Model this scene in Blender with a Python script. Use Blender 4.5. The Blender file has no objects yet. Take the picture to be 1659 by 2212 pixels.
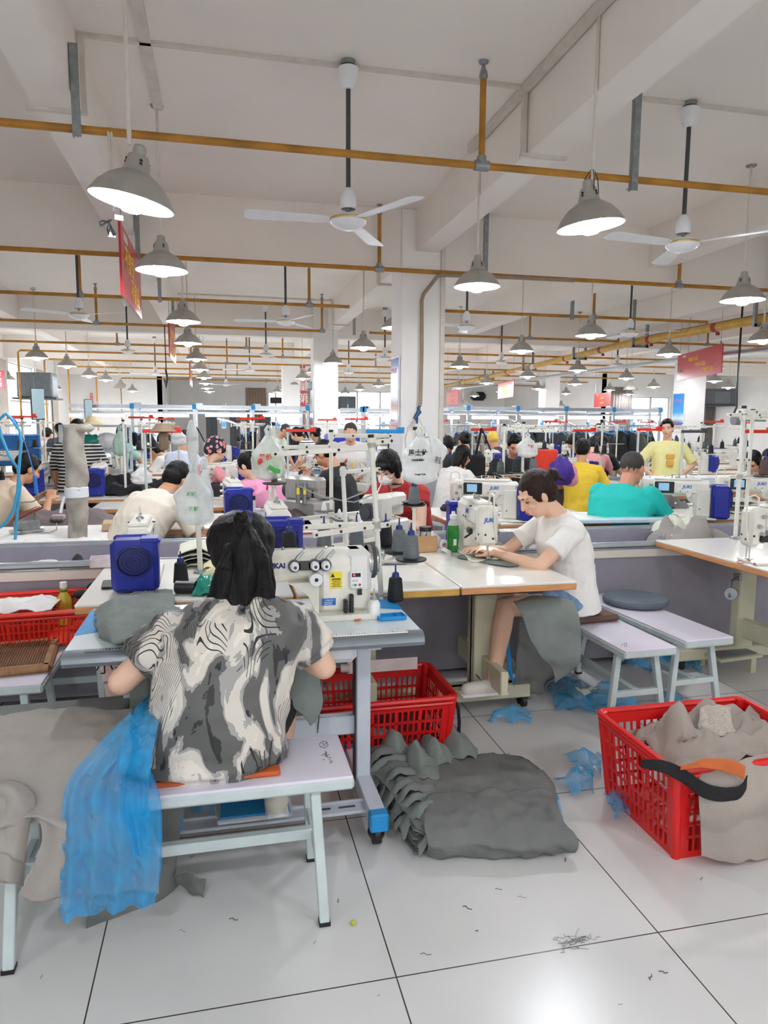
import bpy, math, random
from mathutils import Vector, Matrix, noise
random.seed(7)
V = Vector; PI = math.pi; D = math.radians
SC = bpy.context.scene; COL = SC.collection

# ---------------- camera ----------------
F, CX, CY, CH = 1533.0, 829.5, 1106.0, 1.495
CAMR = Matrix(((0.975069, 0.021754, -0.220834), (-0.221825, 0.121799, -0.967449), (0.005852, 0.992316, 0.123588)))
cam = bpy.data.objects.new('camera', bpy.data.cameras.new('camera'))
COL.objects.link(cam); SC.camera = cam
cam.data.sensor_fit = 'VERTICAL'; cam.data.sensor_height = 24.0; cam.data.lens = 24.0*F/2212.0
cam.data.clip_start = 0.05; cam.data.clip_end = 200
cam.matrix_world = Matrix.Translation((0, 0, CH)) @ CAMR.to_4x4()

def _ray(px, py): return CAMR @ V((px-CX, -(py-CY), -F))
def onY(px, py, y):
    d = _ray(px, py); return V((0, 0, CH)) + d*(y/d.y)
def onZ(px, py, z=0.0):
    d = _ray(px, py); return V((0, 0, CH)) + d*((z-CH)/d.z)

# ---------------- world, exposure ----------------
w = bpy.data.worlds.new('sky'); SC.world = w; w.use_nodes = True
w.node_tree.nodes['Background'].inputs[0].default_value = (0.94, 0.97, 1.0, 1)
w.node_tree.nodes['Background'].inputs[1].default_value = 4.0
SC.view_settings.view_transform = 'Standard'; SC.view_settings.look = 'None'
SC.view_settings.exposure = 0.50; SC.view_settings.gamma = 1.0
SC.view_settings.use_curve_mapping = False
BULB = 185.0        # radiance of the lamp bulbs
TUBE = 16.0         # radiance of the tube lights
SC.cycles.use_adaptive_sampling = True; SC.cycles.adaptive_threshold = 0.05; SC.cycles.max_bounces = 8; SC.cycles.diffuse_bounces = 6; SC.cycles.glossy_bounces = 3
SC.cycles.transparent_max_bounces = 12; SC.cycles.caustics_reflective = False; SC.cycles.caustics_refractive = False
SC.cycles.sample_clamp_indirect = 6.0

# ---------------- materials ----------------
def lin(c):
    return tuple(((x/255.0)/12.92 if x/255.0 <= 0.04045 else ((x/255.0+0.055)/1.055)**2.4) for x in c)
MC = {}
def M(name, rgb=(200, 200, 200), rough=0.55, metal=0.0, var=0.07, scale=9.0, emit=0.0, alpha=1.0, bump=0.0, bscale=60.0, spec=0.5, trans=0.0, sheen=0.0, stretch=None):
    if name in MC: return MC[name]
    m = bpy.data.materials.new(name); m.use_nodes = True; MC[name] = m
    nt = m.node_tree; b = nt.nodes['Principled BSDF']; L = nt.links
    c = lin(rgb)
    b.inputs['Base Color'].default_value = (*c, 1); b.inputs['Roughness'].default_value = rough
    b.inputs['Metallic'].default_value = metal; b.inputs['Specular IOR Level'].default_value = spec
    if sheen: b.inputs['Sheen Weight'].default_value = sheen
    tc = nt.nodes.new('ShaderNodeTexCoord')
    src = tc.outputs['Object']
    if stretch:
        mp = nt.nodes.new('ShaderNodeMapping'); mp.inputs['Scale'].default_value = stretch
        L.new(src, mp.inputs['Vector']); src = mp.outputs['Vector']
    if var:
        n = nt.nodes.new('ShaderNodeTexNoise'); n.inputs['Scale'].default_value = scale; n.inputs['Detail'].default_value = 4
        L.new(src, n.inputs['Vector'])
        r = nt.nodes.new('ShaderNodeValToRGB'); e = r.color_ramp.elements
        e[0].position = 0.3; e[1].position = 0.7
        e[0].color = (*[max(0, x*(1-var*2)) for x in c], 1); e[1].color = (*[min(1, x*(1+var)) for x in c], 1)
        L.new(n.outputs['Fac'], r.inputs['Fac']); L.new(r.outputs['Color'], b.inputs['Base Color'])
    if bump:
        n2 = nt.nodes.new('ShaderNodeTexNoise'); n2.inputs['Scale'].default_value = bscale; n2.inputs['Detail'].default_value = 3
        L.new(src, n2.inputs['Vector'])
        bp = nt.nodes.new('ShaderNodeBump'); bp.inputs['Strength'].default_value = bump; bp.inputs['Distance'].default_value = 0.01
        L.new(n2.outputs['Fac'], bp.inputs['Height']); L.new(bp.outputs['Normal'], b.inputs['Normal'])
    if emit:
        b.inputs['Emission Color'].default_value = (*c, 1); b.inputs['Emission Strength'].default_value = emit
    if trans: b.inputs['Transmission Weight'].default_value = trans
    if alpha < 1:
        b.inputs['Alpha'].default_value = alpha
    return m

def ramp(nt, fac, stops, interp='CONSTANT'):
    r = nt.nodes.new('ShaderNodeValToRGB'); cr = r.color_ramp; cr.interpolation = interp
    while len(cr.elements) < len(stops): cr.elements.new(0.5)
    for el, (p, c) in zip(cr.elements, stops):
        el.position = p; el.color = (*c, 1) if len(c) == 3 else c
    nt.links.new(fac, r.inputs['Fac']); return r.outputs['Color']
def math_(nt, op, a, b=None):
    n = nt.nodes.new('ShaderNodeMath'); n.operation = op
    for i, x in enumerate((a, b)):
        if x is None: continue
        if hasattr(x, 'links'): nt.links.new(x, n.inputs[i])
        else: n.inputs[i].default_value = x
    return n.outputs[0]

def floor_mat():
    m = bpy.data.materials.new('tile_floor'); m.use_nodes = True; nt = m.node_tree; L = nt.links
    b = nt.nodes['Principled BSDF']
    g = nt.nodes.new('ShaderNodeNewGeometry'); s = nt.nodes.new('ShaderNodeSeparateXYZ'); L.new(g.outputs['Position'], s.inputs[0])
    def line(sock, off):
        a = math_(nt, 'ADD', sock, -off + 80.0); a = math_(nt, 'DIVIDE', a, 0.8); a = math_(nt, 'FRACT', a)
        a = math_(nt, 'SUBTRACT', a, 0.5); a = math_(nt, 'ABSOLUTE', a); return math_(nt, 'GREATER_THAN', a, 0.5-0.0026)
    ln = math_(nt, 'MAXIMUM', line(s.outputs[0], 0.432), line(s.outputs[1], 1.707))
    n = nt.nodes.new('ShaderNodeTexNoise'); n.inputs['Scale'].default_value = 1.6; n.inputs['Detail'].default_value = 6
    L.new(g.outputs['Position'], n.inputs['Vector'])
    base = ramp(nt, n.outputs['Fac'], [(0.3, lin((208, 208, 207))), (0.7, lin((222, 222, 221)))], 'LINEAR')
    n3 = nt.nodes.new('ShaderNodeTexNoise'); n3.inputs['Scale'].default_value = 55; n3.inputs['Detail'].default_value = 2
    L.new(g.outputs['Position'], n3.inputs['Vector'])
    sp = ramp(nt, n3.outputs['Fac'], [(0.0, (1, 1, 1)), (0.80, (1, 1, 1)), (0.83, (0.45, 0.45, 0.44))], 'LINEAR')
    mx0 = nt.nodes.new('ShaderNodeMix'); mx0.data_type = 'RGBA'; mx0.blend_type = 'MULTIPLY'; mx0.inputs['Factor'].default_value = 0.6
    L.new(base, mx0.inputs['A']); L.new(sp, mx0.inputs['B'])
    mx = nt.nodes.new('ShaderNodeMix'); mx.data_type = 'RGBA'
    L.new(ln, mx.inputs['Factor']); L.new(mx0.outputs['Result'], mx.inputs['A']); mx.inputs['B'].default_value = (*lin((70, 62, 56)), 1)
    L.new(mx.outputs['Result'], b.inputs['Base Color'])
    rr = ramp(nt, n.outputs['Fac'], [(0.3, (0.20,)*3), (0.7, (0.27,)*3)], 'LINEAR'); L.new(rr, b.inputs['Roughness'])
    b.inputs['Specular IOR Level'].default_value = 0.45
    MC['tile_floor'] = m; return m

# ---------------- mesh builder ----------------
class MB:
    def __init__(s): s.v = []; s.f = []; s.mi = []; s.M = None
    def add(s, vs, fs, mi=0):
        o = len(s.v)
        if s.M is not None: vs = [s.M @ V(p) for p in vs]
        s.v += [tuple(p) for p in vs]; s.f += [tuple(i+o for i in f) for f in fs]; s.mi += [mi]*len(fs); return s
    def box(s, c, size, rz=0.0, bev=0.0, mi=0, R=None):
        hx, hy, hz = size[0]/2, size[1]/2, size[2]/2
        b = min(bev, hx*0.95, hy*0.95, hz*0.95)
        R = R or Matrix.Rotation(rz, 3, 'Z'); c = V(c)
        if b <= 0:
            vs = [c + R @ V((x*hx, y*hy, z*hz)) for x in (-1, 1) for y in (-1, 1) for z in (-1, 1)]
            return s.add(vs, [(0, 1, 3, 2), (4, 6, 7, 5), (0, 4, 5, 1), (2, 3, 7, 6), (0, 2, 6, 4), (1, 5, 7, 3)], mi)
        idx = {}; vs = []
        for x in (-1, 1):
            for y in (-1, 1):
                for z in (-1, 1):
                    for a in range(3):
                        p = [x*(hx-b), y*(hy-b), z*(hz-b)]; p[a] = (x*hx, y*hy, z*hz)[a]
                        idx[(x, y, z, a)] = len(vs); vs.append(c + R @ V(p))
        fs = []
        for a in range(3):
            o1, o2 = [i for i in range(3) if i != a]
            for sg in (-1, 1):
                q = []
                for (u, w_) in ((-1, -1), (1, -1), (1, 1), (-1, 1)):
                    k = [0, 0, 0]; k[a] = sg; k[o1] = u; k[o2] = w_; q.append(idx[(*k, a)])
                fs.append(tuple(q))
            for u in (-1, 1):
                for w_ in (-1, 1):
                    k1 = [0, 0, 0]; k1[a] = -1; k1[o1] = u; k1[o2] = w_; k2 = list(k1); k2[a] = 1
                    fs.append((idx[(*k1, o1)], idx[(*k2, o1)], idx[(*k2, o2)], idx[(*k1, o2)]))
        for x in (-1, 1):
            for y in (-1, 1):
                for z in (-1, 1): fs.append(tuple(idx[(x, y, z, a)] for a in range(3)))
        return s.add(vs, fs, mi)
    def _fr(s, d):
        d = d.normalized(); u = V((0, 0, 1)).cross(d)
        if u.length < 1e-3: u = V((1, 0, 0))
        u.normalize(); return u, d.cross(u)
    def cyl(s, p0, p1, r0, r1=None, n=12, mi=0, caps=True):
        p0, p1 = V(p0), V(p1); r1 = r0 if r1 is None else r1; u, w_ = s._fr(p1-p0)
        vs = [p + (u*math.cos(2*PI*i/n)+w_*math.sin(2*PI*i/n))*r for p, r in ((p0, r0), (p1, r1)) for i in range(n)]
        fs = [(i, (i+1) % n, n+(i+1) % n, n+i) for i in range(n)]
        if caps: fs += [tuple(range(n-1, -1, -1)), tuple(range(n, 2*n))]
        return s.add(vs, fs, mi)
    def tube(s, pts, r, n=8, mi=0, closed=False):
        pts = [V(p) for p in pts]; k = len(pts); rs = r if isinstance(r, (list, tuple)) else [r]*k
        vs = []; pu = None
        for i, p in enumerate(pts):
            a = pts[max(0, i-1)]; b = pts[min(k-1, i+1)]
            if closed: a = pts[i-1]; b = pts[(i+1) % k]
            t = (b-a).normalized()
            if pu is None: u, _ = s._fr(t)
            else:
                u = pu - t*pu.dot(t)
                u = u.normalized() if u.length > 1e-4 else s._fr(t)[0]
            pu = u; w_ = t.cross(u)
            vs += [p + (u*math.cos(2*PI*j/n)+w_*math.sin(2*PI*j/n))*rs[i] for j in range(n)]
        fs = []
        for i in range(k if closed else k-1):
            for j in range(n):
                q = (i+1) % k; fs.append((i*n+j, i*n+(j+1) % n, q*n+(j+1) % n, q*n+j))
        if not closed: fs += [tuple(range(n-1, -1, -1)), tuple(range((k-1)*n, k*n))]
        return s.add(vs, fs, mi)
    def lathe(s, prof, o=(0, 0, 0), R=None, n=20, mi=0, mis=None):
        o = V(o); R = R or Matrix.Identity(3); k = len(prof)
        vs = [o + R @ V((r*math.cos(2*PI*j/n), r*math.sin(2*PI*j/n), z)) for r, z in prof for j in range(n)]
        fs = [(i*n+j, i*n+(j+1) % n, (i+1)*n+(j+1) % n, (i+1)*n+j) for i in range(k-1) for j in range(n)]
        o_ = len(s.mi); s.add(vs, fs, mi)
        if mis:
            for i in range(k-1):
                for j in range(n): s.mi[o_+i*n+j] = mis[i]
        return s
    def sph(s, c, r, R=None, n=14, mi=0):
        if not isinstance(r, (tuple, list)): r = (r, r, r)
        c = V(c); R = R or Matrix.Identity(3); m = n//2+1
        vs = [c + R @ V((0, 0, -r[2]))]
        for i in range(1, m):
            a = -PI/2 + PI*i/m
            vs += [c + R @ V((r[0]*math.cos(a)*math.cos(2*PI*j/n), r[1]*math.cos(a)*math.sin(2*PI*j/n), r[2]*math.sin(a))) for j in range(n)]
        vs.append(c + R @ V((0, 0, r[2]))); L = len(vs)-1
        fs = [(0, 1+(j+1) % n, 1+j) for j in range(n)]
        fs += [(1+(i-1)*n+j, 1+(i-1)*n+(j+1) % n, 1+i*n+(j+1) % n, 1+i*n+j) for i in range(1, m-1) for j in range(n)]
        fs += [(L, 1+(m-2)*n+j, 1+(m-2)*n+(j+1) % n) for j in range(n)]
        return s.add(vs, fs, mi)
    def cap(s, p0, p1, r0, r1=None, n=12, mi=0):
        p0, p1 = V(p0), V(p1); r1 = r0 if r1 is None else r1; t = (p1-p0)
        if t.length < 1e-5: return s.sph(p0, r0, n=n, mi=mi)
        t.normalize(); pts = []; rs = []
        for a in (-80, -50, -25, 0): pts.append(p0+t*r0*math.sin(D(a))); rs.append(r0*math.cos(D(a)))
        for a in (0, 25, 50, 80): pts.append(p1+t*r1*math.sin(D(a))); rs.append(r1*math.cos(D(a)))
        return s.tube(pts, rs, n, mi)
    def loft(s, rings, mi=0, n=24):
        # rings: (centre, right vector, forward vector) with half sizes in the vectors
        vs = []; k = len(rings)
        for c, u, w_ in rings:
            for j in range(n):
                a = 2*PI*j/n; ca, sa = math.cos(a), math.sin(a)
                e = 0.85; x = math.copysign(abs(ca)**e, ca); y = math.copysign(abs(sa)**e, sa)
                vs.append(V(c)+V(u)*x+V(w_)*y)
        fs = [(i*n+j, i*n+(j+1) % n, (i+1)*n+(j+1) % n, (i+1)*n+j) for i in range(k-1) for j in range(n)]
        fs += [tuple(range(n-1, -1, -1)), tuple(range((k-1)*n, k*n))]
        return s.add(vs, fs, mi)
    def grid(s, fn, nu, nv, mi=0, closed_u=False):
        vs = [V(fn(i/(nu), j/(nv))) for j in range(nv+1) for i in range(nu+1)]
        fs = [(j*(nu+1)+i, j*(nu+1)+i+1, (j+1)*(nu+1)+i+1, (j+1)*(nu+1)+i) for j in range(nv) for i in range(nu)]
        return s.add(vs, fs, mi)
    def prism(s, pts, z0, z1, T=None, mi=0):
        n = len(pts); T = T or Matrix.Identity(4)
        vs = [T @ V((x, y, z)) for z in (z0, z1) for x, y in pts]
        fs = [tuple(range(n-1, -1, -1)), tuple(range(n, 2*n))] + [(i, (i+1) % n, n+(i+1) % n, n+i) for i in range(n)]
        return s.add(vs, fs, mi)
    def mesh(s, name, mats, ang=38):
        me = bpy.data.meshes.new(name); me.from_pydata(s.v, [], s.f)
        if not isinstance(mats, (list, tuple)): mats = [mats]
        for m in mats: me.materials.append(m)
        me.polygons.foreach_set('material_index', s.mi)
        me.polygons.foreach_set('use_smooth', [True]*len(s.f)); me.update()
        if ang < 179: me.set_sharp_from_angle(angle=D(ang))
        return me
    def build(s, name, mats, parent=None, ang=38, thick=0.0, **kw):
        o = bpy.data.objects.new(name, s.mesh(name, mats, ang)); COL.objects.link(o); o.parent = parent
        if thick:
            md = o.modifiers.new('t', 'SOLIDIFY'); md.thickness = thick; md.offset = 0
        for k, x in kw.items(): o[k] = x
        return o

def tag(o, label=None, cat=None, group=None, kind=None):
    if label: o['label'] = label
    if cat: o['category'] = cat
    if group: o['group'] = group
    if kind: o['kind'] = kind
    return o
def thing(name, label, cat, loc=(0, 0, 0), rz=0.0, group=None):
    o = bpy.data.objects.new(name, None); COL.objects.link(o); o.location = loc; o.rotation_euler = (0, 0, rz); o.empty_display_size = 0.05
    return tag(o, label, cat, group)
def struct(mb, name, mats, ang=38): return tag(mb.build(name, mats, None, ang), kind='structure')
def kids(o): return [c for c in KID.get(o.name, [])]
def dup(root, loc, rz=None, label=None, group=None, scale=None):
    def cp(o, par):
        c = o.copy(); COL.objects.link(c); c.parent = par
        for ch in list(o.children): cp(ch, c)
        return c
    r = cp(root, None); r.location = loc
    if rz is not None: r.rotation_euler = (0, 0, rz)
    if scale: r.scale = (scale,)*3
    if label: r['label'] = label
    if group: r['group'] = group
    return r
def text_mesh(s, size, depth=0.0008, align='CENTER', shear=0.0, bold=0.0):
    cu = bpy.data.curves.new('t', 'FONT'); cu.body = s; cu.size = size; cu.extrude = depth; cu.align_x = align; cu.align_y = 'CENTER'; cu.shear = shear; cu.offset = bold
    o = bpy.data.objects.new('t', cu); COL.objects.link(o)
    dg = bpy.context.evaluated_depsgraph_get(); me = bpy.data.meshes.new_from_object(o.evaluated_get(dg))
    bpy.data.objects.remove(o); bpy.data.curves.remove(cu); return me
def text(s, size, T, mat, parent, name='lettering', **kw):
    me = text_mesh(s, size, **kw); me.materials.clear(); me.materials.append(mat)
    o = bpy.data.objects.new(name, me); COL.objects.link(o); o.parent = parent; o.matrix_local = T; return o
def facing(loc, right, up):
    r = V(right).normalized(); u = V(up); u = (u-r*u.dot(r)).normalized(); n = r.cross(u)
    return Matrix.Translation(loc) @ Matrix((r, u, n)).transposed().to_4x4()
def remesh(mb, name, mats, parent, voxel, smooth=4, fn=None, ang=180):
    me = mb.mesh(name, mats, 180); o = bpy.data.objects.new('tmp', me); COL.objects.link(o)
    md = o.modifiers.new('r', 'REMESH'); md.mode = 'VOXEL'; md.voxel_size = voxel; md.use_smooth_shade = True
    if smooth:
        sm = o.modifiers.new('s', 'SMOOTH'); sm.factor = 0.5; sm.iterations = smooth
    dg = bpy.context.evaluated_depsgraph_get(); m2 = bpy.data.meshes.new_from_object(o.evaluated_get(dg))
    bpy.data.objects.remove(o); bpy.data.meshes.remove(me); m2.name = name
    if fn:
        nv = [v.normal.copy() for v in m2.vertices]
        for v, n_ in zip(m2.vertices, nv): v.co += fn(v.co, n_)
        m2.update()
    if not m2.materials:
        for m in (mats if isinstance(mats, (list, tuple)) else [mats]): m2.materials.append(m)
    r = bpy.data.objects.new(name, m2); COL.objects.link(r); r.parent = parent; return r
ORD = ['nearest', 'second', 'third', 'fourth', 'fifth', 'sixth', 'seventh', 'eighth', 'ninth', 'tenth', 'eleventh', 'twelfth', 'thirteenth', 'fourteenth']

# ---------------- shared materials ----------------
WALLM = M('white_plaster', (240, 238, 235), 0.85, var=0.03, scale=1.2)
CEILM = M('ceiling_paint', (240, 234, 227), 0.9, var=0.025, scale=0.8)
GREYM = M('grey_dado', (176, 182, 188), 0.6, var=0.04)
STEEL = M('galvanised', (150, 156, 158), 0.4, 0.7, var=0.12, scale=20)
OCHRE = M('ochre_pipe', (176, 122, 34), 0.5, var=0.16, scale=6, bump=0.1)
TRUNK = M('cream_trunking', (214, 208, 198), 0.6, var=0.05)
CREAM = M('cream_machine', (226, 224, 214), 0.32, var=0.04, scale=14)
CREAMLEG = M('cream_leg', (206, 204, 178), 0.4, var=0.05, scale=6)
BLUEM = M('blue_motor', (22, 36, 142), 0.38, var=0.1)
BLACK = M('black_plastic', (26, 26, 28), 0.45, var=0.1)
DKGREY = M('dark_grey', (70, 72, 76), 0.6, var=0.1)
WHITEP = M('white_plastic', (232, 234, 238), 0.35, var=0.02)
LILAC = M('white_laminate', (226, 222, 236), 0.22, var=0.02, scale=4)
PALEM = M('pale_green_metal', (196, 208, 208), 0.35, var=0.05, scale=10)
LAMIN = M('table_laminate', (236, 234, 226), 0.2, var=0.02, scale=3)
WOODE = M('orange_wood_edge', (206, 146, 94), 0.5, var=0.12, stretch=(1, 1, 12))
YELE = M('yellow_edge', (206, 160, 74), 0.5, var=0.12)
CHROME = M('chrome', (190, 190, 188), 0.2, 1.0, var=0.08)
RED = M('red_plastic', (206, 20, 22), 0.35, var=0.06)
BLUEC = M('blue_film', (24, 140, 205), 0.4, var=0.05)
GREYF = M('grey_fabric', (112, 114, 112), 0.85, var=0.08, scale=7, bump=0.25, bscale=300)
GREYF2 = M('grey_green_fabric', (122, 130, 126), 0.85, var=0.08, scale=7, bump=0.25, bscale=300)
BEIGEF = M('beige_grey_fabric', (160, 154, 148), 0.85, var=0.07, scale=5, bump=0.3, bscale=260)
BLACKF = M('black_fabric', (24, 24, 27), 0.9, var=0.15, scale=6, bump=0.3)
THREADG = M('grey_thread', (104, 112, 114), 0.8, var=0.12, scale=30, stretch=(1, 1, 14))
THREADB = M('black_thread', (22, 24, 28), 0.75, var=0.2, scale=30, stretch=(1, 1, 14))
ALU = M('aluminium', (190, 196, 202), 0.32, 0.75, var=0.05)
REDSIGN = M('red_sign', (182, 30, 44), 0.3, var=0.03)
YEL = M('yellow_lettering', (240, 196, 60), 0.5, var=0)
WLET = M('white_lettering', (240, 236, 230), 0.5, var=0)
NAVY = M('navy_lettering', (24, 44, 110), 0.4, var=0)
BLUEL = M('blue_lettering', (30, 96, 190), 0.4, var=0)
SHADEM = M('lamp_shade_grey', (170, 167, 160), 0.42, 0.35, var=0.06)
SHADEI = M('lamp_reflector', (190, 198, 214), 0.3, 0.6, var=0)
BULBM = M('bulb_glow', (246, 250, 255), 0.5, var=0, emit=BULB)
TUBEM = M('tube_glow', (240, 248, 255), 0.5, var=0, emit=TUBE)
def bag_mat(name, rgb, alpha):
    m = M(name, rgb, 0.25, var=0.03, bump=0.5, bscale=22); nt = m.node_tree
    b = nt.nodes['Principled BSDF']; out = nt.nodes['Material Output']; t = nt.nodes.new('ShaderNodeBsdfTransparent')
    mx = nt.nodes.new('ShaderNodeMixShader'); n = nt.nodes.new('ShaderNodeTexNoise'); n.inputs['Scale'].default_value = 14; n.inputs['Detail'].default_value = 5
    tc = nt.nodes.new('ShaderNodeTexCoord'); nt.links.new(tc.outputs['Object'], n.inputs['Vector'])
    c = ramp(nt, n.outputs['Fac'], [(0.3, (alpha-0.12,)*3), (0.7, (min(1, alpha+0.12),)*3)], 'LINEAR')
    nt.links.new(c, mx.inputs[0]); nt.links.new(t.outputs[0], mx.inputs[1]); nt.links.new(b.outputs[0], mx.inputs[2]); nt.links.new(mx.outputs[0], out.inputs['Surface'])
    return m
BAGM = bag_mat('clear_bag', (232, 236, 236), 0.62)
BAGW = bag_mat('white_bag', (238, 240, 240), 0.86)
NONWOV = bag_mat('blue_nonwoven', (4, 158, 222), 0.56); NONWOV.node_tree.nodes['Principled BSDF'].inputs['Roughness'].default_value = 0.85
GLASS = bag_mat('window_glass', (225, 238, 245), 0.15)

# ---------------- the room ----------------
HC = 3.9
XL, XR, YB, YF = -5.9, 20.0, 36.0, -9.0
MB_ = MB
m = MB(); m.box(((XL+XR)/2, (YB+YF)/2, -0.05), (XR-XL+0.6, YB-YF+0.6, 0.1)); struct(m, 'floor', floor_mat())
m = MB(); m.box(((XL+XR)/2, (YB+YF)/2, HC+0.05), (XR-XL+0.6, YB-YF+0.6, 0.1)); struct(m, 'ceiling', CEILM)
def wall_open(name, axis, pos, a0, a1, opens, mat=WALLM, t=0.2, out=1, zt=HC):
    # a wall in the plane axis=pos from a0 to a1, with openings (b0, b1, z0, z1)
    m = MB(); cur = a0
    def seg(s0, s1, z0, z1):
        if s1-s0 < 1e-3 or z1-z0 < 1e-3: return
        c = ((pos+out*t/2), (s0+s1)/2, (z0+z1)/2) if axis == 'x' else ((s0+s1)/2, pos+out*t/2, (z0+z1)/2)
        sz = (t, s1-s0, z1-z0) if axis == 'x' else (s1-s0, t, z1-z0); m.box(c, sz)
    for b0, b1, z0, z1 in sorted(opens):
        seg(cur, b0, 0, zt); seg(b0, b1, 0, z0); seg(b0, b1, z1, zt); cur = b1
    seg(cur, a1, 0, zt); return struct(m, name, mat)
def window(n, axis, pos, b0, b1, z0, z1, nx=2, nz=2, out=1):
    m = MB(); g = MB()
    def B(mb, s0, s1, q0, q1, t):
        c = ((pos+out*0.1), (s0+s1)/2, (q0+q1)/2) if axis == 'x' else ((s0+s1)/2, pos+out*0.1, (q0+q1)/2)
        mb.box(c, (t, s1-s0, q1-q0) if axis == 'x' else (s1-s0, t, q1-q0))
    for i in range(nx+1):
        s = b0+(b1-b0)*i/nx; B(m, s-0.03, s+0.03, z0, z1, 0.08)
    for i in range(nz+1):
        q = z0+(z1-z0)*i/nz; B(m, b0, b1, q-0.03, q+0.03, 0.08)
    B(g, b0, b1, z0, z1, 0.01)
    o = tag(m.build('window_%d' % n, GREYM), kind='structure'); g.build('pane', GLASS, o)
    return o
LW = [(18.5, 21.0, 1.0, 3.2), (22.5, 25.4, 1.0, 3.2), (26.3, 27.4, 1.0, 3.2)]
wall_open('wall_left', 'x', XL, YF, 31.0, LW, out=-1)
for i, (a, b, c, d) in enumerate(LW): window(i+1, 'x', XL, a, b, c, d, 2, 2, -1)
wall_open('wall_back_left', 'y', 31.0, XL, -2.35, [])
m = MB(); m.box((-2.45, 33.5, HC/2), (0.2, 5.0, HC)); struct(m, 'wall_return', WALLM)
BW = [(2.3, 3.4, 1.2, 3.0), (5.6, 9.2, 1.2, 3.1)]
wall_open('wall_back', 'y', YB, -2.35, 15.0, BW)
for i, (a, b, c, d) in enumerate(BW): window(i+4, 'y', YB, a, b, c, d, 3, 2, 1)
m = MB(); m.box((14.9, 31.0, HC/2), (0.2, 10.0, HC)); struct(m, 'wall_step', WALLM)
RW = [(16.2, 17.9, 0.2, 2.62), (18.1, 19.4, 0.9, 2.62)]
wall_open('wall_back_right', 'y', 26.0, 14.8, XR, RW)
window(6, 'y', 26.0, *RW[0], 2, 2, 1); window(7, 'y', 26.0, *RW[1], 2, 2, 1)
wall_open('wall_right', 'x', XR, YF, 26.0, [(6.0, 9.0, 1.0, 2.8), (12.0, 15.0, 1.0, 2.8)], out=1)
window(8, 'x', XR, 6.0, 9.0, 1.0, 2.8, 2, 2, 1); window(9, 'x', XR, 12.0, 15.0, 1.0, 2.8, 2, 2, 1)
wall_open('wall_front', 'y', YF, XL, XR, [(-3, 0, 1.0, 2.8), (3, 6, 1.0, 2.8)], out=-1)
window(10, 'y', YF, -3, 0, 1.0, 2.8, 2, 2, -1); window(11, 'y', YF, 3, 6, 1.0, 2.8, 2, 2, -1)

# beams
for i, (x0, x1, a, b) in enumerate([(-4.0, -3.74, YF, 31), (-1.09, -0.83, YF, 36), (2.2, 2.46, YF, 36), (5.2, 5.46, YF, 36), (8.1, 8.36, YF, 36), (11.0, 11.3, YF, 36), (14.0, 14.3, YF, 26)]):
    m = MB(); m.box(((x0+x1)/2, (a+b)/2, (3.44+HC)/2), (x1-x0, b-a, HC-3.44)); struct(m, 'beam_along_%d' % (i+1), CEILM)
for i, y in enumerate((1.2, 8.15, 15.15, 22.1, 29.0)):
    m = MB(); m.box(((XL+XR)/2, y+0.14, (3.27+HC)/2), (XR-XL, 0.28, HC-3.27)); struct(m, 'beam_across_%d' % (i+1), CEILM)
# columns
COLS = [(2.04, 8.08), (1.91, 15.07), (1.85, 22.05), (10.8, 15.07), (10.5, 22.05), (-6.0, 15.07)]
for i, (x, y) in enumerate(COLS[:5]):
    m = MB(); m.box((x+0.26, y+0.26, HC/2), (0.52, 0.52, HC), bev=0.012); m.box((x+0.26, y+0.26, 0.42), (0.535, 0.535, 0.84), mi=1)
    struct(m, 'column_%d' % (i+1), [WALLM, GREYM])
m = MB()
for (a, b, z0, z1, y) in [(7.8, 14.9, 3.3, 3.9, 22.0)]: m.box(((a+b)/2, y+0.14, (z0+z1)/2), (b-a, 0.2, z1-z0))
# wall lettering on the back wall
def walltext(s, px, py, size, mat, label):
    p = onY(px, py, YB-0.02)
    me = text_mesh(s, size, 0.01, bold=0.012*size); me.materials.clear(); me.materials.append(mat)
    o = bpy.data.objects.new('wall_lettering', me); COL.objects.link(o); o.matrix_world = facing(p, (1, 0, 0), (0, 0, 1)); tag(o, label, 'lettering')
REDL = M('red_wall_lettering', (190, 40, 44), 0.5, var=0.02); BLKL = M('black_wall_lettering', (40, 40, 44), 0.5, var=0.02)
walltext('质量', 1275, 882, 0.85, REDL, 'big red characters painted on the far back wall')
walltext('成就品牌', 1322, 882, 0.55, BLKL, 'black characters on the back wall to the right of the big red ones')
walltext('铸就未来', 1356, 914, 0.5, BLKL, 'black characters on the back wall below the upper lettering line')
walltext('品质', 225, 905, 0.5, REDL, 'small red characters on the far wall left of the rack')

# wiring trunks on the ceiling
m = MB()
m.box((0.68, 5.06, HC-0.012), (2.98, 0.035, 0.024)); m.box((-0.80, 5.06, 3.67), (0.03, 0.04, 0.46)); m.box((-0.96, 5.06, 3.43), (0.36, 0.04, 0.024)); m.box((2.17, 5.06, 3.67), (0.03, 0.04, 0.46)); m.box((2.33, 5.06, 3.43), (0.36, 0.04, 0.024))
tag(m.build('cable_trunking', TRUNK), 'cream cable trunking across the ceiling between the two nearest beams', 'cable trunking')
m = MB(); m.box((2.165, 2.5, HC-0.03), (0.05, 7.4, 0.05)); tag(m.build('cable_trunking', TRUNK), 'cream cable trunking running away along the right beam edge', 'cable trunking')
m = MB(); m.box((-0.42, 2.6, HC-0.012), (0.07, 6.9, 0.024)); tag(m.build('cable_trunking', TRUNK), 'wide cream cable trunking on the ceiling beside the left lamp row', 'cable trunking')
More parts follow.
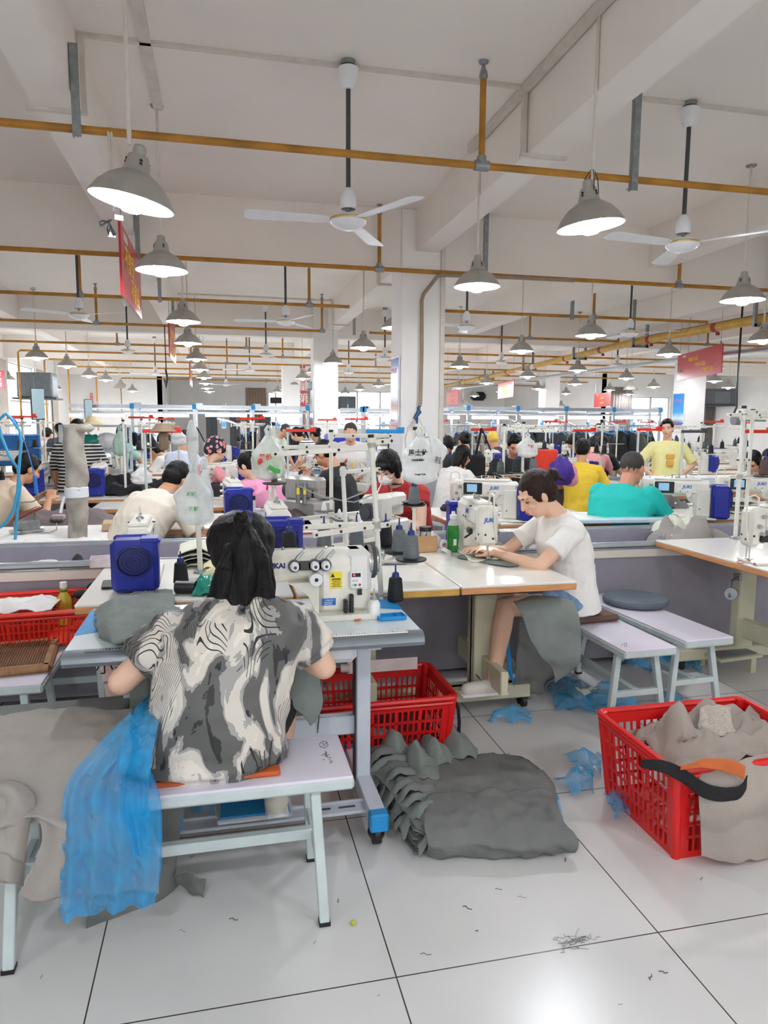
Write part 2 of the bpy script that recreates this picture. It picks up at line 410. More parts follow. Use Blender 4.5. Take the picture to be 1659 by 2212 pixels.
m = MB(); m.box((4.0, 5.02, HC-0.012), (2.4, 0.035, 0.024)); tag(m.build('cable_trunking', TRUNK), 'cream cable trunking on the ceiling at the right ceiling fan', 'cable trunking')
for (y, lab) in ((10.0, 'behind the first cross beam'), (14.2, 'before the second cross beam')):
    m = MB(); m.box((0.7, y, HC-0.015), (2.9, 0.04, 0.03)); m.box((2.17, y, 3.66), (0.03, 0.04, 0.46)); m.box((2.35, y, 3.42), (0.34, 0.04, 0.024))
    tag(m.build('cable_trunking', TRUNK), 'cream cable trunking across the ceiling bay ' + lab, 'cable trunking')
# vertical trunk and brown hose on the near column
m = MB(); m.box((2.52, 8.06, 2.2), (0.05, 0.03, 2.6)); tag(m.build('cable_trunking', TRUNK), 'beige vertical cable cover on the front face of the nearest column', 'cable trunking')

# ---------------- pendant lamps ----------------
def make_lamp():
    r = thing('pendant_lamp', '', 'pendant lamp', (0, 0, 2.68))
    m = MB(); m.lathe([(0.198, -0.004), (0.202, 0.0), (0.196, 0.012), (0.17, 0.055), (0.13, 0.098), (0.085, 0.128), (0.066, 0.138), (0.064, 0.136), (0.083, 0.122), (0.126, 0.093), (0.166, 0.052), (0.192, 0.01), (0.198, -0.004)], n=32, mis=[0, 0, 0, 0, 0, 0, 0, 1, 1, 1, 1, 1]); m.build('lamp_shade', [SHADEM, SHADEI], r, 60)
    m = MB(); m.lathe([(0.0665, 0.136), (0.062, 0.15), (0.05, 0.205), (0.046, 0.215), (0.032, 0.218), (0.031, 0.255), (0.024, 0.262), (0.012, 0.266), (0, 0.266)], n=20)
    for k in range(4):
        a = k*PI/2+0.4; m.cyl((0.05*math.cos(a), 0.05*math.sin(a), 0.172), (0.059*math.cos(a), 0.059*math.sin(a), 0.17), 0.008, n=8, mi=1); m.cyl((0.047*math.cos(a), 0.047*math.sin(a), 0.188), (0.0565*math.cos(a), 0.0565*math.sin(a), 0.185), 0.008, n=8, mi=1)
    m.build('lamp_neck', [SHADEM, BLACK], r)
    m = MB(); m.lathe([(0.0, -0.052), (0.04, -0.044), (0.068, -0.02), (0.078, 0.014), (0.066, 0.055), (0.035, 0.10), (0.02, 0.13)], n=16); m.build('bulb', BULBM, r)
    m = MB(); m.cyl((0, 0, 0.262), (0, 0, HC-2.68), 0.011, n=8); m.cyl((0, 0, HC-2.68-0.012), (0, 0, HC-2.68), 0.045, 0.05, n=16, mi=1); m.build('rod', [TRUNK, STEEL], r)
    return r
LAMP = make_lamp(); lamp_used = False
LX = [-5.85, -3.25, -0.43, 2.19, 4.86, 7.55, 10.3, 12.95, 15.6]
LY = [-5.4, -2.9, -0.3, 1.7, 4.06, 6.02, 8.85, 11.1, 14.35, 16.9, 19.7, 22.2, 25.4, 28.4]
COLN = ['far-left window row', 'row left of the left beam', 'row down the left of the photo', 'row right of the nearest column', 'second row right of the nearest column', 'row along the big main pipe', 'row right of the big main pipe', 'row at the far right column', 'row along the right wall']
far_name = ORD
XT = {}
for ci, x in enumerate(LX):
    seen = 0
    for y in LY:
        if ci == 0 and y < 10: continue
        if ci == 8 and (y > 25.5 or y < -1): continue
        if ci == 7 and (y > 25.8 or y < -1): continue
        if x == LX[1] and y > 30: continue
        px = (x - y*0.0) ; inview = y > 3.9 and -0.32*y-0.3 < x < 0.93*y+0.6
        if not inview:
            # outside the frame: still lights the room
            if y > 2 or ci in (0, 7, 8) or (abs(y) > 4.5 and ci % 2): continue
            if abs(y-1.7) < 0.01: continue
            lab = 'grey dome pendant lamp on a rod behind the photographer'; grp = 'lamps behind the photographer'
        else:
            lab = 'lit grey dome pendant lamp, %s one in the %s' % (far_name[seen], COLN[ci]); seen += 1; grp = 'pendant dome lamps on ceiling rods'
        o = LAMP if not lamp_used else dup(LAMP, (0, 0, 0))
        lamp_used = True
        dx = random.uniform(-0.03, 0.03) if y > 6.5 else 0; dz = random.uniform(-0.03, 0.03) if y > 6.5 else 0
        o.location = (x+dx, y, 2.68+dz); tag(o, lab, 'pendant lamp', grp)
        if abs(y-4.06) < 0.01 and ci == 2:
            for c in o.children:
                if c.name.split('.')[0] != 'rod': c.rotation_euler = (0.05, D(11), 0)
            o.scale = (1.08,)*3; o.location.z = 2.63
        if abs(y-4.06) < 0.01 and ci == 3:
            for c in o.children:
                if c.name.split('.')[0] != 'rod': c.rotation_euler = (0.0, D(-7), 0)
# wires around the neck of the nearest right lamp
m = MB()
for a in (0.3, 1.6, 2.9, 4.4): m.tube([(2.19+0.012*math.cos(a), 4.06+0.012*math.sin(a), 3.0), (2.19+0.045*math.cos(a), 4.06+0.045*math.sin(a), 2.95), (2.19+0.055*math.cos(a), 4.06+0.055*math.sin(a), 2.87)], 0.003, 5)
tag(m.build('wire_tie', BLACK), 'black wires tied round the neck of the nearest right pendant lamp', 'wire')
# two dark lamps that hang switched off among the far ones
def off_lamp(px, py, Y, lab):
    p = onY(px, py, Y); r = thing('pendant_lamp', lab, 'pendant lamp', p, 0, 'switched-off pendant lamps')
    m = MB(); m.lathe([(0.198, 0), (0.17, 0.055), (0.13, 0.098), (0.066, 0.138), (0.046, 0.215), (0.03, 0.25), (0, 0.262)], n=20); m.build('lamp_shade', SHADEM, r, 60)
    m = MB(); m.cyl((0, 0, 0.25), (0, 0, HC-p.z), 0.011, n=6); m.build('rod', TRUNK, r)
off_lamp(1212, 880, 24.0, 'switched-off dark pendant lamp left of the far middle column'); off_lamp(1362, 842, 17.5, 'switched-off grey pendant lamp above the small red board at right')
off_lamp(259, 838, 24.0, 'switched-off grey pendant lamp in the far left row'); off_lamp(1000, 873, 26.0, 'switched-off small pendant lamp beside the small red board right of the nearest column')

# ---------------- ceiling fans ----------------
def make_fan():
    r = thing('ceiling_fan', '', 'ceiling fan', (0, 0, 2.86)); top = HC-2.86
    m = MB(); m.cyl((0, 0, 0.2), (0, 0, top-0.05), 0.016, n=10); m.build('down_rod', DKGREY, r)
    m = MB(); m.lathe([(0, top-0.18), (0.035, top-0.18), (0.06, top-0.14), (0.07, top-0.05), (0.055, top-0.04), (0, top-0.04)]); m.lathe([(0.05, 0.09), (0.058, 0.12), (0.055, 0.17), (0.03, 0.22), (0.018, 0.23)]); m.build('canopy', WHITEP, r)
    m = MB(); m.cyl((0, 0, top-0.03), (0, 0, top), 0.05, n=14); m.cyl((-0.03, 0, top-0.06), (-0.03, 0, top), 0.008, n=6); m.build('ceiling_hook', STEEL, r); m = MB(); m.cyl((0, 0, 0.05), (0, 0, 0.2), 0.014, n=8); m.build('motor_stem', STEEL, r)
    m = MB(); m.lathe([(0, -0.045), (0.06, -0.04), (0.1, -0.022), (0.125, 0.0), (0.13, 0.02), (0.12, 0.035), (0.08, 0.05), (0.03, 0.06), (0, 0.06)], n=32); m.build('motor', WHITEP, r)
    m = MB(); m.lathe([(0.1305, 0.008), (0.133, 0.015), (0.1315, 0.024)], n=32); m.build('gold_band', M('brass', (196, 176, 110), 0.3, 0.6), r)
    for a in (180, 62, -62):
        m = MB(); c, s = math.cos(D(a)), math.sin(D(a)); R = Matrix.Rotation(D(a), 4, 'Z') @ Matrix.Rotation(D(9), 4, 'X')
        m.M = R; m.prism([(0.11, -0.03), (0.2, -0.055), (0.66, -0.07), (0.7, -0.05), (0.7, 0.05), (0.66, 0.07), (0.2, 0.055), (0.11, 0.03)], 0.012, 0.017); m.M = None; m.build('blade', WHITEP, r)
    return r
FAN = make_fan(); first = True
fl = [(0.88, 5.01, 'nearest white ceiling fan, in the bay left of the right beam'), (3.48, 5.01, 'white ceiling fan at right beside the nearest right lamp'), (-1.77, 10.1, 'white ceiling fan at left behind the second ochre pipe'), (0.89, 10.0, 'white ceiling fan left of the nearest column'), (3.44, 9.85, 'white ceiling fan just right of the nearest column'),
      (6.06, 9.9, 'white ceiling fan above the big ochre pipe'), (-1.75, 14.9, 'white ceiling fan behind the thin red board at left'), (0.92, 14.9, 'white ceiling fan in front of the second column'), (3.4, 14.9, 'white ceiling fan behind the nearest column at left'), (6.1, 15.1, 'white ceiling fan over the red board right of the nearest column'), (8.9, 15.0, 'white ceiling fan behind the big ochre pipe at right'), (11.6, 15.0, 'white ceiling fan right of the big red sign'),
      (0.76, 19.3, 'small far white ceiling fan left of the second column'), (3.4, 19.3, 'small far white ceiling fan right of the second column'), (8.12, 17.9, 'small far white ceiling fan left of the far middle column'), (-1.8, 21.5, 'small far white ceiling fan above the far left rack'), (0.2, 27, 'tiny far white ceiling fan above the dark wall recess')]
for k, (x, y, lab) in enumerate(fl):
    o = FAN if first else dup(FAN, (0, 0, 0), 0.25*(k % 3)-0.1*(k % 2)); first = False
    o.location = (x, y, 2.86); tag(o, lab, 'ceiling fan', 'white ceiling fans')

# ---------------- ochre pipes ----------------
def pipe(y, z, x0, x1, lab, risers=(), r=0.024, drop=None, hang=()):
    t = thing('ochre_pipe', lab, 'pipe', (0, 0, 0), 0, 'ochre pipes under the ceiling')
    m = MB(); pts = [(x0, y, z), (x1, y, z)]
    if drop: pts = [(x0, y, z-drop+0.05), (x0, y, z-0.06), (x0+0.06, y, z)] + [(x1, y, z)] if drop > 0 else pts
    if drop: m.tube([(x0-0.0, y, 1.2), (x0, y, z-0.05), (x0+0.05, y, z), (x1, y, z)], r, 10)
    else: m.cyl((x0, y, z), (x1, y, z), r, n=14)
    m.build('pipe_run', OCHRE, t)
    for rx, top in risers:
        m = MB(); m.cyl((rx, y, z), (rx, y, top-0.06 if top > 3.8 else top), r*0.9, n=12); m.build('riser', OCHRE, t)
        m = MB(); m.cyl((rx-0.05, y, z), (rx+0.05, y, z), r*1.45, n=12); m.cyl((rx, y, z), (rx, y, z+0.06), r*1.35, n=12)
        m.build('pipe_fitting', STEEL, t); m = MB()
        if top > 3.8: m.lathe([(0.035, 3.895), (0.03, 3.885), (0.012, 3.875), (0.016, 3.85), (0.026, 3.83), (0.03, 3.8), (0.02, 3.78)], (rx, y, 0), n=10); m.build('riser_cap', STEEL, t)
    return t
def hanger(x, y, z0, z1, lab):
    m = MB(); m.box((x, y-0.035, (z0+z1)/2), (0.05, 0.004, z1-z0)); m.box((x-0.023, y-0.015, (z0+z1)/2), (0.004, 0.04, z1-z0)); m.cyl((x, y-0.045, z0+0.05), (x, y-0.03, z0+0.05), 0.01, n=6); m.cyl((x-0.01, y-0.03, z0+0.03), (x-0.01, y+0.05, z0+0.03), 0.006, n=6)
    tag(m.build('pipe_hanger', STEEL), lab, 'pipe hanger', 'steel angle hangers of the pipes')
pipe(4.80, 3.235, -5.85, 19, 'nearest ochre pipe crossing the whole top of the photo', [(1.76, 3.88)])
pipe(8.02, 3.21, -5.85, 19, 'second ochre pipe, touching the front of the nearest column', [(1.76, 3.88), (5.55, 3.62)])
pipe(10.72, 3.22, -5.85, 1.9, 'third ochre pipe, left piece ending at the nearest column', [(-1.85, 3.88), (1.3, 3.88)])
pipe(10.72, 3.22, 3.0, 8.0, 'third ochre pipe, piece right of the nearest column', [(5.9, 3.6)])
pipe(13.62, 3.22, -5.85, 1.95, 'fourth ochre pipe, left piece', [(-2.1, 3.88), (1.89, 3.88)])
pipe(13.62, 3.22, 2.8, 8.1, 'fourth ochre pipe, piece right of the nearest column', [(6.1, 3.7)])
pipe(13.62, 3.22, 8.6, 14.5, 'fourth ochre pipe, piece right of the big main pipe', [(10.2, 3.6)])
pipe(16.9, 3.2, -4.9, 14.5, 'fifth ochre pipe with a drop at the left window wall', [(-2.2, 3.88), (0.6, 3.88), (5.2, 3.6)], 0.024, 1)
pipe(19.0, 3.2, -4.75, 14.5, 'sixth ochre pipe with a drop at the left', [(-1.2, 3.88), (1.6, 3.88)], 0.024, 1)
pipe(21.4, 3.2, -4.7, 14.5, 'seventh ochre pipe with a drop at the left', [(-0.8, 3.88), (0.2, 3.88), (4.6, 3.6)], 0.024, 1)
pipe(24.0, 3.2, -4.6, 14.5, 'eighth ochre pipe far down the hall', [(-0.5, 3.88), (2.6, 3.8)], 0.024, 1)
pipe(26.6, 3.2, -4.2, 14.5, 'ninth ochre pipe far down the hall', [(0.6, 3.8)], 0.024, 1)
pipe(29.75, 3.2, -3.8, 14.5, 'tenth ochre pipe far down the hall', [(-1.0, 3.8)], 0.024, 1)
for x, y, z0, lab in [(-0.80, 4.8, 3.18, 'steel hanger bolted to the left beam side'), (2.9, 4.8, 3.15, 'steel hanger right of the nearest right lamp'), (-0.80, 8.0, 3.15, 'steel hanger between the two left lamps'), (3.0, 8.0, 3.15, 'steel hanger beside the nearest column lamp'), (6.9, 8.0, 3.15, 'steel hanger above the rightmost lamp'),
                      (-0.80, 10.7, 3.16, 'steel hanger behind the third left lamp'), (-0.80, 13.6, 3.16, 'steel hanger behind the fourth left lamp'), (5.5, 10.7, 3.16, 'steel hanger at the third pipe right of the column'), (2.5, 13.6, 3.16, 'steel hanger at the fourth pipe behind the near column'), (8.4, 13.62, 3.1, 'steel hanger at the fourth pipe by the main pipe')]:
    hanger(x, y, z0, 3.88 if abs(x) > 0.9 else 3.7, 'grey ' + lab)
# big main pipe running away on the right with red bands
t = thing('main_pipe', 'thick ochre main pipe with red bands running away on the right', 'pipe')
A = V((8.2, 9.0, 3.12)); B_ = V((9.35, 30.0, 3.12)); pts = [V((8.6, 6.0, 3.14)), V((8.1, 10, 3.12)), V((8.0, 13, 3.12)), V((8.2, 16, 3.1)), V((8.8, 22, 3.1)), V((9.4, 30, 3.1))]
m = MB(); m.tube(pts, 0.072, 16); m.build('pipe_run', M('ochre_main', (196, 152, 58), 0.45, var=0.12), t)
for y in (8.2, 10.6, 12.4, 14.3, 16.2, 18.5, 21.0, 24.0, 27.0):
    for a, b in zip(pts, pts[1:]):
        if a.y <= y < b.y:
            p = a.lerp(b, (y-a.y)/(b.y-a.y)); d = (b-a).normalized(); m = MB(); m.cyl(p-d*0.05, p+d*0.05, 0.076, n=16); m.box(p+V((0.04, 0, -0.1)), (0.05, 0.04, 0.05)); m.build('red_band', M('red_band', (150, 40, 36), 0.6), t)
for y in (9.6, 12.7, 15.4, 19.0, 23.0):
    for a, b in zip(pts, pts[1:]):
        if a.y <= y < b.y:
            p = a.lerp(b, (y-a.y)/(b.y-a.y)); m = MB()
            for s in (-0.16, 0.14): m.box((p.x+s, p.y, 3.45), (0.05, 0.05, 0.9))
            m.box((p.x, p.y, 3.02), (0.36, 0.05, 0.05)); m.build('bracket', STEEL, t)
m = MB(); m.tube([p+V((0.28, 0, 0.12)) for p in pts], 0.02, 8); tag(m.build('cable_run', BLACK), 'black cable bundle running beside the thick ochre main pipe', 'cable')
m = MB(); m.tube([(10.6, 9.0, 3.0), (10.3, 16, 3.0), (9.9, 30, 3.0)], 0.05, 10); tag(m.build('silver_duct', ALU), 'silver wrapped duct running away behind the big red sign', 'duct')
# brown hose and pipe on the column
m = MB(); pts = [onY(x, y, Y) for x, y, Y in [(1240, 606, 7.95), (1120, 600, 7.93), (1000, 596, 7.93), (955, 594, 7.93), (945, 597, 7.95), (915, 635, 7.98), (911, 650, 7.98), (911, 760, 7.98), (908, 870, 7.98), (906, 878, 7.97)]]
m.tube(pts, 0.022, 10); HOSE = tag(m.build('air_pipe', M('brown_pipe', (150, 132, 112), 0.5)), 'brown pipe bending down the front face of the nearest column', 'pipe')
m = MB(); p = onY(904, 880, 7.95); m.cyl(p, onY(905, 890, 7.93), 0.022, n=10); m.cyl(onY(906, 888, 7.93), onY(895, 905, 7.9), 0.03, 0.02, n=10); m.cyl(onY(899, 895, 7.92), onY(901, 915, 7.9), 0.022, 0.012, n=10); tag(m.build('air_gun', M('blue_gun', (24, 78, 120), 0.4)), 'blue air gun hanging at the end of the brown pipe on the column', 'air gun')
m = MB(); m.tube([onY(898, 900, 7.9), onY(880, 925, 7.9), onY(875, 950, 7.9), onY(878, 985, 7.9)], 0.008, 6); m.tube([onY(903, 900, 7.9), onY(918, 930, 7.9), onY(914, 960, 7.9)], 0.006, 6); tag(m.build('clear_hose', M('clear_hose', (206, 204, 186), 0.3)), 'pale thin hoses looping below the blue air gun', 'hose')

# ---------------- signs ----------------
def board(name, x, y0, y1, z0, z1, side, lines, lab, cap=None):
    t = thing(name, lab, 'sign', (x, (y0+y1)/2, z0)); L = y1-y0; H = z1-z0
    m = MB(); m.box((0, 0, H/2), (0.02, L, H)); m.build('sign_board', REDSIGN, t)
    m = MB()
    for s in (-1, 1): m.cyl((0, s*L*0.42, H), (0, s*L*0.42, HC-z0-0.45), 0.004, n=5)
    m.build('chain', STEEL, t)
    # lettering on the side facing +x or -x
    for q, (s, dy, dz, sz, mt) in enumerate(lines):
        p = (side*0.0125, dy*side, dz); text(s, sz, facing(p, (0, side, 0), (0, 0, 1)), mt, t, depth=0.002, bold=0.008*sz)
    return t
sw = {'a': [('思想建设', -0.5, 0.53, 0.06, WLET), ('质量第一', -0.12, 0.35, 0.2, YEL), ('安全第一', 0.12, 0.13, 0.2, YEL)]}
board('hanging_sign', -0.80, 6.55, 8.05, 2.57, 3.17, 1, [('温馨提示', -0.45, 0.52, 0.07, WLET), ('不接受', -0.2, 0.35, 0.22, YEL), ('不良品', 0.2, 0.14, 0.22, YEL)], 'nearest red hanging board with yellow characters, seen edge-on at left')
board('hanging_sign', -0.78, 12.0, 13.5, 2.53, 3.16, 1, [('提高质量', -0.1, 0.38, 0.2, YEL), ('人人有责', 0.1, 0.14, 0.2, YEL)], 'thin red board seen edge-on behind the third left lamp')
board('hanging_sign', -0.8, 20.0, 21.5, 2.5, 3.1, 1, [('保持整洁', 0, 0.3, 0.2, YEL)], 'very thin far red board edge-on in the left lamp row')
p0, p1 = onY(1464, 795, 16.0), onY(1560, 785, 13.6)
# big sign at the right, turned a little towards the camera
def big_sign(pl, pr, Yl, Yr, lines, lab, ytl, ybl, ytr):
    a = onY(pl[0], pl[1], Yl); b = onY(pr[0], pr[1], Yr); a.z = b.z = (a.z+b.z)/2
    top = onY(pl[0], ytl, Yl).z; bot = onY(pl[0], ybl, Yl).z; H = top-bot; L = (b-a).length; rz = math.atan2(b.y-a.y, b.x-a.x)
    t = thing('hanging_sign', lab, 'sign', ((a.x+b.x)/2, (a.y+b.y)/2, bot), rz)
    m = MB(); m.box((0, 0, H/2), (L, 0.02, H)); m.build('sign_board', REDSIGN, t)
    m = MB()
    for s in (-1, 1): m.cyl((s*L*0.45, 0, H), (s*L*0.45, 0, HC-bot), 0.004, n=5)
    m.build('chain', STEEL, t)
    for (s, dx, dz, sz, mt) in lines: text(s, sz*H, facing((dx*L, -0.0125, dz*H), (1, 0, 0), (0, 0, 1)), mt, t, depth=0.002, bold=0.008*sz)
    return t
big_sign((1464, 795), (1560, 785), 14.6, 12.2, [('温馨提示', -0.33, 0.88, 0.09, WLET), ('不制造不良品', -0.12, 0.70, 0.17, YEL), ('不传递不良品', 0.05, 0.46, 0.17, YEL), ('不接受不良品', 0.22, 0.22, 0.17, YEL)], 'big red hanging sign with three lines of yellow characters in front of the right column', 768, 822, 750)
big_sign((1076, 845), (1110, 842), 20.5, 18.6, [('质量管理', -0.12, 0.66, 0.24, YEL), ('质量第一', 0.08, 0.28, 0.24, YEL)], 'red hanging sign with yellow characters right of the nearest column', 828, 862, 824)
big_sign((965, 860), (990, 858), 22.0, 20.4, [('质量就是生命', 0, 0.6, 0.14, YEL), ('责任重于泰山', 0, 0.28, 0.14, YEL)], 'small red hanging sign directly beside the right edge of the nearest column', 845, 876, 843)
big_sign((1284, 864), (1320, 862), 20.0, 18.2, [('温馨提示', -0.3, 0.88, 0.09, WLET), ('发现问题马上报', 0, 0.62, 0.15, YEL), ('及时处理要做好', 0, 0.28, 0.15, YEL)], 'red hanging sign in front of the black wall characters', 852, 880, 847)
def banner(px0, py0, px1, py1, Y, lab, ch='安全生产'):
    a, b = onY(px0, py0, Y), onY(px1, py1, Y); t = thing('wall_banner', lab, 'banner', ((a.x+b.x)/2, Y, b.z)); W_, H_ = abs(b.x-a.x), abs(a.z-b.z)
    m = MB(); m.box((0, 0, H_/2), (W_, 0.03, H_)); m.build('banner_cloth', M('pink_red_banner', (206, 70, 84), 0.6), t)
    for k, c in enumerate(ch[:3]): text(c, H_*0.26, facing((0, -0.018, H_*(0.8-0.3*k)), (1, 0, 0), (0, 0, 1)), WLET, t)
banner(115, 829, 126, 860, 27.0, 'pink-red banner with white characters beside the big wall cooler at left'); banner(194, 849, 201, 872, 30.8, 'narrow red banner on the white far-left wall')
banner(650, 789, 660, 880, 22.9, 'tall narrow red banner on the column behind the second column', '质量第一'); 
banner(-12, 800, 10, 840, 20.5, 'pink-red banner at the left frame edge above the window', '安全第')
def poster(x, y0, y1, z0, z1, sky, lab, low):
    t = thing('poster', lab, 'poster', (x-0.012, (y0+y1)/2, z0)); H = z1-z0; L = y1-y0
    m = MB(); m.box((0, 0, H/2), (0.012, L, H)); m.build('poster_frame', M('poster_white', (228, 230, 234), 0.25), t)
    mm = bpy.data.materials.new('poster_print'); mm.use_nodes = True; nt = mm.node_tree; b = nt.nodes['Principled BSDF']
    tc = nt.nodes.new('ShaderNodeTexCoord'); sp = nt.nodes.new('ShaderNodeSeparateXYZ'); nt.links.new(tc.outputs['Object'], sp.inputs[0])
    n = nt.nodes.new('ShaderNodeTexNoise'); n.inputs['Scale'].default_value = 6; nt.links.new(tc.outputs['Object'], n.inputs['Vector'])
    zz = math_(nt, 'ADD', math_(nt, 'DIVIDE', sp.outputs[2], H), math_(nt, 'MULTIPLY', math_(nt, 'SUBTRACT', n.outputs['Fac'], 0.5), 0.12))
    nt.links.new(ramp(nt, zz, low + [(0.99, lin(sky))], 'LINEAR'), b.inputs['Base Color']); b.inputs['Roughness'].default_value = 0.15
    m = MB(); m.box((-0.008, 0, H/2), (0.004, L-0.04, H-0.04)); m.build('poster_print', mm, t)
    text('企业文化', 0.07, facing((-0.0115, 0.02, H*0.8), (0, -1, 0), (0, 0, 1)), M('pink_lettering', (220, 90, 110), 0.5, var=0), t)
poster(2.04, 8.13, 8.53, 1.44, 2.28, (50, 100, 190), 'tall framed blue and cream poster on the left face of the nearest column', [(0.04, lin((220, 80, 70))), (0.14, lin((60, 130, 180))), (0.22, lin((210, 150, 110))), (0.4, lin((200, 200, 205))), (0.6, lin((190, 210, 235)))])
poster(1.91, 15.1, 15.56, 1.44, 2.4, (50, 100, 190), 'tall narrow blue poster on the left face of the second column', [(0.04, lin((220, 80, 70))), (0.14, lin((60, 130, 180))), (0.4, lin((200, 200, 205)))])
poster(10.8, 15.1, 15.56, 1.33, 2.27, (40, 140, 215), 'sky-blue mountain poster on the left face of the right column', [(0.06, lin((235, 238, 240))), (0.1, lin((226, 110, 60))), (0.2, lin((60, 110, 170))), (0.35, lin((200, 222, 235))), (0.5, lin((70, 160, 220)))])
m = MB(); m.box((2.36, 8.06, 1.41), (0.08, 0.02, 0.13), bev=0.004); tag(m.build('switch_box', WHITEP), 'small white switch box on the nearest column beside the hanging bag', 'switch')

# hanging cable bundle below the nearest left lamp
t = thing('cable_bundle', 'bundled black power cord and white plug tied on a strap below the nearest left lamp', 'cable', onY(240, 470, 4.6))
m = MB(); m.tube([onY(233, 276, 4.8)-t.location, onY(238, 330, 4.7)-t.location, onY(241, 440, 4.62)-t.location], 0.008, 6); m.tube([onY(240, 276, 4.8)-t.location, onY(243, 340, 4.7)-t.location, onY(246, 455, 4.62)-t.location], 0.008, 6); m.build('strap', TRUNK, t)
m = MB()
def px3(pts, Y): return [onY(a, b, Y)-t.location for a, b in pts]
m.tube(px3([(242, 475), (235, 478), (225, 484), (217, 488), (216, 480), (222, 477), (232, 480)], 4.58), 0.006, 6); m.tube(px3([(233, 476), (240, 490), (250, 507), (246, 508), (238, 492), (234, 508), (232, 495), (237, 480)], 4.57), 0.006, 6); m.build('power_cord', BLACK, t)
m = MB(); m.box(onY(241, 507, 4.6)-t.location, (0.045, 0.03, 0.03), bev=0.005); m.build('plug', WHITEP, t); m = MB(); m.box(onY(257, 470, 4.6)-t.location, (0.05, 0.004, 0.03), rz=0.4); m.build('paper_tag', WHITEP, t)
m = MB(); c = onY(446, 830, 12)
m = MB(); m.tube([V((onY(357, 772, 13.55).x, 13.6, 3.22)), onY(359, 800, 13.6)], 0.01, 6); m.tube([onY(358, 798, 13.6), onY(362, 818, 13.6), onY(358, 838, 13.6), onY(356, 820, 13.6)], 0.02, 6); tag(m.build('cord', BLACK), 'black cord knot hanging beside the thin red board', 'cord')

# ---------------- wall coolers, TVs, curtains ----------------
def cooler(c, sz, rz, lab):
    t = thing('wall_cooler', lab, 'air conditioner', c, rz); m = MB(); m.box((0, 0, sz[2]/2), sz, bev=0.03); m.build('housing', M('cooler_grey', (98, 104, 110), 0.5), t)
    m = MB()
    for k in range(14):
        for s in (-1, 1): m.box((s*(sz[0]/2+0.005), 0, sz[2]*(0.12+0.055*k)), (0.02, sz[1]*0.8, 0.012), mi=0)
    for k in range(12): m.box((0, -sz[1]/2-0.004, sz[2]*(0.15+0.06*k)), (sz[0]*0.4 if sz[0] > 1.4 else 0.02, 0.012, 0.01))
    m.build('grille', GREYM, t); m = MB(); m.box((0, 0, -0.02), (sz[0]+0.2, sz[1]+0.1, 0.04)); m.build('shelf_bracket', DKGREY, t)
a = onY(35, 858, 19.3); b = onY(112, 858, 19.3); cooler(((a.x+b.x)/2, 19.7, a.z), (b.x-a.x, 0.7, 0.62), 0, 'large grey wall cooler by the left windows')
a = onY(1526, 874, 24.5); b = onY(1608, 874, 24.5); cooler(((a.x+b.x)/2, 25.2, a.z), (b.x-a.x, 1.0, 0.62), 0, 'large grey wall cooler above the bright door at right')
a = onY(735, 882, 35); b = onY(770, 882, 35); cooler(((a.x+b.x)/2, 35.5, a.z), (b.x-a.x, 0.7, 0.6), 0, 'far wall cooler between the second and the nearest column')
for (x0, y0, x1, y1, Y, lab) in [(66, 838, 98, 907, 12.0, 'tall slim television on a pole in front of the left windows'), (182, 862, 200, 905, 16.2, 'slim dark television standing at the left end of the rack')]:
    a, b = onY(x0, y0, Y), onY(x1, y1, Y); t = thing('television', lab, 'television', ((a.x+b.x)/2, Y, 0), D(28))
    W_, H_ = abs(b.x-a.x), abs(a.z-b.z); m = MB(); m.box((0, 0.03, b.z+H_/2), (W_, 0.08, H_), bev=0.008); m.build('casing', BLACK, t)
    m = MB(); m.box((0.0, -0.015, b.z+H_/2), (W_*0.95, 0.01, H_*0.95)); m.build('screen', M('screen_pale', (150, 172, 178), 0.15, emit=0.25, var=0.03), t)
    m = MB(); m.cyl((0, 0.06, 0), (0, 0.06, b.z+0.1), 0.025, n=8); m.box((0, 0.06, 0.02), (0.4, 0.4, 0.04)); m.build('pole', STEEL, t)
def curtain(axis, pos, s0, s1, z0, z1, lab, rgb=(206, 198, 188)):
    m = MB()
    n = 60
    def fn(u, v):
        s = s0+(s1-s0)*u; d = 0.045*math.sin(u*PI*14)*(0.6+0.4*v)
        return (pos+d, s, z0+(z1-z0)*v) if axis == 'x' else (s, pos+d, z0+(z1-z0)*v)
    m.grid(fn, n, 6); tag(m.build('curtain', M('curtain_%d' % rgb[0], rgb, 0.85, var=0.05), None, 180, 0.004), lab, 'curtain')
curtain('x', XL+0.05, 21.0, 22.1, 0.8, 3.2, 'beige curtain between the two nearest left windows'); curtain('x', XL+0.05, 25.5, 26.3, 0.8, 3.2, 'beige curtain at the far end of the left windows'); curtain('x', XL+0.05, 27.6, 28.4, 0.8, 3.2, 'beige curtain against the white wall past the left windows')
curtain('y', YB-0.05, 1.2, 2.2, 0.8, 3.2, 'brown curtain by the far back window', (170, 148, 132)); curtain('y', YB-0.05, 3.5, 4.6, 0.8, 3.2, 'beige-pink curtain right of the far back window', (212, 190, 176)); curtain('y', YB-0.05, 4.9, 5.6, 0.8, 3.2, 'brown striped curtain far behind the second column', (168, 146, 130))
curtain('y', 25.95, 19.45, 19.95, 0.4, 3.0, 'grey-brown curtain at the right end of the bright door', (140, 132, 126)); curtain('y', 25.95, 15.2, 16.1, 0.4, 3.0, 'grey-brown curtain left of the right column windows', (150, 142, 136))
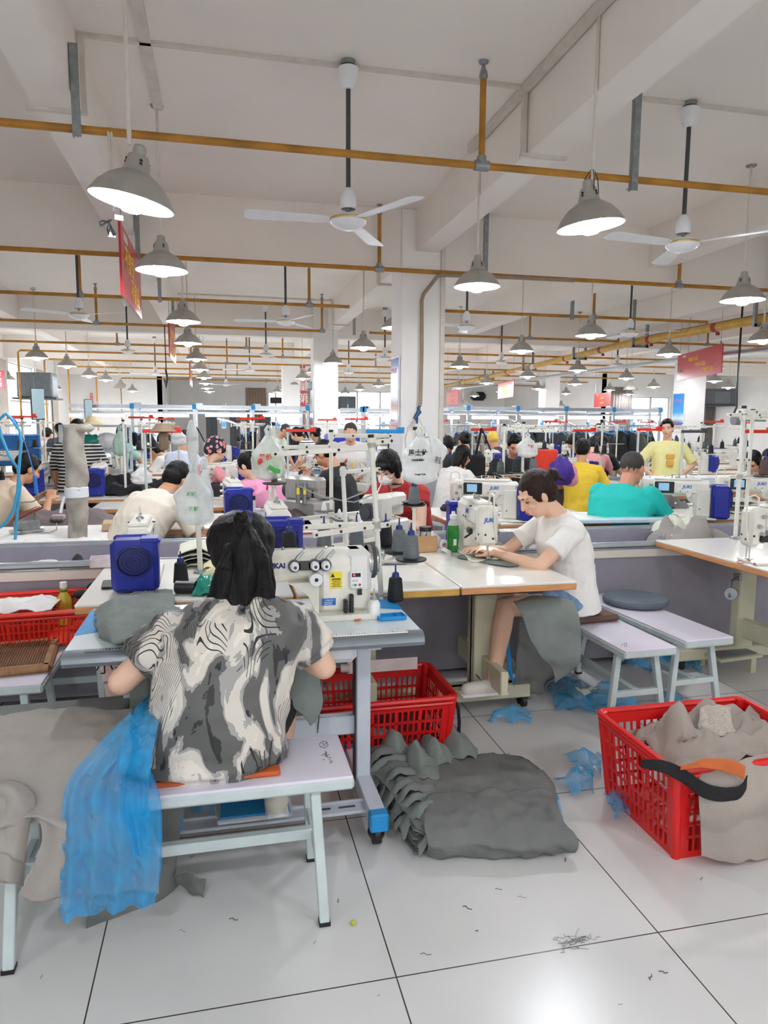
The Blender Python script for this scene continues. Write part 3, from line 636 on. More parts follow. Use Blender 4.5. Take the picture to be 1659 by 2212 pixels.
# security camera and speaker on the back wall
m = MB(); p = onY(604, 865, 35.7); m.box(p+V((0, 0.1, 0)), (0.9, 0.3, 0.3), bev=0.03); tag(m.build('wall_speaker', BLACK), 'long black box mounted on the far back wall', 'speaker')
m = MB(); p = onY(1033, 856, 35.6); m.box(p, (0.8, 0.5, 0.45), bev=0.15); tag(m.build('wall_speaker', BLACK), 'black loudspeaker high on the far wall right of the nearest column', 'speaker')
m = MB(); p = onY(628, 874, 35.86); m.cyl(p, p+V((0.3, -0.2, 0.1)), 0.07, n=10); m.box(p+V((0.1, 0.1, 0.3)), (0.05, 0.05, 0.5)); tag(m.build('security_camera', WHITEP), 'white camera hanging below the far black box', 'camera')
# window-less grey cabinet blocks in the recess
for k, (px0, px1, Y, lab) in enumerate([(445, 470, 34, 'left grey locker in the far recess'), (496, 520, 34, 'middle grey locker in the far recess'), (560, 585, 34, 'right grey locker in the far recess')]):
    a, b = onY(px0, 900, Y), onY(px1, 940, Y); m = MB(); m.box(((a.x+b.x)/2, Y, 1.0), (b.x-a.x, 0.5, 2.0), bev=0.01); m.box(((a.x+b.x)/2, Y-0.26, 1.0), (0.02, 0.01, 1.9), mi=1); tag(m.build('locker', [DKGREY, BLACK]), lab, 'locker')

# ---------------- hanging rack with tube lights ----------------
RY = 16.6
def rack(px0, py0, px1, py1, posts, lab, npx):
    a, b = onY(px0, py0, RY), onY(px1, py1, RY); z = (a.z+b.z)/2; t = thing('garment_rack', lab, 'rack', ((a.x+b.x)/2, RY, 0)); ox = (a.x+b.x)/2
    for dy in (0, 1.3): m = MB(); m.box((0, dy, z), (b.x-a.x, 0.06, 0.08)); m.build('top_rail', ALU, t); m = MB(); m.box((0, dy, z-0.12), (b.x-a.x, 0.03, 0.03)); m.build('lower_rail', ALU, t)
    for q in posts:
        p = onY(q, 900, RY); 
        for dy in (0, 1.3):
            m = MB(); m.box((p.x-ox, dy, z/2), (0.06, 0.06, z)); m.box((p.x-ox, dy-0.032, z+0.01), (0.09, 0.02, 0.12), mi=1); m.build('post', [ALU, BLUEC], t)
        m = MB(); m.box((p.x-ox, 0.65, z-0.03), (0.04, 1.3, 0.04)); m.box((p.x-ox+0.1, 0.3, z+0.06), (0.16, 0.25, 0.06)); m.build('cross_bar', ALU, t)
    return t, z, ox
r1, z1, _ = rack(150, 874, 668, 884, (286, 420, 547, 664), 'silver frame of the overhead garment rack left of the nearest column', 6)
r2, z2, _ = rack(735, 884, 842, 887, (782, 787), 'silver frame piece of the garment rack between the two white columns', 3)
r3, z3, _ = rack(968, 889, 1432, 880, (1011, 1118, 1222, 1325, 1425), 'silver frame of the overhead garment rack right of the nearest column', 6)
tl = [(150, 176), (200, 268), (313, 408), (444, 533), (568, 652), (735, 768), (796, 842), (968, 992), (1020, 1097), (1127, 1200), (1228, 1300), (1328, 1398)]
for k, (a, b) in enumerate(tl):
    yy = 897 if a < 900 else 902; A_, B2 = onY(a, yy, RY+0.25), onY(b, yy, RY+0.25)
    t = thing('tube_light', 'lit tube light under the garment rack, number %s from the left' % ['one', 'two', 'three', 'four', 'five', 'six', 'seven', 'eight', 'nine', 'ten', 'eleven', 'twelve'][k], 'tube light', ((A_.x+B2.x)/2, A_.y, A_.z), 0, 'tube lights of the garment rack')
    L_ = B2.x-A_.x; m = MB(); m.cyl((-L_/2, 0, 0), (L_/2, 0, 0), 0.032, n=8); m.build('tube', TUBEM, t); m = MB(); m.box((0, 0, 0.055), (L_, 0.08, 0.04)); m.cyl((0, 0, 0.05), (0, 0, 0.26), 0.01, n=6); m.build('fitting', WHITEP, t)
for k, px in enumerate((358, 484, 601, 828, 1065, 1170, 1269, 1368)):
    p = onY(px, 918, RY+0.1); m = MB(); m.box(p, (0.1, 0.03, 0.16), bev=0.008); m.box(p+V((0, -0.017, 0.01)), (0.08, 0.004, 0.1), mi=1); m.cyl(p+V((0, 0, 0.08)), p+V((0, 0, 0.3)), 0.008, n=6)
    tag(m.build('terminal', [WHITEP, M('blue_screen', (60, 150, 220), 0.2, emit=0.6, var=0)]), 'small white terminal with blue screen hung on the rack, number %s from the left' % ['one', 'two', 'three', 'four', 'five', 'six', 'seven', 'eight'][k], 'terminal', 'rack terminals')
# curved white duct rails of the rack (sloping branches)
for k, (x0, y0, x1, y1) in enumerate([(532, 925, 470, 905), (640, 925, 585, 912), (1005, 912, 1050, 930), (1098, 905, 1140, 930), (1200, 905, 1262, 930), (1300, 905, 1345, 930), (1398, 905, 1418, 915)]):
    m = MB(); a, b = onY(x0, y0, RY-1.0), onY(x1, y1, RY+0.6); m.tube([a, a.lerp(b, 0.5)+V((0, 0, 0.03)), b], 0.022, 8)
    for q in range(5): p = a.lerp(b, 0.1+0.2*q); m.cyl(p, p+V((0, 0, -0.08)), 0.014, n=6)
    tag(m.build('branch_rail', ALU), 'sloping white branch rail of the garment rack, number %s from the left' % ['one', 'two', 'three', 'four', 'five', 'six', 'seven'][k], 'rail', 'branch rails of the rack')

# ================= people =================
SKIN = M('skin', (222, 178, 150), 0.5, var=0.04, scale=5); SKIN2 = M('skin_warm', (206, 152, 118), 0.5, var=0.04, scale=5); SKINP = M('skin_pale', (226, 186, 160), 0.5, var=0.03, scale=5)
HAIR = M('black_hair', (14, 10, 10), 0.45, spec=0.22, var=0.25, scale=40, stretch=(3, 3, 0.5), bump=0.4, bscale=90); HAIRB = M('brown_hair', (42, 22, 17), 0.45, spec=0.25, var=0.3, scale=40, stretch=(3, 3, 0.5), bump=0.4, bscale=90)
LIPM = M('lips', (178, 92, 84), 0.5, var=0)
EYEM = M('eye_dark', (34, 24, 22), 0.4, var=0)
def folds(amp, f, seed=0.0, stretch=(1, 1, 1)):
    s = V(stretch); o = V((seed, seed*1.7, seed*0.3))
    def fn(co, nr):
        p = V((co.x*s.x, co.y*s.y, co.z*s.z))*f+o
        w = noise.noise(p*0.5)*1.1
        r = 1-abs(noise.noise(p+V((w, w, w))*1.2))*2.2
        return nr*amp*(r*0.7+noise.noise(p*2.1)*0.3)
    return fn
def ik(sh, tgt, l1, l2, pole):
    sh, tgt = V(sh), V(tgt); d = tgt-sh; L = min(d.length, (l1+l2)*0.985); t = d.normalized()
    a = (l1*l1-l2*l2+L*L)/(2*L); h = math.sqrt(max(l1*l1-a*a, 1e-6)); p = V(pole); p = (p-t*p.dot(t)).normalized()
    return sh+t*a+p*h, sh+t*L
def hand(mb, wrist, fwd, palmn, side, curl=0.5, k=1.0, grip=False):
    # fwd: direction of fingers, palmn: palm normal (towards what it touches), side: +1 thumb towards cross(fwd, palmn)
    f = V(fwd).normalized(); n = V(palmn); n = (n-f*n.dot(f)).normalized(); s = f.cross(n)*side
    w = V(wrist); mb.cap(w-f*0.01, w+f*0.03*k, 0.024*k, 0.026*k, 10)
    for i in range(4):
        y = (-0.030+0.02*i)*k; mb.cap(w+f*0.03*k+s*y*0.7, w+f*0.085*k+s*y, 0.0135*k, 0.0115*k, 8)
        L = (0.062, 0.076, 0.08, 0.07)[i]*k; p = w+f*0.085*k+s*y*1.02; spread = s*(0.06*(i-1.5))
        d1 = (f+spread+n*curl*0.35).normalized(); p2 = p+d1*L*0.45; d2 = (f+spread+n*curl*1.1).normalized(); p3 = p2+d2*L*0.32; d3 = (f*0.8+spread+n*curl*1.9).normalized(); p4 = p3+d3*L*0.25
        r = (0.0078, 0.0088, 0.009, 0.0085)[i]*k; mb.cap(p, p2, r*1.08, r, 8); mb.cap(p2, p3, r, r*0.92, 8); mb.cap(p3, p4, r*0.92, r*0.8, 8)
    b = w+f*0.02*k+s*0.022*k; d = (f*0.75+s*0.65+n*0.35).normalized(); q = b+d*0.045*k; d2 = (f*0.95+s*0.15+n*0.3).normalized(); q2 = q+d2*0.032*k
    mb.cap(b, q, 0.014*k, 0.011*k, 8); mb.cap(q, q2, 0.0105*k, 0.0085*k, 8); mb.cap(q2, q2+d2*0.014*k, 0.0085*k, 0.0075*k, 8)

def person(label, hpx, hpy, Y, yaw, sit=True, lean=18, nod=25, hands=None, poles=None, shirt=None, skin=SKIN, hair='short', hairm=HAIR, pants=None, sleeve=0.5, size=1.0, fat=1.0, voxel=0.009, face=True, legs='long', turn=0.0, extra=None, tilt=0.0, group=None, headz=None, shirtname='shirt', root=None, foldamp=0.006, foldf=9, hz=None, shoesm=None, side=0.0, handk=1.0, necklean=None, knees=None, feet=None, reach='flat', mid=None, tk=1.0, headk=1.0, hairk=1.0, elb=None, shdrop=0.03):
    seg = [q*tk for q in (0.12, 0.14, 0.12, 0.10)]; H = V((0, 0, hz or (0.545 if sit else 0.92)))
    pts = [H]; ang = [lean*0.35, lean*0.8, lean*1.1, lean*1.3]
    for l, a in zip(seg, ang): pts.append(pts[-1]+V((math.sin(D(side))*l, math.sin(D(a))*l*math.cos(D(side)), math.cos(D(a))*l)))
    dirs = [V((math.sin(D(side)), math.sin(D(a)), math.cos(D(a)))).normalized() for a in [lean*0.2]+ang]
    SH = pts[4]; na = lean*1.0+nod*0.35 if necklean is None else necklean
    nd = V((0, math.sin(D(na)), math.cos(D(na)))); NB = SH+dirs[4]*0.045; HB = NB+nd*0.085
    # head frame
    Rh = Matrix.Rotation(D(turn), 3, 'Z') @ Matrix.Rotation(-D(nod), 3, 'X') @ Matrix.Rotation(D(tilt), 3, 'Y')
    hc = HB+Rh @ V((0, 0.018, 0.075)); hp = lambda x, y, z: hc+Rh @ V((x*headk, y*headk, z*headk))
    hk = 1.0
    tgt = onY(hpx, hpy, Y); sc = size if headz is None else 1.0
    rz = D(yaw)
    if root is None:
        sc = tgt.z/hc.z if headz is None else size
        if not (0.86 < sc < 1.12): sc = max(0.86, min(1.12, sc))
        off = Matrix.Rotation(rz, 3, 'Z') @ V((hc.x, hc.y, 0))*sc; root = (tgt.x-off.x, tgt.y-off.y, 0)
    r = thing('person', label, 'person', root, rz, group); r.scale = (sc,)*3
    fx = fat
    # arms
    SW = 0.172*(0.5+0.5*fx); l1, l2 = 0.275, 0.245; arms = []
    if hands is None: hands = [(-0.11, 0.46, 0.83), (0.12, 0.44, 0.83)]
    for k, sd in enumerate((-1, 1)):
        S = SH-dirs[4]*shdrop+V((sd*SW, 0.01, 0)); tg = hands[k]
        pl = (poles[k] if poles else (sd*0.7, -0.2, -0.8)); E_, W_ = ik(S, tg, l1, l2, pl) if not elb else (V(elb[k]), V(tg)); arms.append((S, E_, W_))
    # legs
    lg = []
    for k, sd in enumerate((-1, 1)):
        hp_ = H+V((sd*0.09*fx, 0.0, -0.01))
        if sit:
            kn = V((sd*0.12, 0.42, 0.50)) if not knees else V(knees[k]); an = V((sd*0.12, 0.40, 0.09)) if not feet else V(feet[k])
        else: kn = V((sd*0.09, 0.03, 0.49)); an = V((sd*0.10, -0.01, 0.08))
        lg.append((hp_, kn, an))
    # skin: one continuous body
    b = MB(); ex = V((1, 0, 0))
    def rings(grow, sc_=1.0, top=True):
        out = []
        for p, d, (rx, ry) in zip(pts, dirs, [(0.165, 0.125), (0.145, 0.112), (0.155, 0.118), (0.172, 0.112), (0.135, 0.075)]):
            fw = ex.cross(d).normalized()*-1; out.append((p, ex*(rx*fx+grow), fw*(ry*(0.4+0.6*fx)+grow)))
        if top: out.append((SH+dirs[4]*0.045, ex*(0.062+grow*0.7), (ex.cross(dirs[4]).normalized()*-1)*(0.055+grow*0.7)))
        return out
    b.loft(rings(-0.012)); b.sph(H+V((0, 0, -0.02)), (0.15*fx, 0.12, 0.10))
    b.cap(NB-nd*0.03, HB+nd*0.03, 0.056*(0.6+0.4*fx), 0.05*(0.6+0.4*fx))
    b.sph(hp(0, -0.012, 0.022), (0.076*headk, 0.092*headk, 0.088*headk), Rh); b.sph(hp(0, 0.022, -0.035), (0.06*(0.7+0.3*fx)*headk, 0.066*headk, 0.082*headk), Rh); b.sph(hp(0, 0.042, -0.088), (0.034, 0.034, 0.026), Rh)
    b.sph(hp(0, 0.01, -0.065), (0.055*(0.5+0.5*fx), 0.055, 0.045), Rh)
    b.cap(hp(0, 0.084, 0.012), hp(0, 0.102, -0.026), 0.0085, 0.0125, 10); b.sph(hp(0, 0.094, -0.03), (0.018, 0.013, 0.009), Rh)
    for s in (-1, 1): b.sph(hp(s*0.038, 0.062, -0.026), (0.026, 0.024, 0.024), Rh); b.sph(hp(s*0.076, 0.0, -0.012), (0.012, 0.019, 0.032), Rh)
    b.cap(hp(-0.018, 0.086, -0.055), hp(0.018, 0.086, -0.055), 0.009, n=8); b.cap(hp(-0.012, 0.082, -0.067), hp(0.012, 0.082, -0.067), 0.009, n=8); b.sph(hp(0, 0.072, 0.026), (0.056, 0.02, 0.014), Rh)
    for k, (S, E_, W_) in enumerate(arms):
        b.cap(S, E_, 0.046*(0.3+0.7*fx), 0.036*(0.3+0.7*fx)); m_ = E_.lerp(W_, 0.3); b.cap(E_, m_, 0.036*(0.3+0.7*fx), 0.037*(0.3+0.7*fx)); b.cap(m_, W_, 0.037*(0.3+0.7*fx), 0.024)
        fd = (W_-E_).normalized(); pn = V((0, 0, -1))
        if reach == 'flat': fd = (fd+V((0, 0, 0.5)) if fd.z < -0.3 else fd)
        if reach == 'hip' and k in (0, 1): pn = V((-1 if k else 1, 0.3, 0))
        hand(b, W_, fd, pn, -1 if k else 1, 0.35 if reach == 'flat' else 0.9, handk)
    for (a_, kn, an) in lg:
        b.cap(a_, kn, 0.075*(0.3+0.7*fx), 0.052); q = kn.lerp(an, 0.3); b.cap(kn, q, 0.05, 0.052); b.cap(q, an, 0.052, 0.034)
        b.cap(an+V((0, -0.03, -0.045)), an+V((0, 0.13, -0.06)), 0.034, 0.024)
    me_mats = [skin]; remesh(b, 'body', me_mats, r, voxel, 3)
    # shirt
    if shirt:
        s = MB(); g = 0.014; rg = rings(g); rg[0] = (pts[0]-dirs[0]*0.05, rg[0][1]*1.05, rg[0][2]*1.08)
        s.loft(rg)
        for k, (S, E_, W_) in enumerate(arms):
            e = S.lerp(E_, sleeve); s.cap(S, e, 0.064*(0.3+0.7*fx), 0.058*(0.3+0.7*fx)); s.cap(SH+V((0, 0.0, 0.005)), S, 0.05, 0.058)
            s.cyl(e, e+(E_-S).normalized()*0.05, 0.060*(0.3+0.7*fx), 0.062*(0.3+0.7*fx), n=16)
            if sleeve >= 1: s.cap(E_, W_.lerp(E_, 0.15), 0.05, 0.04)
        if mid: mid(s, pts, dirs, arms)
        remesh(s, shirtname, shirt, r, voxel, 4, folds(foldamp, foldf, hpx*0.37))
    if pants:
        s = MB(); s.sph(H+V((0, 0, -0.02)), (0.168*fx, 0.135, 0.115)); s.loft([(pts[0]-V((0, 0, 0.03)), ex*0.172*fx, V((0, 0.135, 0))), (pts[0]+dirs[1]*0.06, ex*0.16*fx, V((0, 0.13, 0)))])
        for (a_, kn, an) in lg:
            if legs == 'long': s.cap(a_, kn, 0.088*(0.3+0.7*fx), 0.066); s.cap(kn, an, 0.066, 0.055)
            elif legs == 'shorts': s.cap(a_, a_.lerp(kn, 0.42), 0.09*(0.3+0.7*fx), 0.08)
            else: s.cap(a_, kn, 0.09, 0.07)
        remesh(s, 'trousers' if legs == 'long' else 'shorts', pants, r, voxel*1.15, 4, folds(0.004, 12, hpx*0.11))
    sm = shoesm or BLACK
    for (a_, kn, an) in lg:
        s = MB(); s.cap(an+V((0, -0.035, -0.04)), an+V((0, 0.135, -0.05)), 0.042, 0.034); s.box(an+V((0, 0.05, -0.076)), (0.08, 0.25, 0.018), bev=0.0089, mi=1); s.build('shoe', [sm, WHITEP], r, 60)
    # hair
    hr = MB(); up = V((0, 0, 1))
    if hair == 'shaved':
        hr.sph(hp(0, -0.02, 0.03), (0.0785*headk, 0.0895*headk, 0.0865*headk), Rh); hr.sph(hp(0, -0.035, -0.005), (0.068, 0.065, 0.06), Rh)
    elif hair != 'cap':
        hr.sph(hp(0, -0.022, 0.034), (0.084*hairk, 0.096*headk, 0.090*headk), Rh); hr.sph(hp(0, -0.045, -0.012), (0.074*hairk, 0.07*headk, 0.075*headk), Rh)
    if hair.startswith('bun') or hair in ('pony', 'long', 'bob'):
        for s_ in (-1, 1): hr.sph(hp(s_*0.066, 0.008, 0.012), (0.018, 0.04, 0.045), Rh)
    if hair == 'short':
        for s_ in (-1, 1): hr.sph(hp(s_*0.068, 0.008, 0.03), (0.017, 0.036, 0.03), Rh)
        hr.sph(hp(0.0, 0.04, 0.085), (0.05, 0.035, 0.025), Rh)
    if hair == 'bun':
        hr.sph(hp(0, -0.125, 0.03), (0.034, 0.036, 0.04), Rh); hr.cap(hp(0, -0.09, 0.03), hp(0, -0.12, 0.03), 0.026, 0.02); hr.cap(hp(0.01, -0.14, 0.01), hp(0.0, -0.165, -0.035), 0.014, 0.006)
    if hair == 'topbun': hr.sph(hp(0, -0.08, 0.115), (0.036, 0.036, 0.034), Rh)
    if hair == 'pony':
        hr.tube([hp(0, -0.1, 0.05), hp(0, -0.15, 0.03), hp(0, -0.165, -0.05), hp(0, -0.15, -0.17)], [0.02, 0.03, 0.03, 0.012], 10)
    if hair == 'long':
        hr.sph(hp(0, -0.065, -0.08), (0.07, 0.045, 0.12), Rh)
        for s_ in (-1, 1): hr.cap(hp(s_*0.062, -0.01, 0.0), hp(s_*0.058, -0.01, -0.13), 0.026, 0.016)
    if hair == 'bob':
        for s_ in (-1, 1): hr.cap(hp(s_*0.066, -0.005, 0.03), hp(s_*0.07, 0.015, -0.055), 0.03, 0.022); hr.cap(hp(s_*0.05, 0.055, 0.06), hp(s_*0.062, 0.05, 0.0), 0.024, 0.012)
        hr.cap(hp(-0.04, 0.072, 0.055), hp(0.04, 0.072, 0.055), 0.022)
        hr.sph(hp(0, -0.05, -0.05), (0.068, 0.05, 0.05), Rh)
    if hair == 'cap':
        hr.sph(hp(0, -0.022, 0.042), (0.1, 0.11, 0.1), Rh); hr.sph(hp(0, -0.08, -0.01), (0.075, 0.055, 0.07), Rh)
    hm = hairm
    if hair != 'none':
        o = remesh(hr, 'hair' if hair != 'cap' else 'floral_cap', hm, r, max(0.006, voxel*0.8), 2, (lambda co, n_: n_*0.003*noise.noise(V((co.x*90, co.y*90, co.z*12)))) if hair != 'cap' else None)
    if face:
        for s_ in (-1, 1):
            e = MB(); e.tube([hp(s_*0.018, 0.0745, 0.003), hp(s_*0.03, 0.0775, 0.0), hp(s_*0.043, 0.070, 0.003)], [0.0025, 0.0036, 0.002], 6); e.build('eyelash', EYEM, r)
            e = MB(); e.tube([hp(s_*0.014, 0.0885, 0.024), hp(s_*0.032, 0.0855, 0.029), hp(s_*0.05, 0.070, 0.022)], [0.002, 0.0036, 0.002], 6); e.build('eyebrow', HAIR, r)
        e = MB(); e.tube([hp(-0.02, 0.089, -0.057), hp(-0.008, 0.0965, -0.054), hp(0, 0.0965, -0.056), hp(0.008, 0.0965, -0.054), hp(0.02, 0.089, -0.057)], [0.0022, 0.0045, 0.004, 0.0045, 0.0022], 6); e.tube([hp(-0.016, 0.0885, -0.062), hp(0, 0.0925, -0.066), hp(0.016, 0.0885, -0.062)], [0.002, 0.005, 0.002], 6); e.build('lips', LIPM, r)
    r['_x'] = 0; del r['_x']
    if extra: extra(r, dict(hp=hp, arms=arms, pts=pts, dirs=dirs, SH=SH, NB=NB, Rh=Rh, legs=lg, ex=ex))
    return r, dict(hp=hp, arms=arms, pts=pts, dirs=dirs, SH=SH, legs=lg)

# ================= sewing machines =================
SCREEN = M('dark_screen', (34, 44, 52), 0.15, var=0.05); SCRB = M('screen_blue', (120, 160, 190), 0.2, emit=0.5, var=0.05)
def led(parent, loc, power=1.0):
    m = MB(); m.cyl((loc[0], loc[1], loc[2]), (loc[0], loc[1], loc[2]+0.008), 0.012, n=10); m.build('needle_lamp', M('needle_lamp', (250, 252, 255), 0.4, var=0, emit=60*power), parent)
def make_juki(label, kind='screen', detail=True, glow=True):
    # origin at the middle of the bed on the table; head at -x, motor at +x, operator at -y
    t = thing('sewing_machine', label, 'sewing machine')
    m = MB(); m.box((0.0, 0, 0.008), (0.52, 0.178, 0.016), bev=0.005); m.build('bed', CREAM, t)
    m = MB()
    m.box((0.165, 0, 0.13), (0.13, 0.12, 0.24), bev=0.02); m.box((0.0, 0, 0.235), (0.44, 0.112, 0.115), bev=0.022); m.cyl((0.09, -0.05, 0.165), (0.09, 0.05, 0.165), 0.04, n=14)
    m.box((-0.235, 0, 0.19), (0.095, 0.10, 0.20), bev=0.018); m.box((-0.235, 0.0, 0.27), (0.08, 0.09, 0.05), bev=0.012); m.box((-0.02, 0, 0.299), (0.34, 0.085, 0.02), bev=0.008)
    m.build('arm', CREAM, t)
    m = MB(); m.box((0.285, 0.0, 0.135), (0.13, 0.19, 0.25), bev=0.02); m.box((0.28, 0.06, 0.25), (0.12, 0.09, 0.03), bev=0.012); m.box((0.23, -0.02, 0.22), (0.03, 0.14, 0.10), bev=0.01); m.build('motor_housing', BLUEM, t)
    m = MB()
    R = Matrix.Rotation(PI/2, 3, 'Y'); m.lathe([(0.0, 0.012), (0.008, 0.012), (0.009, 0.004), (0.062, 0.004), (0.066, 0.014), (0.072, 0.014), (0.074, 0.0)], (0.35, 0.0, 0.16), R, 28)
    for q in range(3): m.lathe([(0.02+0.014*q, 0.004), (0.02+0.014*q, 0.010), (0.025+0.014*q, 0.010), (0.025+0.014*q, 0.004)], (0.35, 0.0, 0.16), R, 24)
    m.build('hand_wheel', M('blue_wheel', (16, 24, 96), 0.35, var=0.1), t)
    m = MB(); m.cyl((-0.245, 0, 0.02), (-0.245, 0, 0.10), 0.004, n=8); m.cyl((-0.262, 0, 0.03), (-0.262, 0, 0.10), 0.005, n=8); m.box((-0.25, -0.01, 0.024), (0.03, 0.035, 0.006)); m.build('needle_bar', CHROME, t)
    m = MB(); m.tube([(-0.22, -0.01, 0.30), (-0.225, -0.015, 0.345), (-0.25, -0.02, 0.36), (-0.285, -0.02, 0.35), (-0.292, -0.02, 0.30), (-0.29, -0.025, 0.2), (-0.285, -0.04, 0.12)], 0.005, 6); m.build('thread_guard', CREAM, t)
    m = MB()
    for q in range(3): m.cyl((-0.06+0.05*q, 0, 0.305), (-0.06+0.05*q, 0, 0.335), 0.006, 0.004, n=8)
    m.tube([(-0.12, 0, 0.315), (-0.05, 0.01, 0.33), (0.05, 0, 0.33), (0.1, 0.01, 0.312)], 0.003, 5); m.cyl((-0.02, 0.0, 0.305), (-0.02, 0.0, 0.318), 0.018, n=10)
    for (x, z) in ((-0.215, 0.25), (-0.235, 0.2), (-0.22, 0.16)): m.cyl((x, -0.05, z), (x, -0.072, z), 0.012, 0.009, n=10)
    m.build('thread_guides', CHROME, t)
    if detail:
        m = MB()
        for (x, z, rr) in ((-0.26, 0.15, 0.006), (-0.21, 0.12, 0.006), (0.0, 0.21, 0.004), (0.05, 0.21, 0.004), (0.14, 0.08, 0.005), (-0.1, 0.28, 0.004)):
            for s in (-1, 1): m.cyl((x, s*0.048, z), (x, s*0.0615 if x > -0.2 else s*0.053, z), rr, n=8)
        m.cyl((-0.284, 0.02, 0.15), (-0.2845, 0.02, 0.15), 0.006, n=8); m.cyl((-0.286, -0.02, 0.13), (-0.287, -0.02, 0.13), 0.006, n=8)
        m.build('screw', BLACK, t)
        m = MB(); m.cyl((0.06, -0.055, 0.19), (0.06, -0.09, 0.19), 0.022, 0.019, n=16); m.cyl((-0.03, -0.055, 0.12), (-0.03, -0.075, 0.12), 0.008, n=8); m.build('stitch_dial', CREAM, t)
    if kind == 'screen':
        m = MB(); m.box((-0.115, -0.058, 0.238), (0.14, 0.01, 0.088), bev=0.004); m.build('control_screen', BLACK, t)
        m = MB(); m.box((-0.12, -0.0645, 0.242), (0.075, 0.003, 0.058)); m.build('display', SCRB, t)
        text('JUKI', 0.034, facing((0.045, -0.0572, 0.245), (1, 0, 0), (0, 0, 1)), BLUEL, t, shear=0.2, bold=0.0008)
        m = MB(); m.box((-0.2, -0.05, 0.135), (0.06, 0.02, 0.035), bev=0.005); m.build('switch_block', BLACK, t)
    else:
        text('JUKI', 0.03, facing((-0.285, 0.0, 0.225), (0, -1, 0), (0, 0, 1)), BLUEL, t, shear=0.2, bold=0.0008)
        text('JUKI', 0.032, facing((-0.03, -0.0572, 0.245), (1, 0, 0), (0, 0, 1)), BLUEL, t, shear=0.2, bold=0.0008)
        text('JUKI', 0.032, facing((-0.03, 0.0572, 0.245), (-1, 0, 0), (0, 0, 1)), BLUEL, t, shear=0.2, bold=0.0008)
        m = MB(); m.box((-0.13, 0.065, 0.15), (0.07, 0.02, 0.03), bev=0.005); m.cyl((-0.12, 0.06, 0.13), (-0.05, 0.07, 0.10), 0.006, n=8); m.build('knee_lifter', BLACK, t)
    if glow: led(t, (-0.21, -0.03, 0.085))
    return t
def make_overlock(label, body=CREAM):
    t = thing('overlock_machine', label, 'sewing machine')
    m = MB(); m.box((0, 0, 0.055), (0.34, 0.2, 0.11), bev=0.015); m.build('base', body, t)
    m = MB(); m.box((0.09, 0.02, 0.19), (0.15, 0.15, 0.17), bev=0.02); m.box((-0.06, 0.03, 0.23), (0.22, 0.1, 0.09), bev=0.02); m.box((-0.13, 0.02, 0.19), (0.06, 0.08, 0.12), bev=0.012); m.build('arm', body, t)
    m = MB()
    for q in range(4): m.cyl((-0.02+0.05*q, -0.05, 0.2+0.01*q), (-0.02+0.05*q, -0.085, 0.2+0.01*q), 0.015, 0.012, n=12)
    m.build('tension_disc', WHITEP, t)
    m = MB(); m.cyl((-0.14, 0.0, 0.11), (-0.14, 0, 0.2), 0.005, n=8); m.tube([(-0.1, 0.0, 0.28), (-0.12, -0.02, 0.33), (-0.02, -0.02, 0.34), (0.06, 0, 0.28)], 0.004, 6); m.box((-0.1, -0.07, 0.125), (0.1, 0.05, 0.02), bev=0.004); m.build('needle_bar', CHROME, t)
    m = MB(); m.cyl((0.165, 0.02, 0.17), (0.2, 0.02, 0.17), 0.06, n=24); m.cyl((0.2, 0.02, 0.17), (0.21, 0.02, 0.17), 0.03, n=14); m.build('hand_wheel', DKGREY, t)
    m = MB(); m.cyl((-0.14, -0.03, 0.11), (-0.14, -0.03, 0.118), 0.01, n=8); m.build('needle_plate', STEEL, t)
    return t
def make_table(label, sx, sy, edge=WOODE, h=0.78, legs_=(-1, 1), foot='y', cat='table', pan=True, motor=True, group=None, ins=0.13):
    t = thing('sewing_table', label, cat, (0, 0, 0), 0, group)
    m = MB(); m.box((0, 0, h-0.006), (sx, sy, 0.012), bev=0.003); m.box((0, 0, h-0.026), (sx, sy, 0.03), bev=0.004, mi=1); m.build('tabletop', [LAMIN, edge], t)
    for s in legs_:
        m = MB()
        if foot == 'y':
            m.box((s*(sx/2-0.12) if sx > 0.5 else s*0.1, 0, (h-0.04)/2+0.06), (0.06, 0.10, h-0.16), bev=0.006); m.box((s*(sx/2-0.12) if sx > 0.5 else s*0.1, 0, 0.1), (0.08, min(0.6, sy*0.9), 0.07), bev=0.006); m.box((s*(sx/2-0.12) if sx > 0.5 else s*0.1, 0, h-0.055), (0.07, sy*0.7, 0.03))
        else:
            m.box((0, s*(sy/2-ins), (h-0.04)/2+0.06), (0.12, 0.07, h-0.16), bev=0.006); m.box((0, s*(sy/2-ins), 0.1), (sx*0.92, 0.08, 0.07), bev=0.006); m.box((0, s*(sy/2-ins), h-0.055), (sx*0.7, 0.07, 0.03))
        m.build('leg', CREAMLEG, t)
    m = MB()
    if foot == 'y': m.box((0, 0, 0.25), (sx-0.3, 0.04, 0.12), bev=0.005)
    else: m.box((0, 0, 0.25), (0.04, sy-0.3, 0.12), bev=0.005)
    m.build('cross_beam', CREAMLEG, t)
    cc = [(-1, -1), (-1, 1), (1, -1), (1, 1)]
    for (a, b) in cc:
        m = MB(); x = a*(sx/2-0.12) if foot == 'y' else a*sx*0.42; y = b*min(0.27, sy*0.4) if foot == 'y' else b*(sy/2-ins)
        m.cyl((x-0.012, y, 0.03), (x+0.012, y, 0.03), 0.03, n=14); m.box((x, y, 0.06), (0.035, 0.05, 0.02)); m.build('caster', BLACK, t)
    if pan:
        m = MB(); m.box((0.0, 0.0, h-0.075), (min(sx*0.8, 0.5), min(sy*0.6, 0.5), 0.06), bev=0.01); m.build('oil_pan', DKGREY, t)
    return t
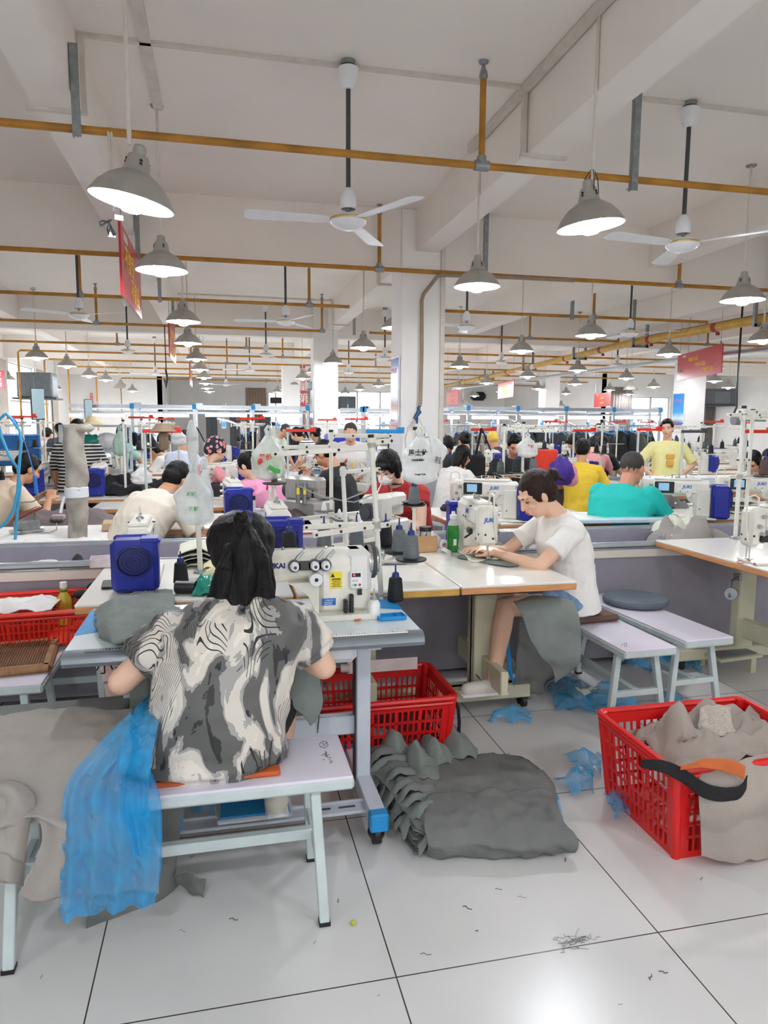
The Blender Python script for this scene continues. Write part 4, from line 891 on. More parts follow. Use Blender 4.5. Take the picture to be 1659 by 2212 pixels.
def make_stand_pole(label, h=0.75, arms=(), plates=(), group=None, r=0.011, cat='thread stand'):
    # arms: (z, x0, x1, rz); plates: (x, y, z)
    t = thing('thread_stand', label, cat, (0, 0, 0), 0, group)
    m = MB(); m.cyl((0, 0, 0), (0, 0, h), r, n=12); m.build('pole', CREAM, t)
    m = MB(); m.cyl((0, 0, h), (0, 0, h+0.018), r*1.15, n=12); m.build('end_cap', BLACK, t)
    m = MB(); m.cyl((0, 0, 0), (0, 0, 0.012), 0.035, 0.03, n=16); m.build('foot_disc', STEEL, t)
    for (z, x0, x1, rz) in arms:
        m = MB(); c, s = math.cos(rz), math.sin(rz); m.box(((x0+x1)/2*c, (x0+x1)/2*s, z), (abs(x1-x0), 0.014, 0.022), rz=rz, bev=0.003)
        n = max(2, int(abs(x1-x0)/0.11))
        for q in range(n+1): x = x0+(x1-x0)*(0.04+0.92*q/n); m.cyl((x*c+0.009*s, x*s-0.009*c, z), (x*c-0.009*s, x*s+0.009*c, z), 0.006, n=8, mi=1)
        m.cyl((0, 0, z-0.02), (0, 0, z+0.02), r*1.5, n=12); m.build('guide_arm', [CREAM, BLACK], t)
    for (x, y, z) in plates:
        m = MB(); m.tube([(0, 0, z-0.012), (x, y, z-0.012)], 0.006, 6); m.cyl((x, y, z-0.01), (x, y, z-0.004), 0.03, n=12); m.cyl((x, y, z), (x, y, z+0.05), 0.006, 0.004, n=8); m.cyl((0, 0, z-0.03), (0, 0, z+0.01), r*1.4, n=12); m.build('spool_arm', CREAM, t)
        m = MB(); m.lathe([(0.0, -0.004), (0.058, -0.004), (0.064, 0.0), (0.064, 0.004), (0.055, 0.001), (0.0, 0.001)], (x, y, z), n=24); m.build('spool_plate', BLACK, t)
    return t
def make_cone(mat_, label, h=0.12, capm=NAVY):
    t = thing('thread_cone', label, 'thread cone'); m = MB(); m.lathe([(0, 0.004), (0.03, 0.004), (0.034, 0.01), (0.033, 0.02), (0.0265, h*0.78), (0.022, h*0.82), (0.014, h*0.84)], n=18); m.build('thread', mat_, t)
    m = MB(); m.lathe([(0.016, h*0.82), (0.014, h*0.97), (0.010, h), (0.004, h), (0.003, h+0.03), (0, h+0.03)], n=12); m.build('spool', capm, t); return t
CONES = {}
def cone(kind, loc, label, group=None, s=1.0):
    mt = {'b': THREADB, 'g': THREADG, 'w': M('white_thread', (216, 216, 208), 0.8), 'br': M('brown_thread', (92, 70, 66), 0.8, var=0.15, scale=30), 'gr': M('green_grey_thread', (74, 86, 80), 0.8, var=0.15, scale=30), 'bl': M('blue_thread', (40, 60, 130), 0.8)}[kind]
    if kind in CONES: o = dup(CONES[kind], loc, random.uniform(0, 6), label, group, s)
    else:
        o = make_cone(mt, label); CONES[kind] = o; o.location = loc; o.scale = (s,)*3
        if group: o['group'] = group
    if not group and 'group' in o: del o['group']
    return o
def pbag(name, label, loc, w, h, mat_, squash=0.6, lines=(), knot=False, grp=None, seed=1, tiep=None):
    # hanging plastic bag: handles at the top, wrinkled body
    t = thing(name, label, 'plastic bag', loc, 0, grp); m = MB(); n = 28
    def fn(u, v):
        a = u*2*PI; z = -h*v; pr = (0.05+0.95*min(1, (v/0.45))**1.1)*(1 if v < 0.82 else math.sqrt(max(0.02, 1-((v-0.82)/0.185)**2)))
        wv = noise.noise(V((math.cos(a)*2+seed, math.sin(a)*2, v*5)))*0.22
        return (w/2*pr*math.cos(a)*(1+wv), w/2*squash*pr*math.sin(a)*(1+wv), z)
    m.grid(fn, n, 22); o = m.build('bag_film', mat_, t, 180)
    m = MB()
    for s in (-1, 1): m.tube([(s*w*0.03, 0, -0.03), (s*w*0.08, 0.0, h*0.02), (0, 0, h*0.10)], [0.012, 0.01, 0.006], 8)
    m.build('handle', mat_, t, 180)
    for (s, dx, dz, sz, mt) in lines: text(s, sz, facing((dx*w, -w/2*squash-0.012, -dz*h), (1, 0, 0), (0, 0, 1)), mt, t, depth=0.0006, bold=0.001)
    return t

# ================= cloth helper =================
def crom(p, t):
    n = len(p)-1; i = min(int(t*n), n-1); u = t*n-i
    a, b, c, d = p[max(i-1, 0)], p[i], p[i+1], p[min(i+2, n)]
    return 0.5*((2*b)+(c-a)*u+(2*a-5*b+4*c-d)*u*u+(3*b-a-3*c+d)*u**3)
def sheet(name, rows, mat_, nu=30, nv=30, rip=0.008, f=14, seed=0, thick=0.002, parent=None, label=None, cat=None, group=None, jag=0.0, fw=0.45):
    R_ = [[V(p) for p in r] for r in rows]
    m = MB()
    def fn(u, v):
        if jag: v = v*(1-jag*(0.5+0.5*noise.noise(V((u*9, seed, 3)))))
        col_ = [crom(r, u) for r in R_]; p = crom(col_, v)
        w_ = noise.noise(p*f+V((seed, 0, 0)))+0.5*noise.noise(p*f*2.3+V((0, seed, 0)))
        fold = math.sin(u*f*0.9+seed+2.5*noise.noise(V((v*2, seed, 0))))
        w_ += 1.1*(0.45-1.6*abs(noise.noise(p*f*0.8+V((seed*2.3, 1.7, 0)))))
        return p+V((0.3*w_, 0.75*w_+fw*fold, w_*0.8))*rip*1.25
    m.grid(fn, nu, nv); o = m.build(name, mat_, parent, 180, thick)
    if label: tag(o, label, cat, group)
    return o

# ================= floor things close by =================
# --- bench in front ---
def bench(label, L, Wd=0.29, h=0.45, top=LILAC, inx=0.12, spl=0.03, group=None):
    t = thing('bench', label, 'bench', (0, 0, 0), 0, group)
    m = MB(); m.box((0, 0, h-0.004), (L-0.006, Wd-0.006, 0.01), bev=0.003); m.build('seat', top, t)
    m = MB(); m.box((0, 0, h-0.024), (L, Wd, 0.036), bev=0.008); m.build('seat_frame', PALEM, t)
    for sx in (-1, 1):
        for sy in (-1, 1):
            m = MB(); x0 = sx*(L/2-inx); p0 = V((x0, sy*(Wd/2-0.045), h-0.03)); p1 = V((x0+sx*spl, sy*(Wd/2+0.012), 0.006)); d = (p1-p0).normalized()
            u = V((1, 0, 0)); u = (u-d*u.dot(d)).normalized(); R = Matrix((u, d.cross(u), d)).transposed(); m.box((p0+p1)/2, (0.03, 0.03, (p1-p0).length), R=R, bev=0.003); o = m.build('leg', PALEM, t)
            m = MB(); m.box(p1+V((0, 0, -0.0)), (0.034, 0.034, 0.012)); m.build('foot_cap', BLACK, o)
        m = MB(); m.box((sx*(L/2-inx+spl*0.55), 0, 0.2), (0.025, Wd-0.02, 0.03), bev=0.003); m.build('side_rail', PALEM, t)
    m = MB(); m.box((0, 0, 0.2), (L-2*inx+spl, 0.03, 0.035), bev=0.003); m.build('stretcher', PALEM, t)
    return t
b1 = bench('white bench in the foreground that the woman in the patterned shirt sits on', 1.06, 0.30, inx=0.115, spl=0.02); b1.location = (-0.165, 2.12, 0)
m = MB(); c = onZ(700, 1610, 0.4507)
def scr(mb, pts): mb.tube([onZ(x, y, 0.4515) for x, y in pts], 0.0009, 4)
scr(m, [(690, 1607), (697, 1601), (706, 1603), (709, 1610), (702, 1616), (692, 1613), (690, 1607)]); scr(m, [(697, 1605), (700, 1612), (705, 1604)]); scr(m, [(694, 1632), (706, 1626), (702, 1634), (712, 1630)]); scr(m, [(703, 1622), (707, 1636), (716, 1637)]); scr(m, [(698, 1640), (702, 1642)]); scr(m, [(711, 1640), (718, 1646), (712, 1648)])
o = m.build('ink_marks', BLACK, b1); o.matrix_parent_inverse = Matrix.Translation(b1.location).inverted()
m = MB(); m.box((-0.035, 2.14, 0.459), (0.37, 0.25, 0.016), bev=0.006); tag(m.build('seat_cushion', M('orange_cushion', (196, 92, 42), 0.6)), 'flat orange cushion on the foreground bench under the seated woman', 'cushion')

# --- grey fabric and blue non-woven over the left end of the bench ---
zt = 0.462
S1 = [[onZ(105, 1600, 0.53), onZ(210, 1575, 0.55), onZ(345, 1562, 0.53)],
      [V((-0.86, 2.34, 0.56)), V((-0.6, 2.34, 0.585)), V((-0.3, 2.34, 0.56))],
      [V((-0.84, 2.04, 0.55)), V((-0.58, 2.02, 0.575)), V((-0.27, 2.03, 0.56))],
      [V((-0.80, 1.93, 0.47)), V((-0.58, 1.91, 0.48)), V((-0.29, 1.92, 0.48))],
      [onY(78, 1780, 1.9), onY(160, 1790, 1.88), onY(330, 1780, 1.9)],
      [onY(40, 1940, 1.9), onY(110, 1944, 1.88), onY(345, 1925, 1.92)]]
sheet('draped_fabric', S1, BEIGEF, 60, 80, 0.008, 11, 1, 0.003, None, 'topmost large beige-grey fabric panel draped over the left end of the foreground bench', 'fabric')
S2 = [[V((-1.16, 2.36, 0.53)), V((-1.0, 2.4, 0.55)), V((-0.8, 2.4, 0.55))], [V((-1.14, 2.08, 0.55)), V((-0.98, 2.06, 0.57)), V((-0.80, 2.07, 0.58))], [onY(-30, 1700, 1.93), onY(10, 1680, 1.9), onY(60, 1690, 1.93)], [onY(-30, 1775, 1.9), onY(20, 1775, 1.88), onY(56, 1782, 1.92)]]
for k in range(3):
    dz = V((-0.02*k, 0.006*k, -0.02-0.012*k)); rr = [[p+dz for p in r] for r in S2]; rr[-1] = [p+V((0.01*k, 0.004*k, -0.07*k)) for p in rr[-1]]
    sheet('draped_fabric', rr, BEIGEF, 34, 34, 0.006, 11, 3+k, 0.003, None, 'beige-grey fabric panel with rounded end hanging at the left frame edge, %s one' % ['topmost', 'middle', 'lowest'][k], 'fabric')
for k in range(3):
    m = MB(); m.box((-0.62, 2.29, 0.472+0.02*k), (0.66-0.03*k, 0.60, 0.019), rz=0.03*k-0.03, bev=0.008); tag(m.build('folded_fabric', GREYF), 'flat folded grey fabric layer under the beige-grey panels on the left bench end', 'fabric', 'folded layers on the bench end')
b1b = bench('second white bench hidden under the grey fabric behind the foreground bench', 0.9, 0.26, inx=0.1); b1b.location = (-0.72, 2.46, 0)
S3 = [[V((-0.30, 2.42, 0.53)), V((-0.2, 2.40, 0.5)), V((-0.16, 2.40, 0.49))], [V((-0.32, 2.26, 0.35)), V((-0.22, 2.24, 0.35)), V((-0.14, 2.25, 0.34))], [onY(190, 1985, 2.1), onY(300, 1960, 2.14), onY(380, 1890, 2.2)], [onY(200, 2010, 2.12), onY(320, 1985, 2.14), onY(400, 1915, 2.3)]]
sheet('draped_fabric', S3, GREYF, 24, 24, 0.012, 8, 11, 0.003, None, 'dark grey fabric hanging to the floor behind the blue sheet', 'fabric')
sheet('fabric_scrap', [[onZ(380, 1880, 0.10), onZ(445, 1905, 0.06)], [onZ(370, 1905, 0.03), onZ(440, 1935, 0.01)]], GREYF, 12, 10, 0.012, 12, 4, 0.003, None, 'curled dark grey fabric corner lying on the floor behind the bench rail', 'fabric')
S4 = [[onY(332, 1492, 2.40), onY(340, 1498, 2.38), onY(352, 1512, 2.36)], [onZ(262, 1560, 0.66), onZ(305, 1575, 0.66), onZ(338, 1590, 0.65)], [onZ(190, 1632, 0.61), onZ(260, 1645, 0.62), onZ(326, 1662, 0.61)], [onY(138, 1712, 1.90), onY(235, 1705, 1.88), onY(345, 1725, 1.90)], [onY(132, 1850, 1.86), onY(235, 1850, 1.84), onY(350, 1850, 1.86)], [onY(124, 1990, 1.86), onY(225, 1975, 1.85), onY(334, 1958, 1.87)]]
sheet('nonwoven_sheet', S4, NONWOV, 90, 110, 0.006, 30, 7, 0.0, None, 'translucent bright blue non-woven sheet hanging from the bench beside the seated woman', 'sheet', fw=1.5)
S4b = [[onY(322, 1500, 2.37), onY(338, 1510, 2.36)], [onZ(262, 1600, 0.665), onZ(328, 1640, 0.655)], [onY(258, 1720, 1.87), onY(320, 1730, 1.88)], [onY(285, 1850, 1.85), onY(335, 1850, 1.855)]]
sheet('nonwoven_strip', S4b, NONWOV, 24, 60, 0.008, 20, 9, 0.0, None, 'second darker fold of blue non-woven lying over the hanging blue sheet', 'sheet')
sheet('nonwoven_scrap', [[onY(340, 1708, 2.25), onY(400, 1722, 2.3)], [onY(338, 1760, 2.25), onY(395, 1790, 2.3)], [onY(345, 1812, 2.25), onY(382, 1812, 2.3)]], NONWOV, 14, 14, 0.008, 12, 2, 0.0, None, 'pale blue non-woven corner hanging beneath the bench seat', 'sheet')

# --- table of the woman in the patterned shirt ---
TA = thing('sewing_table', 'white and blue sewing table with a printed ruler along its grey rounded front edge', 'table', (0.085, 2.58, 0))
m = MB(); m.box((0, 0.01, 0.772), (1.17, 0.52, 0.016), bev=0.004); m.box((0, 0.01, 0.752), (1.17, 0.52, 0.026), bev=0.003, mi=1); m.build('tabletop', [M('cool_white_top', (222, 232, 238), 0.25, var=0.02), GREYM], TA)
m = MB(); pr = [(-0.25, 0.78), (-0.272, 0.777), (-0.288, 0.765), (-0.294, 0.748), (-0.288, 0.735), (-0.25, 0.735)]; m.prism([(a, b) for a, b in pr], -0.585, 0.585, Matrix(((0, 0, 1, 0), (1, 0, 0, 0), (0, 1, 0, 0), (0, 0, 0, 1)))); m.build('front_edging', M('grey_edging', (128, 134, 142), 0.35, 0.4, var=0.06), TA)
m = MB(); m.prism([(-0.584, 0.25), (-0.584, -0.09), (-0.42, -0.02), (-0.36, 0.10), (-0.3, 0.27), (-0.4, 0.27)], 0.7801, 0.7815); m.build('blue_inlay', BLUEC, TA); m = MB(); m.prism([(0.584, 0.02), (0.584, 0.19), (0.45, 0.27), (0.33, 0.27), (0.45, 0.08)], 0.7801, 0.7815); m.build('blue_inlay', BLUEC, TA)
m = MB(); m.box((0.30, -0.262, 0.7795), (0.46, 0.022, 0.0035)); m.box((-0.3, -0.262, 0.7795), (0.44, 0.022, 0.003), mi=1)
for k in range(46): m.box((0.085+k*0.0098, -0.262-(0.004 if k % 5 else 0), 0.7815), (0.0022, 0.007 if k % 5 else 0.016, 0.0012), mi=1)
for k in range(40): m.box((-0.48+k*0.0098, -0.262-(0.004 if k % 5 else 0), 0.7815), (0.0018, 0.007 if k % 5 else 0.016, 0.0012), mi=0)
m.build('ruler_strip', [M('ruler_white', (235, 236, 232), 0.4, var=0), M('ruler_grey', (110, 116, 122), 0.4, var=0)], TA)
for x, nm in ((0.425, 'leg'), (-0.42, 'leg')):
    m = MB(); m.box((x, 0.02, 0.42), (0.055, 0.07, 0.64), bev=0.004); m.box((x-0.029, 0.02, 0.42), (0.004, 0.06, 0.62), mi=1); m.build(nm, [M('cool_leg', (196, 202, 212), 0.35, var=0.04), DKGREY], TA)
    m = MB(); m.box((x, -0.02, 0.105), (0.06, 0.52, 0.06), bev=0.004); m.build('foot_beam', M('cool_leg', (196, 202, 212)), TA); m = MB(); m.box((x, 0.0, 0.72), (0.05, 0.42, 0.035)); m.build('top_bracket', M('cool_leg', (196, 202, 212)), TA)
    for y in (-0.285, 0.245): m = MB(); m.box((x, y, 0.105), (0.066, 0.05, 0.066), bev=0.006); m.build('end_cap', BLUEC, TA)
    for y in (-0.25, 0.21):
        m = MB(); m.cyl((x-0.015, y, 0.031), (x+0.015, y, 0.031), 0.031, n=16); m.box((x, y+0.01, 0.06), (0.045, 0.05, 0.03), bev=0.008); m.sph((x, y, 0.045), (0.032, 0.04, 0.03), n=10); m.build('caster', BLACK, TA)
m = MB(); m.box((0, 0.04, 0.33), (0.80, 0.05, 0.075), bev=0.006); m.build('cross_beam', M('cool_leg', (196, 202, 212)), TA)
m = MB(); m.box((0.0, -0.185, 0.105), (0.86, 0.07, 0.012), bev=0.003); m.box((0, -0.155, 0.11), (0.86, 0.006, 0.02))
for x in (0.24, 0.33): m.box((x, -0.185, 0.1125), (0.06, 0.008, 0.003), mi=1)
m.cyl((0.2, -0.185, 0.11), (0.2, -0.185, 0.125), 0.012, n=8, mi=1); m.build('pedal_bar', [M('cool_leg', (196, 202, 212)), DKGREY], TA)
m = MB(); m.box((-0.0, -0.13, 0.135), (0.26, 0.22, 0.018), bev=0.006); m.build('treadle', M('cool_leg', (196, 202, 212)), TA); m = MB(); m.box((0.0, -0.13, 0.146), (0.235, 0.195, 0.006)); m.build('treadle_pad', BLUEC, TA)
m = MB(); m.box((0.21, -0.02, 0.68), (0.34, 0.22, 0.1), bev=0.02); m.build('motor_box', WHITEP, TA)
m = MB(); m.tube([(0.27, 0.0, 0.7), (0.26, -0.03, 0.5), (0.25, 0.02, 0.3), (0.1, -0.1, 0.15)], 0.003, 5); m.build('pull_rod', STEEL, TA)
# --- the large machine ---
T = thing('sewing_machine', 'large cream sewing machine lettered XINJUKAI on the table before the patterned shirt', 'sewing machine', (0.27, 2.57, 0.78))
m = MB(); m.box((0.0, 0, 0.012), (0.52, 0.19, 0.024), bev=0.006); m.build('bed', CREAM, T)
m = MB(); m.box((0.16, 0.02, 0.115), (0.20, 0.13, 0.20), bev=0.022); m.box((0.0, 0.02, 0.195), (0.5, 0.125, 0.115), bev=0.03); m.box((-0.235, 0.02, 0.16), (0.08, 0.11, 0.17), bev=0.02)
m.prism([(0.065, 0.14), (-0.05, 0.14), (-0.01, 0.12), (0.03, 0.085), (0.05, 0.03), (0.065, 0.02)], -0.045, 0.085, Matrix(((1, 0, 0, 0), (0, 0, 1, 0), (0, 1, 0, 0), (0, 0, 0, 1)))); m.build('arm', CREAM, T, 50)
m = MB(); m.box((0.214, 0.02, 0.17), (0.098, 0.137, 0.165), bev=0.02); m.build('motor_cover', M('motor_cover', (222, 222, 218), 0.3, var=0.03), T)
m = MB(); R = Matrix.Rotation(PI/2, 3, 'Y'); m.lathe([(0.0, 0.03), (0.05, 0.03), (0.058, 0.024), (0.062, 0.0), (0.06, -0.01)], (0.265, 0.02, 0.20), R, 30); m.lathe([(0.058, 0.02), (0.066, 0.016), (0.066, 0.006), (0.058, 0.002)], (0.265, 0.02, 0.20), R, 30, mi=1); m.build('hand_wheel', [CHROME, DKGREY], T)
text('XINJUKAI', 0.026, facing((-0.112, -0.0437, 0.205), (1, 0, 0), (0, 0, 1)), NAVY, T, bold=0.0012)
for k, x in enumerate((-0.025, 0.048, 0.087)):
    m = MB(); m.cyl((x, -0.04, 0.205), (x, -0.06, 0.205), 0.022, n=18, mi=1); m.cyl((x, -0.06, 0.205), (x, -0.088, 0.205), 0.017, 0.013, n=18); m.cyl((x, -0.088, 0.205), (x, -0.09, 0.205), 0.006, n=10, mi=1); m.build('tension_knob', [WHITEP, DKGREY], T)
    m = MB(); m.tube([(x-0.005, -0.055, 0.22), (x+0.01, -0.065, 0.245), (x+0.03, -0.06, 0.262), (x+0.034, -0.06, 0.255), (x+0.014, -0.065, 0.232)], 0.0025, 5); m.build('take_up_spring', STEEL, T)
m = MB(); m.box((0.03, -0.052, 0.205), (0.13, 0.016, 0.034), bev=0.006); m.build('tension_plate', DKGREY, T)
m = MB(); m.cyl((0.052, -0.04, 0.155), (0.052, -0.075, 0.155), 0.026, 0.023, n=22); m.cyl((0.052, -0.075, 0.155), (0.052, -0.077, 0.155), 0.007, n=10, mi=1); m.build('stitch_dial', [WHITEP, BLACK], T)
m = MB(); m.box((0.128, -0.0465, 0.145), (0.045, 0.002, 0.062)); m.build('warning_label', M('warning_yellow', (236, 214, 40), 0.4, var=0), T)
m = MB(); m.prism([(-0.008, -0.006), (0.008, -0.006), (0.0, 0.008)], 0, 0.0012, facing((0.115, -0.0478, 0.163), (1, 0, 0), (0, 0, 1)))
for q in range(5): m.box((0.128, -0.048, 0.146-0.006*q), (0.034-0.006*(q % 2), 0.0008, 0.0018))
m.box((0.128, -0.048, 0.150), (0.032, 0.0008, 0.003)); m.build('label_print', BLACK, T)
m = MB(); m.box((0.10, -0.0465, 0.065), (0.052, 0.002, 0.026)); m.build('name_plate', M('plate_blue', (24, 104, 190), 0.35, var=0), T); text('XINJUKAI', 0.0075, facing((0.103, -0.0478, 0.071), (1, 0, 0), (0, 0, 1)), WLET, T, depth=0.0004)
m = MB()
for q in range(3): m.box((0.098, -0.0478, 0.064-0.004*q), (0.03, 0.0006, 0.0012))
m.build('plate_print', WLET, T)
m = MB(); m.box((0.202, -0.054, 0.146), (0.05, 0.014, 0.064), bev=0.004); m.build('control_panel', WHITEP, T)
m = MB(); m.box((0.200, -0.0617, 0.164), (0.032, 0.002, 0.014)); m.build('red_display', M('display_black', (30, 6, 8), 0.15, var=0), T); text('0.', 0.012, facing((0.193, -0.063, 0.164), (1, 0, 0), (0, 0, 1)), M('led_red', (255, 60, 60), 0.4, var=0, emit=4), T, name='digits', depth=0.0003)
for (x, z, c_) in ((0.197, 0.127, (40, 160, 90)), (0.213, 0.127, (210, 50, 50)), (0.188, 0.127, (200, 205, 205)), (0.190, 0.143, (190, 195, 195)), (0.202, 0.143, (190, 195, 195))):
    m = MB(); m.box((x, -0.0618, z), (0.009, 0.002, 0.009), bev=0.001); m.build('button', M('btn_%d' % c_[0], c_, 0.4, var=0), T)
m = MB(); m.box((0.183, -0.055, 0.055), (0.015, 0.02, 0.075), bev=0.003); m.box((0.160, -0.06, 0.05), (0.014, 0.03, 0.05), bev=0.004); m.box((0.215, -0.05, 0.098), (0.016, 0.008, 0.022)); m.build('black_lever', BLACK, T)
m = MB()
for x in (-0.16, -0.06, 0.02, 0.1): m.cyl((x, 0.02, 0.25), (x, 0.02, 0.262), 0.008, 0.005, n=8)
m.tube([(-0.16, 0.0, 0.255), (0.0, -0.01, 0.262), (0.1, 0, 0.258)], 0.0015, 4); m.build('thread_guides', CHROME, T)
m = MB(); m.cyl((-0.25, 0.0, 0.02), (-0.25, 0, 0.09), 0.004, n=8); m.box((-0.25, -0.01, 0.027), (0.03, 0.035, 0.006)); m.build('needle_bar', CHROME, T); led(T, (-0.22, -0.03, 0.075))

# things on that table
m = MB(); c = onZ(808, 1335, 0.7815); m.lathe([(0, 0), (0.021, 0), (0.023, 0.006), (0.023, 0.055), (0.014, 0.068), (0.010, 0.07)], c, n=18); m.lathe([(0.011, 0.068), (0.009, 0.08), (0.004, 0.088), (0.002, 0.112), (0, 0.112)], c, n=12, mi=1); tag(m.build('oil_bottle', [bag_mat('milky_plastic', (236, 238, 236), 0.9), M('grey_nozzle', (150, 152, 150), 0.4)]), 'small white oil bottle with a grey nozzle beside the large machine', 'bottle')
cc = onZ(854, 1299, 0.7815); cone('b', (cc.x, cc.y, 0.7815), 'black thread cone standing alone on the blue corner of the ruler table')
t = thing('parts_tray', 'small blue divided tray on the front corner of the ruler table', 'tray', onZ(845, 1336, 0.7812), 0.06)
m = MB(); m.box((0, 0, 0.003), (0.10, 0.055, 0.004))
for a, b, c_, d_ in ((0, 0.027, 0.1, 0.004), (0, -0.027, 0.1, 0.004), (-0.05, 0, 0.004, 0.055), (0.05, 0, 0.004, 0.055), (0.02, 0, 0.003, 0.055)): m.box((a, b, 0.008), (c_, d_, 0.012))
m.build('tray_body', BLUEC, t)
t = thing('thread_snips', 'orange-handled thread snips lying by the blue tray', 'scissors', onZ(793, 1337, 0.7835), 0.25); m = MB(); m.tube([(-0.05, -0.004, 0.002), (-0.02, 0.0, 0.003), (0.01, 0.004, 0.003)], 0.0035, 6); m.tube([(-0.05, 0.004, 0.003), (-0.02, 0.004, 0.003), (0.01, 0.0, 0.004)], 0.0035, 6); m.build('handle', M('orange_plastic', (226, 92, 30), 0.4), t); m = MB(); m.tube([(0.01, 0.002, 0.003), (0.06, 0.006, 0.004)], [0.003, 0.001], 6); m.build('blade', CHROME, t)
# grey cloth lying on the left of the table
Z8 = 0.785
sheet('fabric_piece', [[onZ(205, 1320, 0.80), onZ(250, 1290, 0.85), onZ(340, 1300, 0.82), onZ(420, 1330, 0.80)], [onZ(210, 1345, 0.81), onZ(255, 1330, 0.86), onZ(345, 1330, 0.83), onZ(420, 1340, 0.81)], [onZ(203, 1345, 0.80), onZ(240, 1372, 0.83), onZ(350, 1375, 0.82), onZ(420, 1370, 0.80)], [onZ(225, 1378, 0.786), onZ(260, 1385, 0.79), onZ(350, 1388, 0.79), onZ(420, 1385, 0.79)]], GREYF2, 50, 40, 0.013, 15, 5, 0.003, None, 'folded grey-green cloth on the left end of the ruler table', 'fabric')
sheet('fabric_piece', [[onZ(240, 1310, 0.80), onZ(290, 1285, 0.80), onZ(370, 1270, 0.79)], [onZ(255, 1325, 0.80), onZ(310, 1318, 0.82), onZ(380, 1300, 0.8)], [onZ(275, 1335, 0.80), onZ(320, 1330, 0.81), onZ(390, 1320, 0.8)]], GREYF2, 24, 16, 0.010, 12, 8, 0.003, None, 'upper corner of grey-green cloth reaching onto the wooden-edged left table', 'fabric')
sheet('fabric_piece', [[onY(612, 1392, 2.42), onY(650, 1380, 2.43), onY(690, 1370, 2.44)], [onY(610, 1450, 2.40), onY(650, 1450, 2.40), onY(692, 1460, 2.42)], [onY(625, 1510, 2.38), onY(660, 1530, 2.38), onY(697, 1520, 2.40)], [onY(668, 1565, 2.36), onY(672, 1568, 2.36), onY(680, 1560, 2.37)]], GREYF2, 24, 30, 0.006, 8, 15, 0.003, None, 'grey-green cloth hanging from the lap of the seated woman at her right side', 'fabric')
sheet('fabric_piece', [[onY(285, 1440, 2.44), onY(320, 1430, 2.42), onY(352, 1425, 2.40)], [onY(282, 1490, 2.42), onY(315, 1490, 2.38), onY(345, 1490, 2.38)], [onY(276, 1560, 2.42), onY(310, 1560, 2.40), onY(340, 1560, 2.38)]], GREYF2, 24, 24, 0.010, 9, 25, 0.003, None, 'grey-green cloth hanging at the left knee of the seated woman', 'fabric')
# pink bag under the table
t = thing('carrier_bag', 'pale pink carrier bag with black characters hanging under the left of the ruler table', 'bag', onY(250, 1411, 2.66)); m = MB()
a, b = onY(212, 1415, 2.66)-t.location, onY(290, 1415, 2.66)-t.location; H_ = 0.225
def fnb(u, v):
    an = u*2*PI; x = (a.x+b.x)/2+(b.x-a.x)/2*math.cos(an)*(1-0.14*v)+0.02*v; return (x, 0.035*math.sin(an)*(0.4+0.6*min(1, v*3))+0.004*noise.noise(V((math.cos(an)*4, v*6, 1))), -H_*v*(1 if v < 0.97 else 1))
m.grid(fnb, 28, 16); m.box(((a.x+b.x)/2+0.02, 0, -H_), ((b.x-a.x)*0.84, 0.06, 0.004)); m.build('bag_body', M('pink_bag', (232, 196, 192), 0.5, var=0.04, bump=0.3, bscale=20), t, 60)
m = MB(); m.tube([(a.x+0.03, 0, 0), (a.x+0.04, 0, 0.06), (b.x-0.04, 0, 0.06), (b.x-0.03, 0, 0)], 0.004, 6); m.build('handle', M('pink_bag', (232, 196, 192)), t)
text('小姐', 0.062, facing(((a.x+b.x)/2-0.005, -0.040, -0.038), (1, 0, 0), (0, 0, 1)), BLACK, t); text('thank you', 0.018, facing(((a.x+b.x)/2-0.005, -0.0385, -0.095), (1, 0, 0), (0, 0, 1)), BLACK, t)

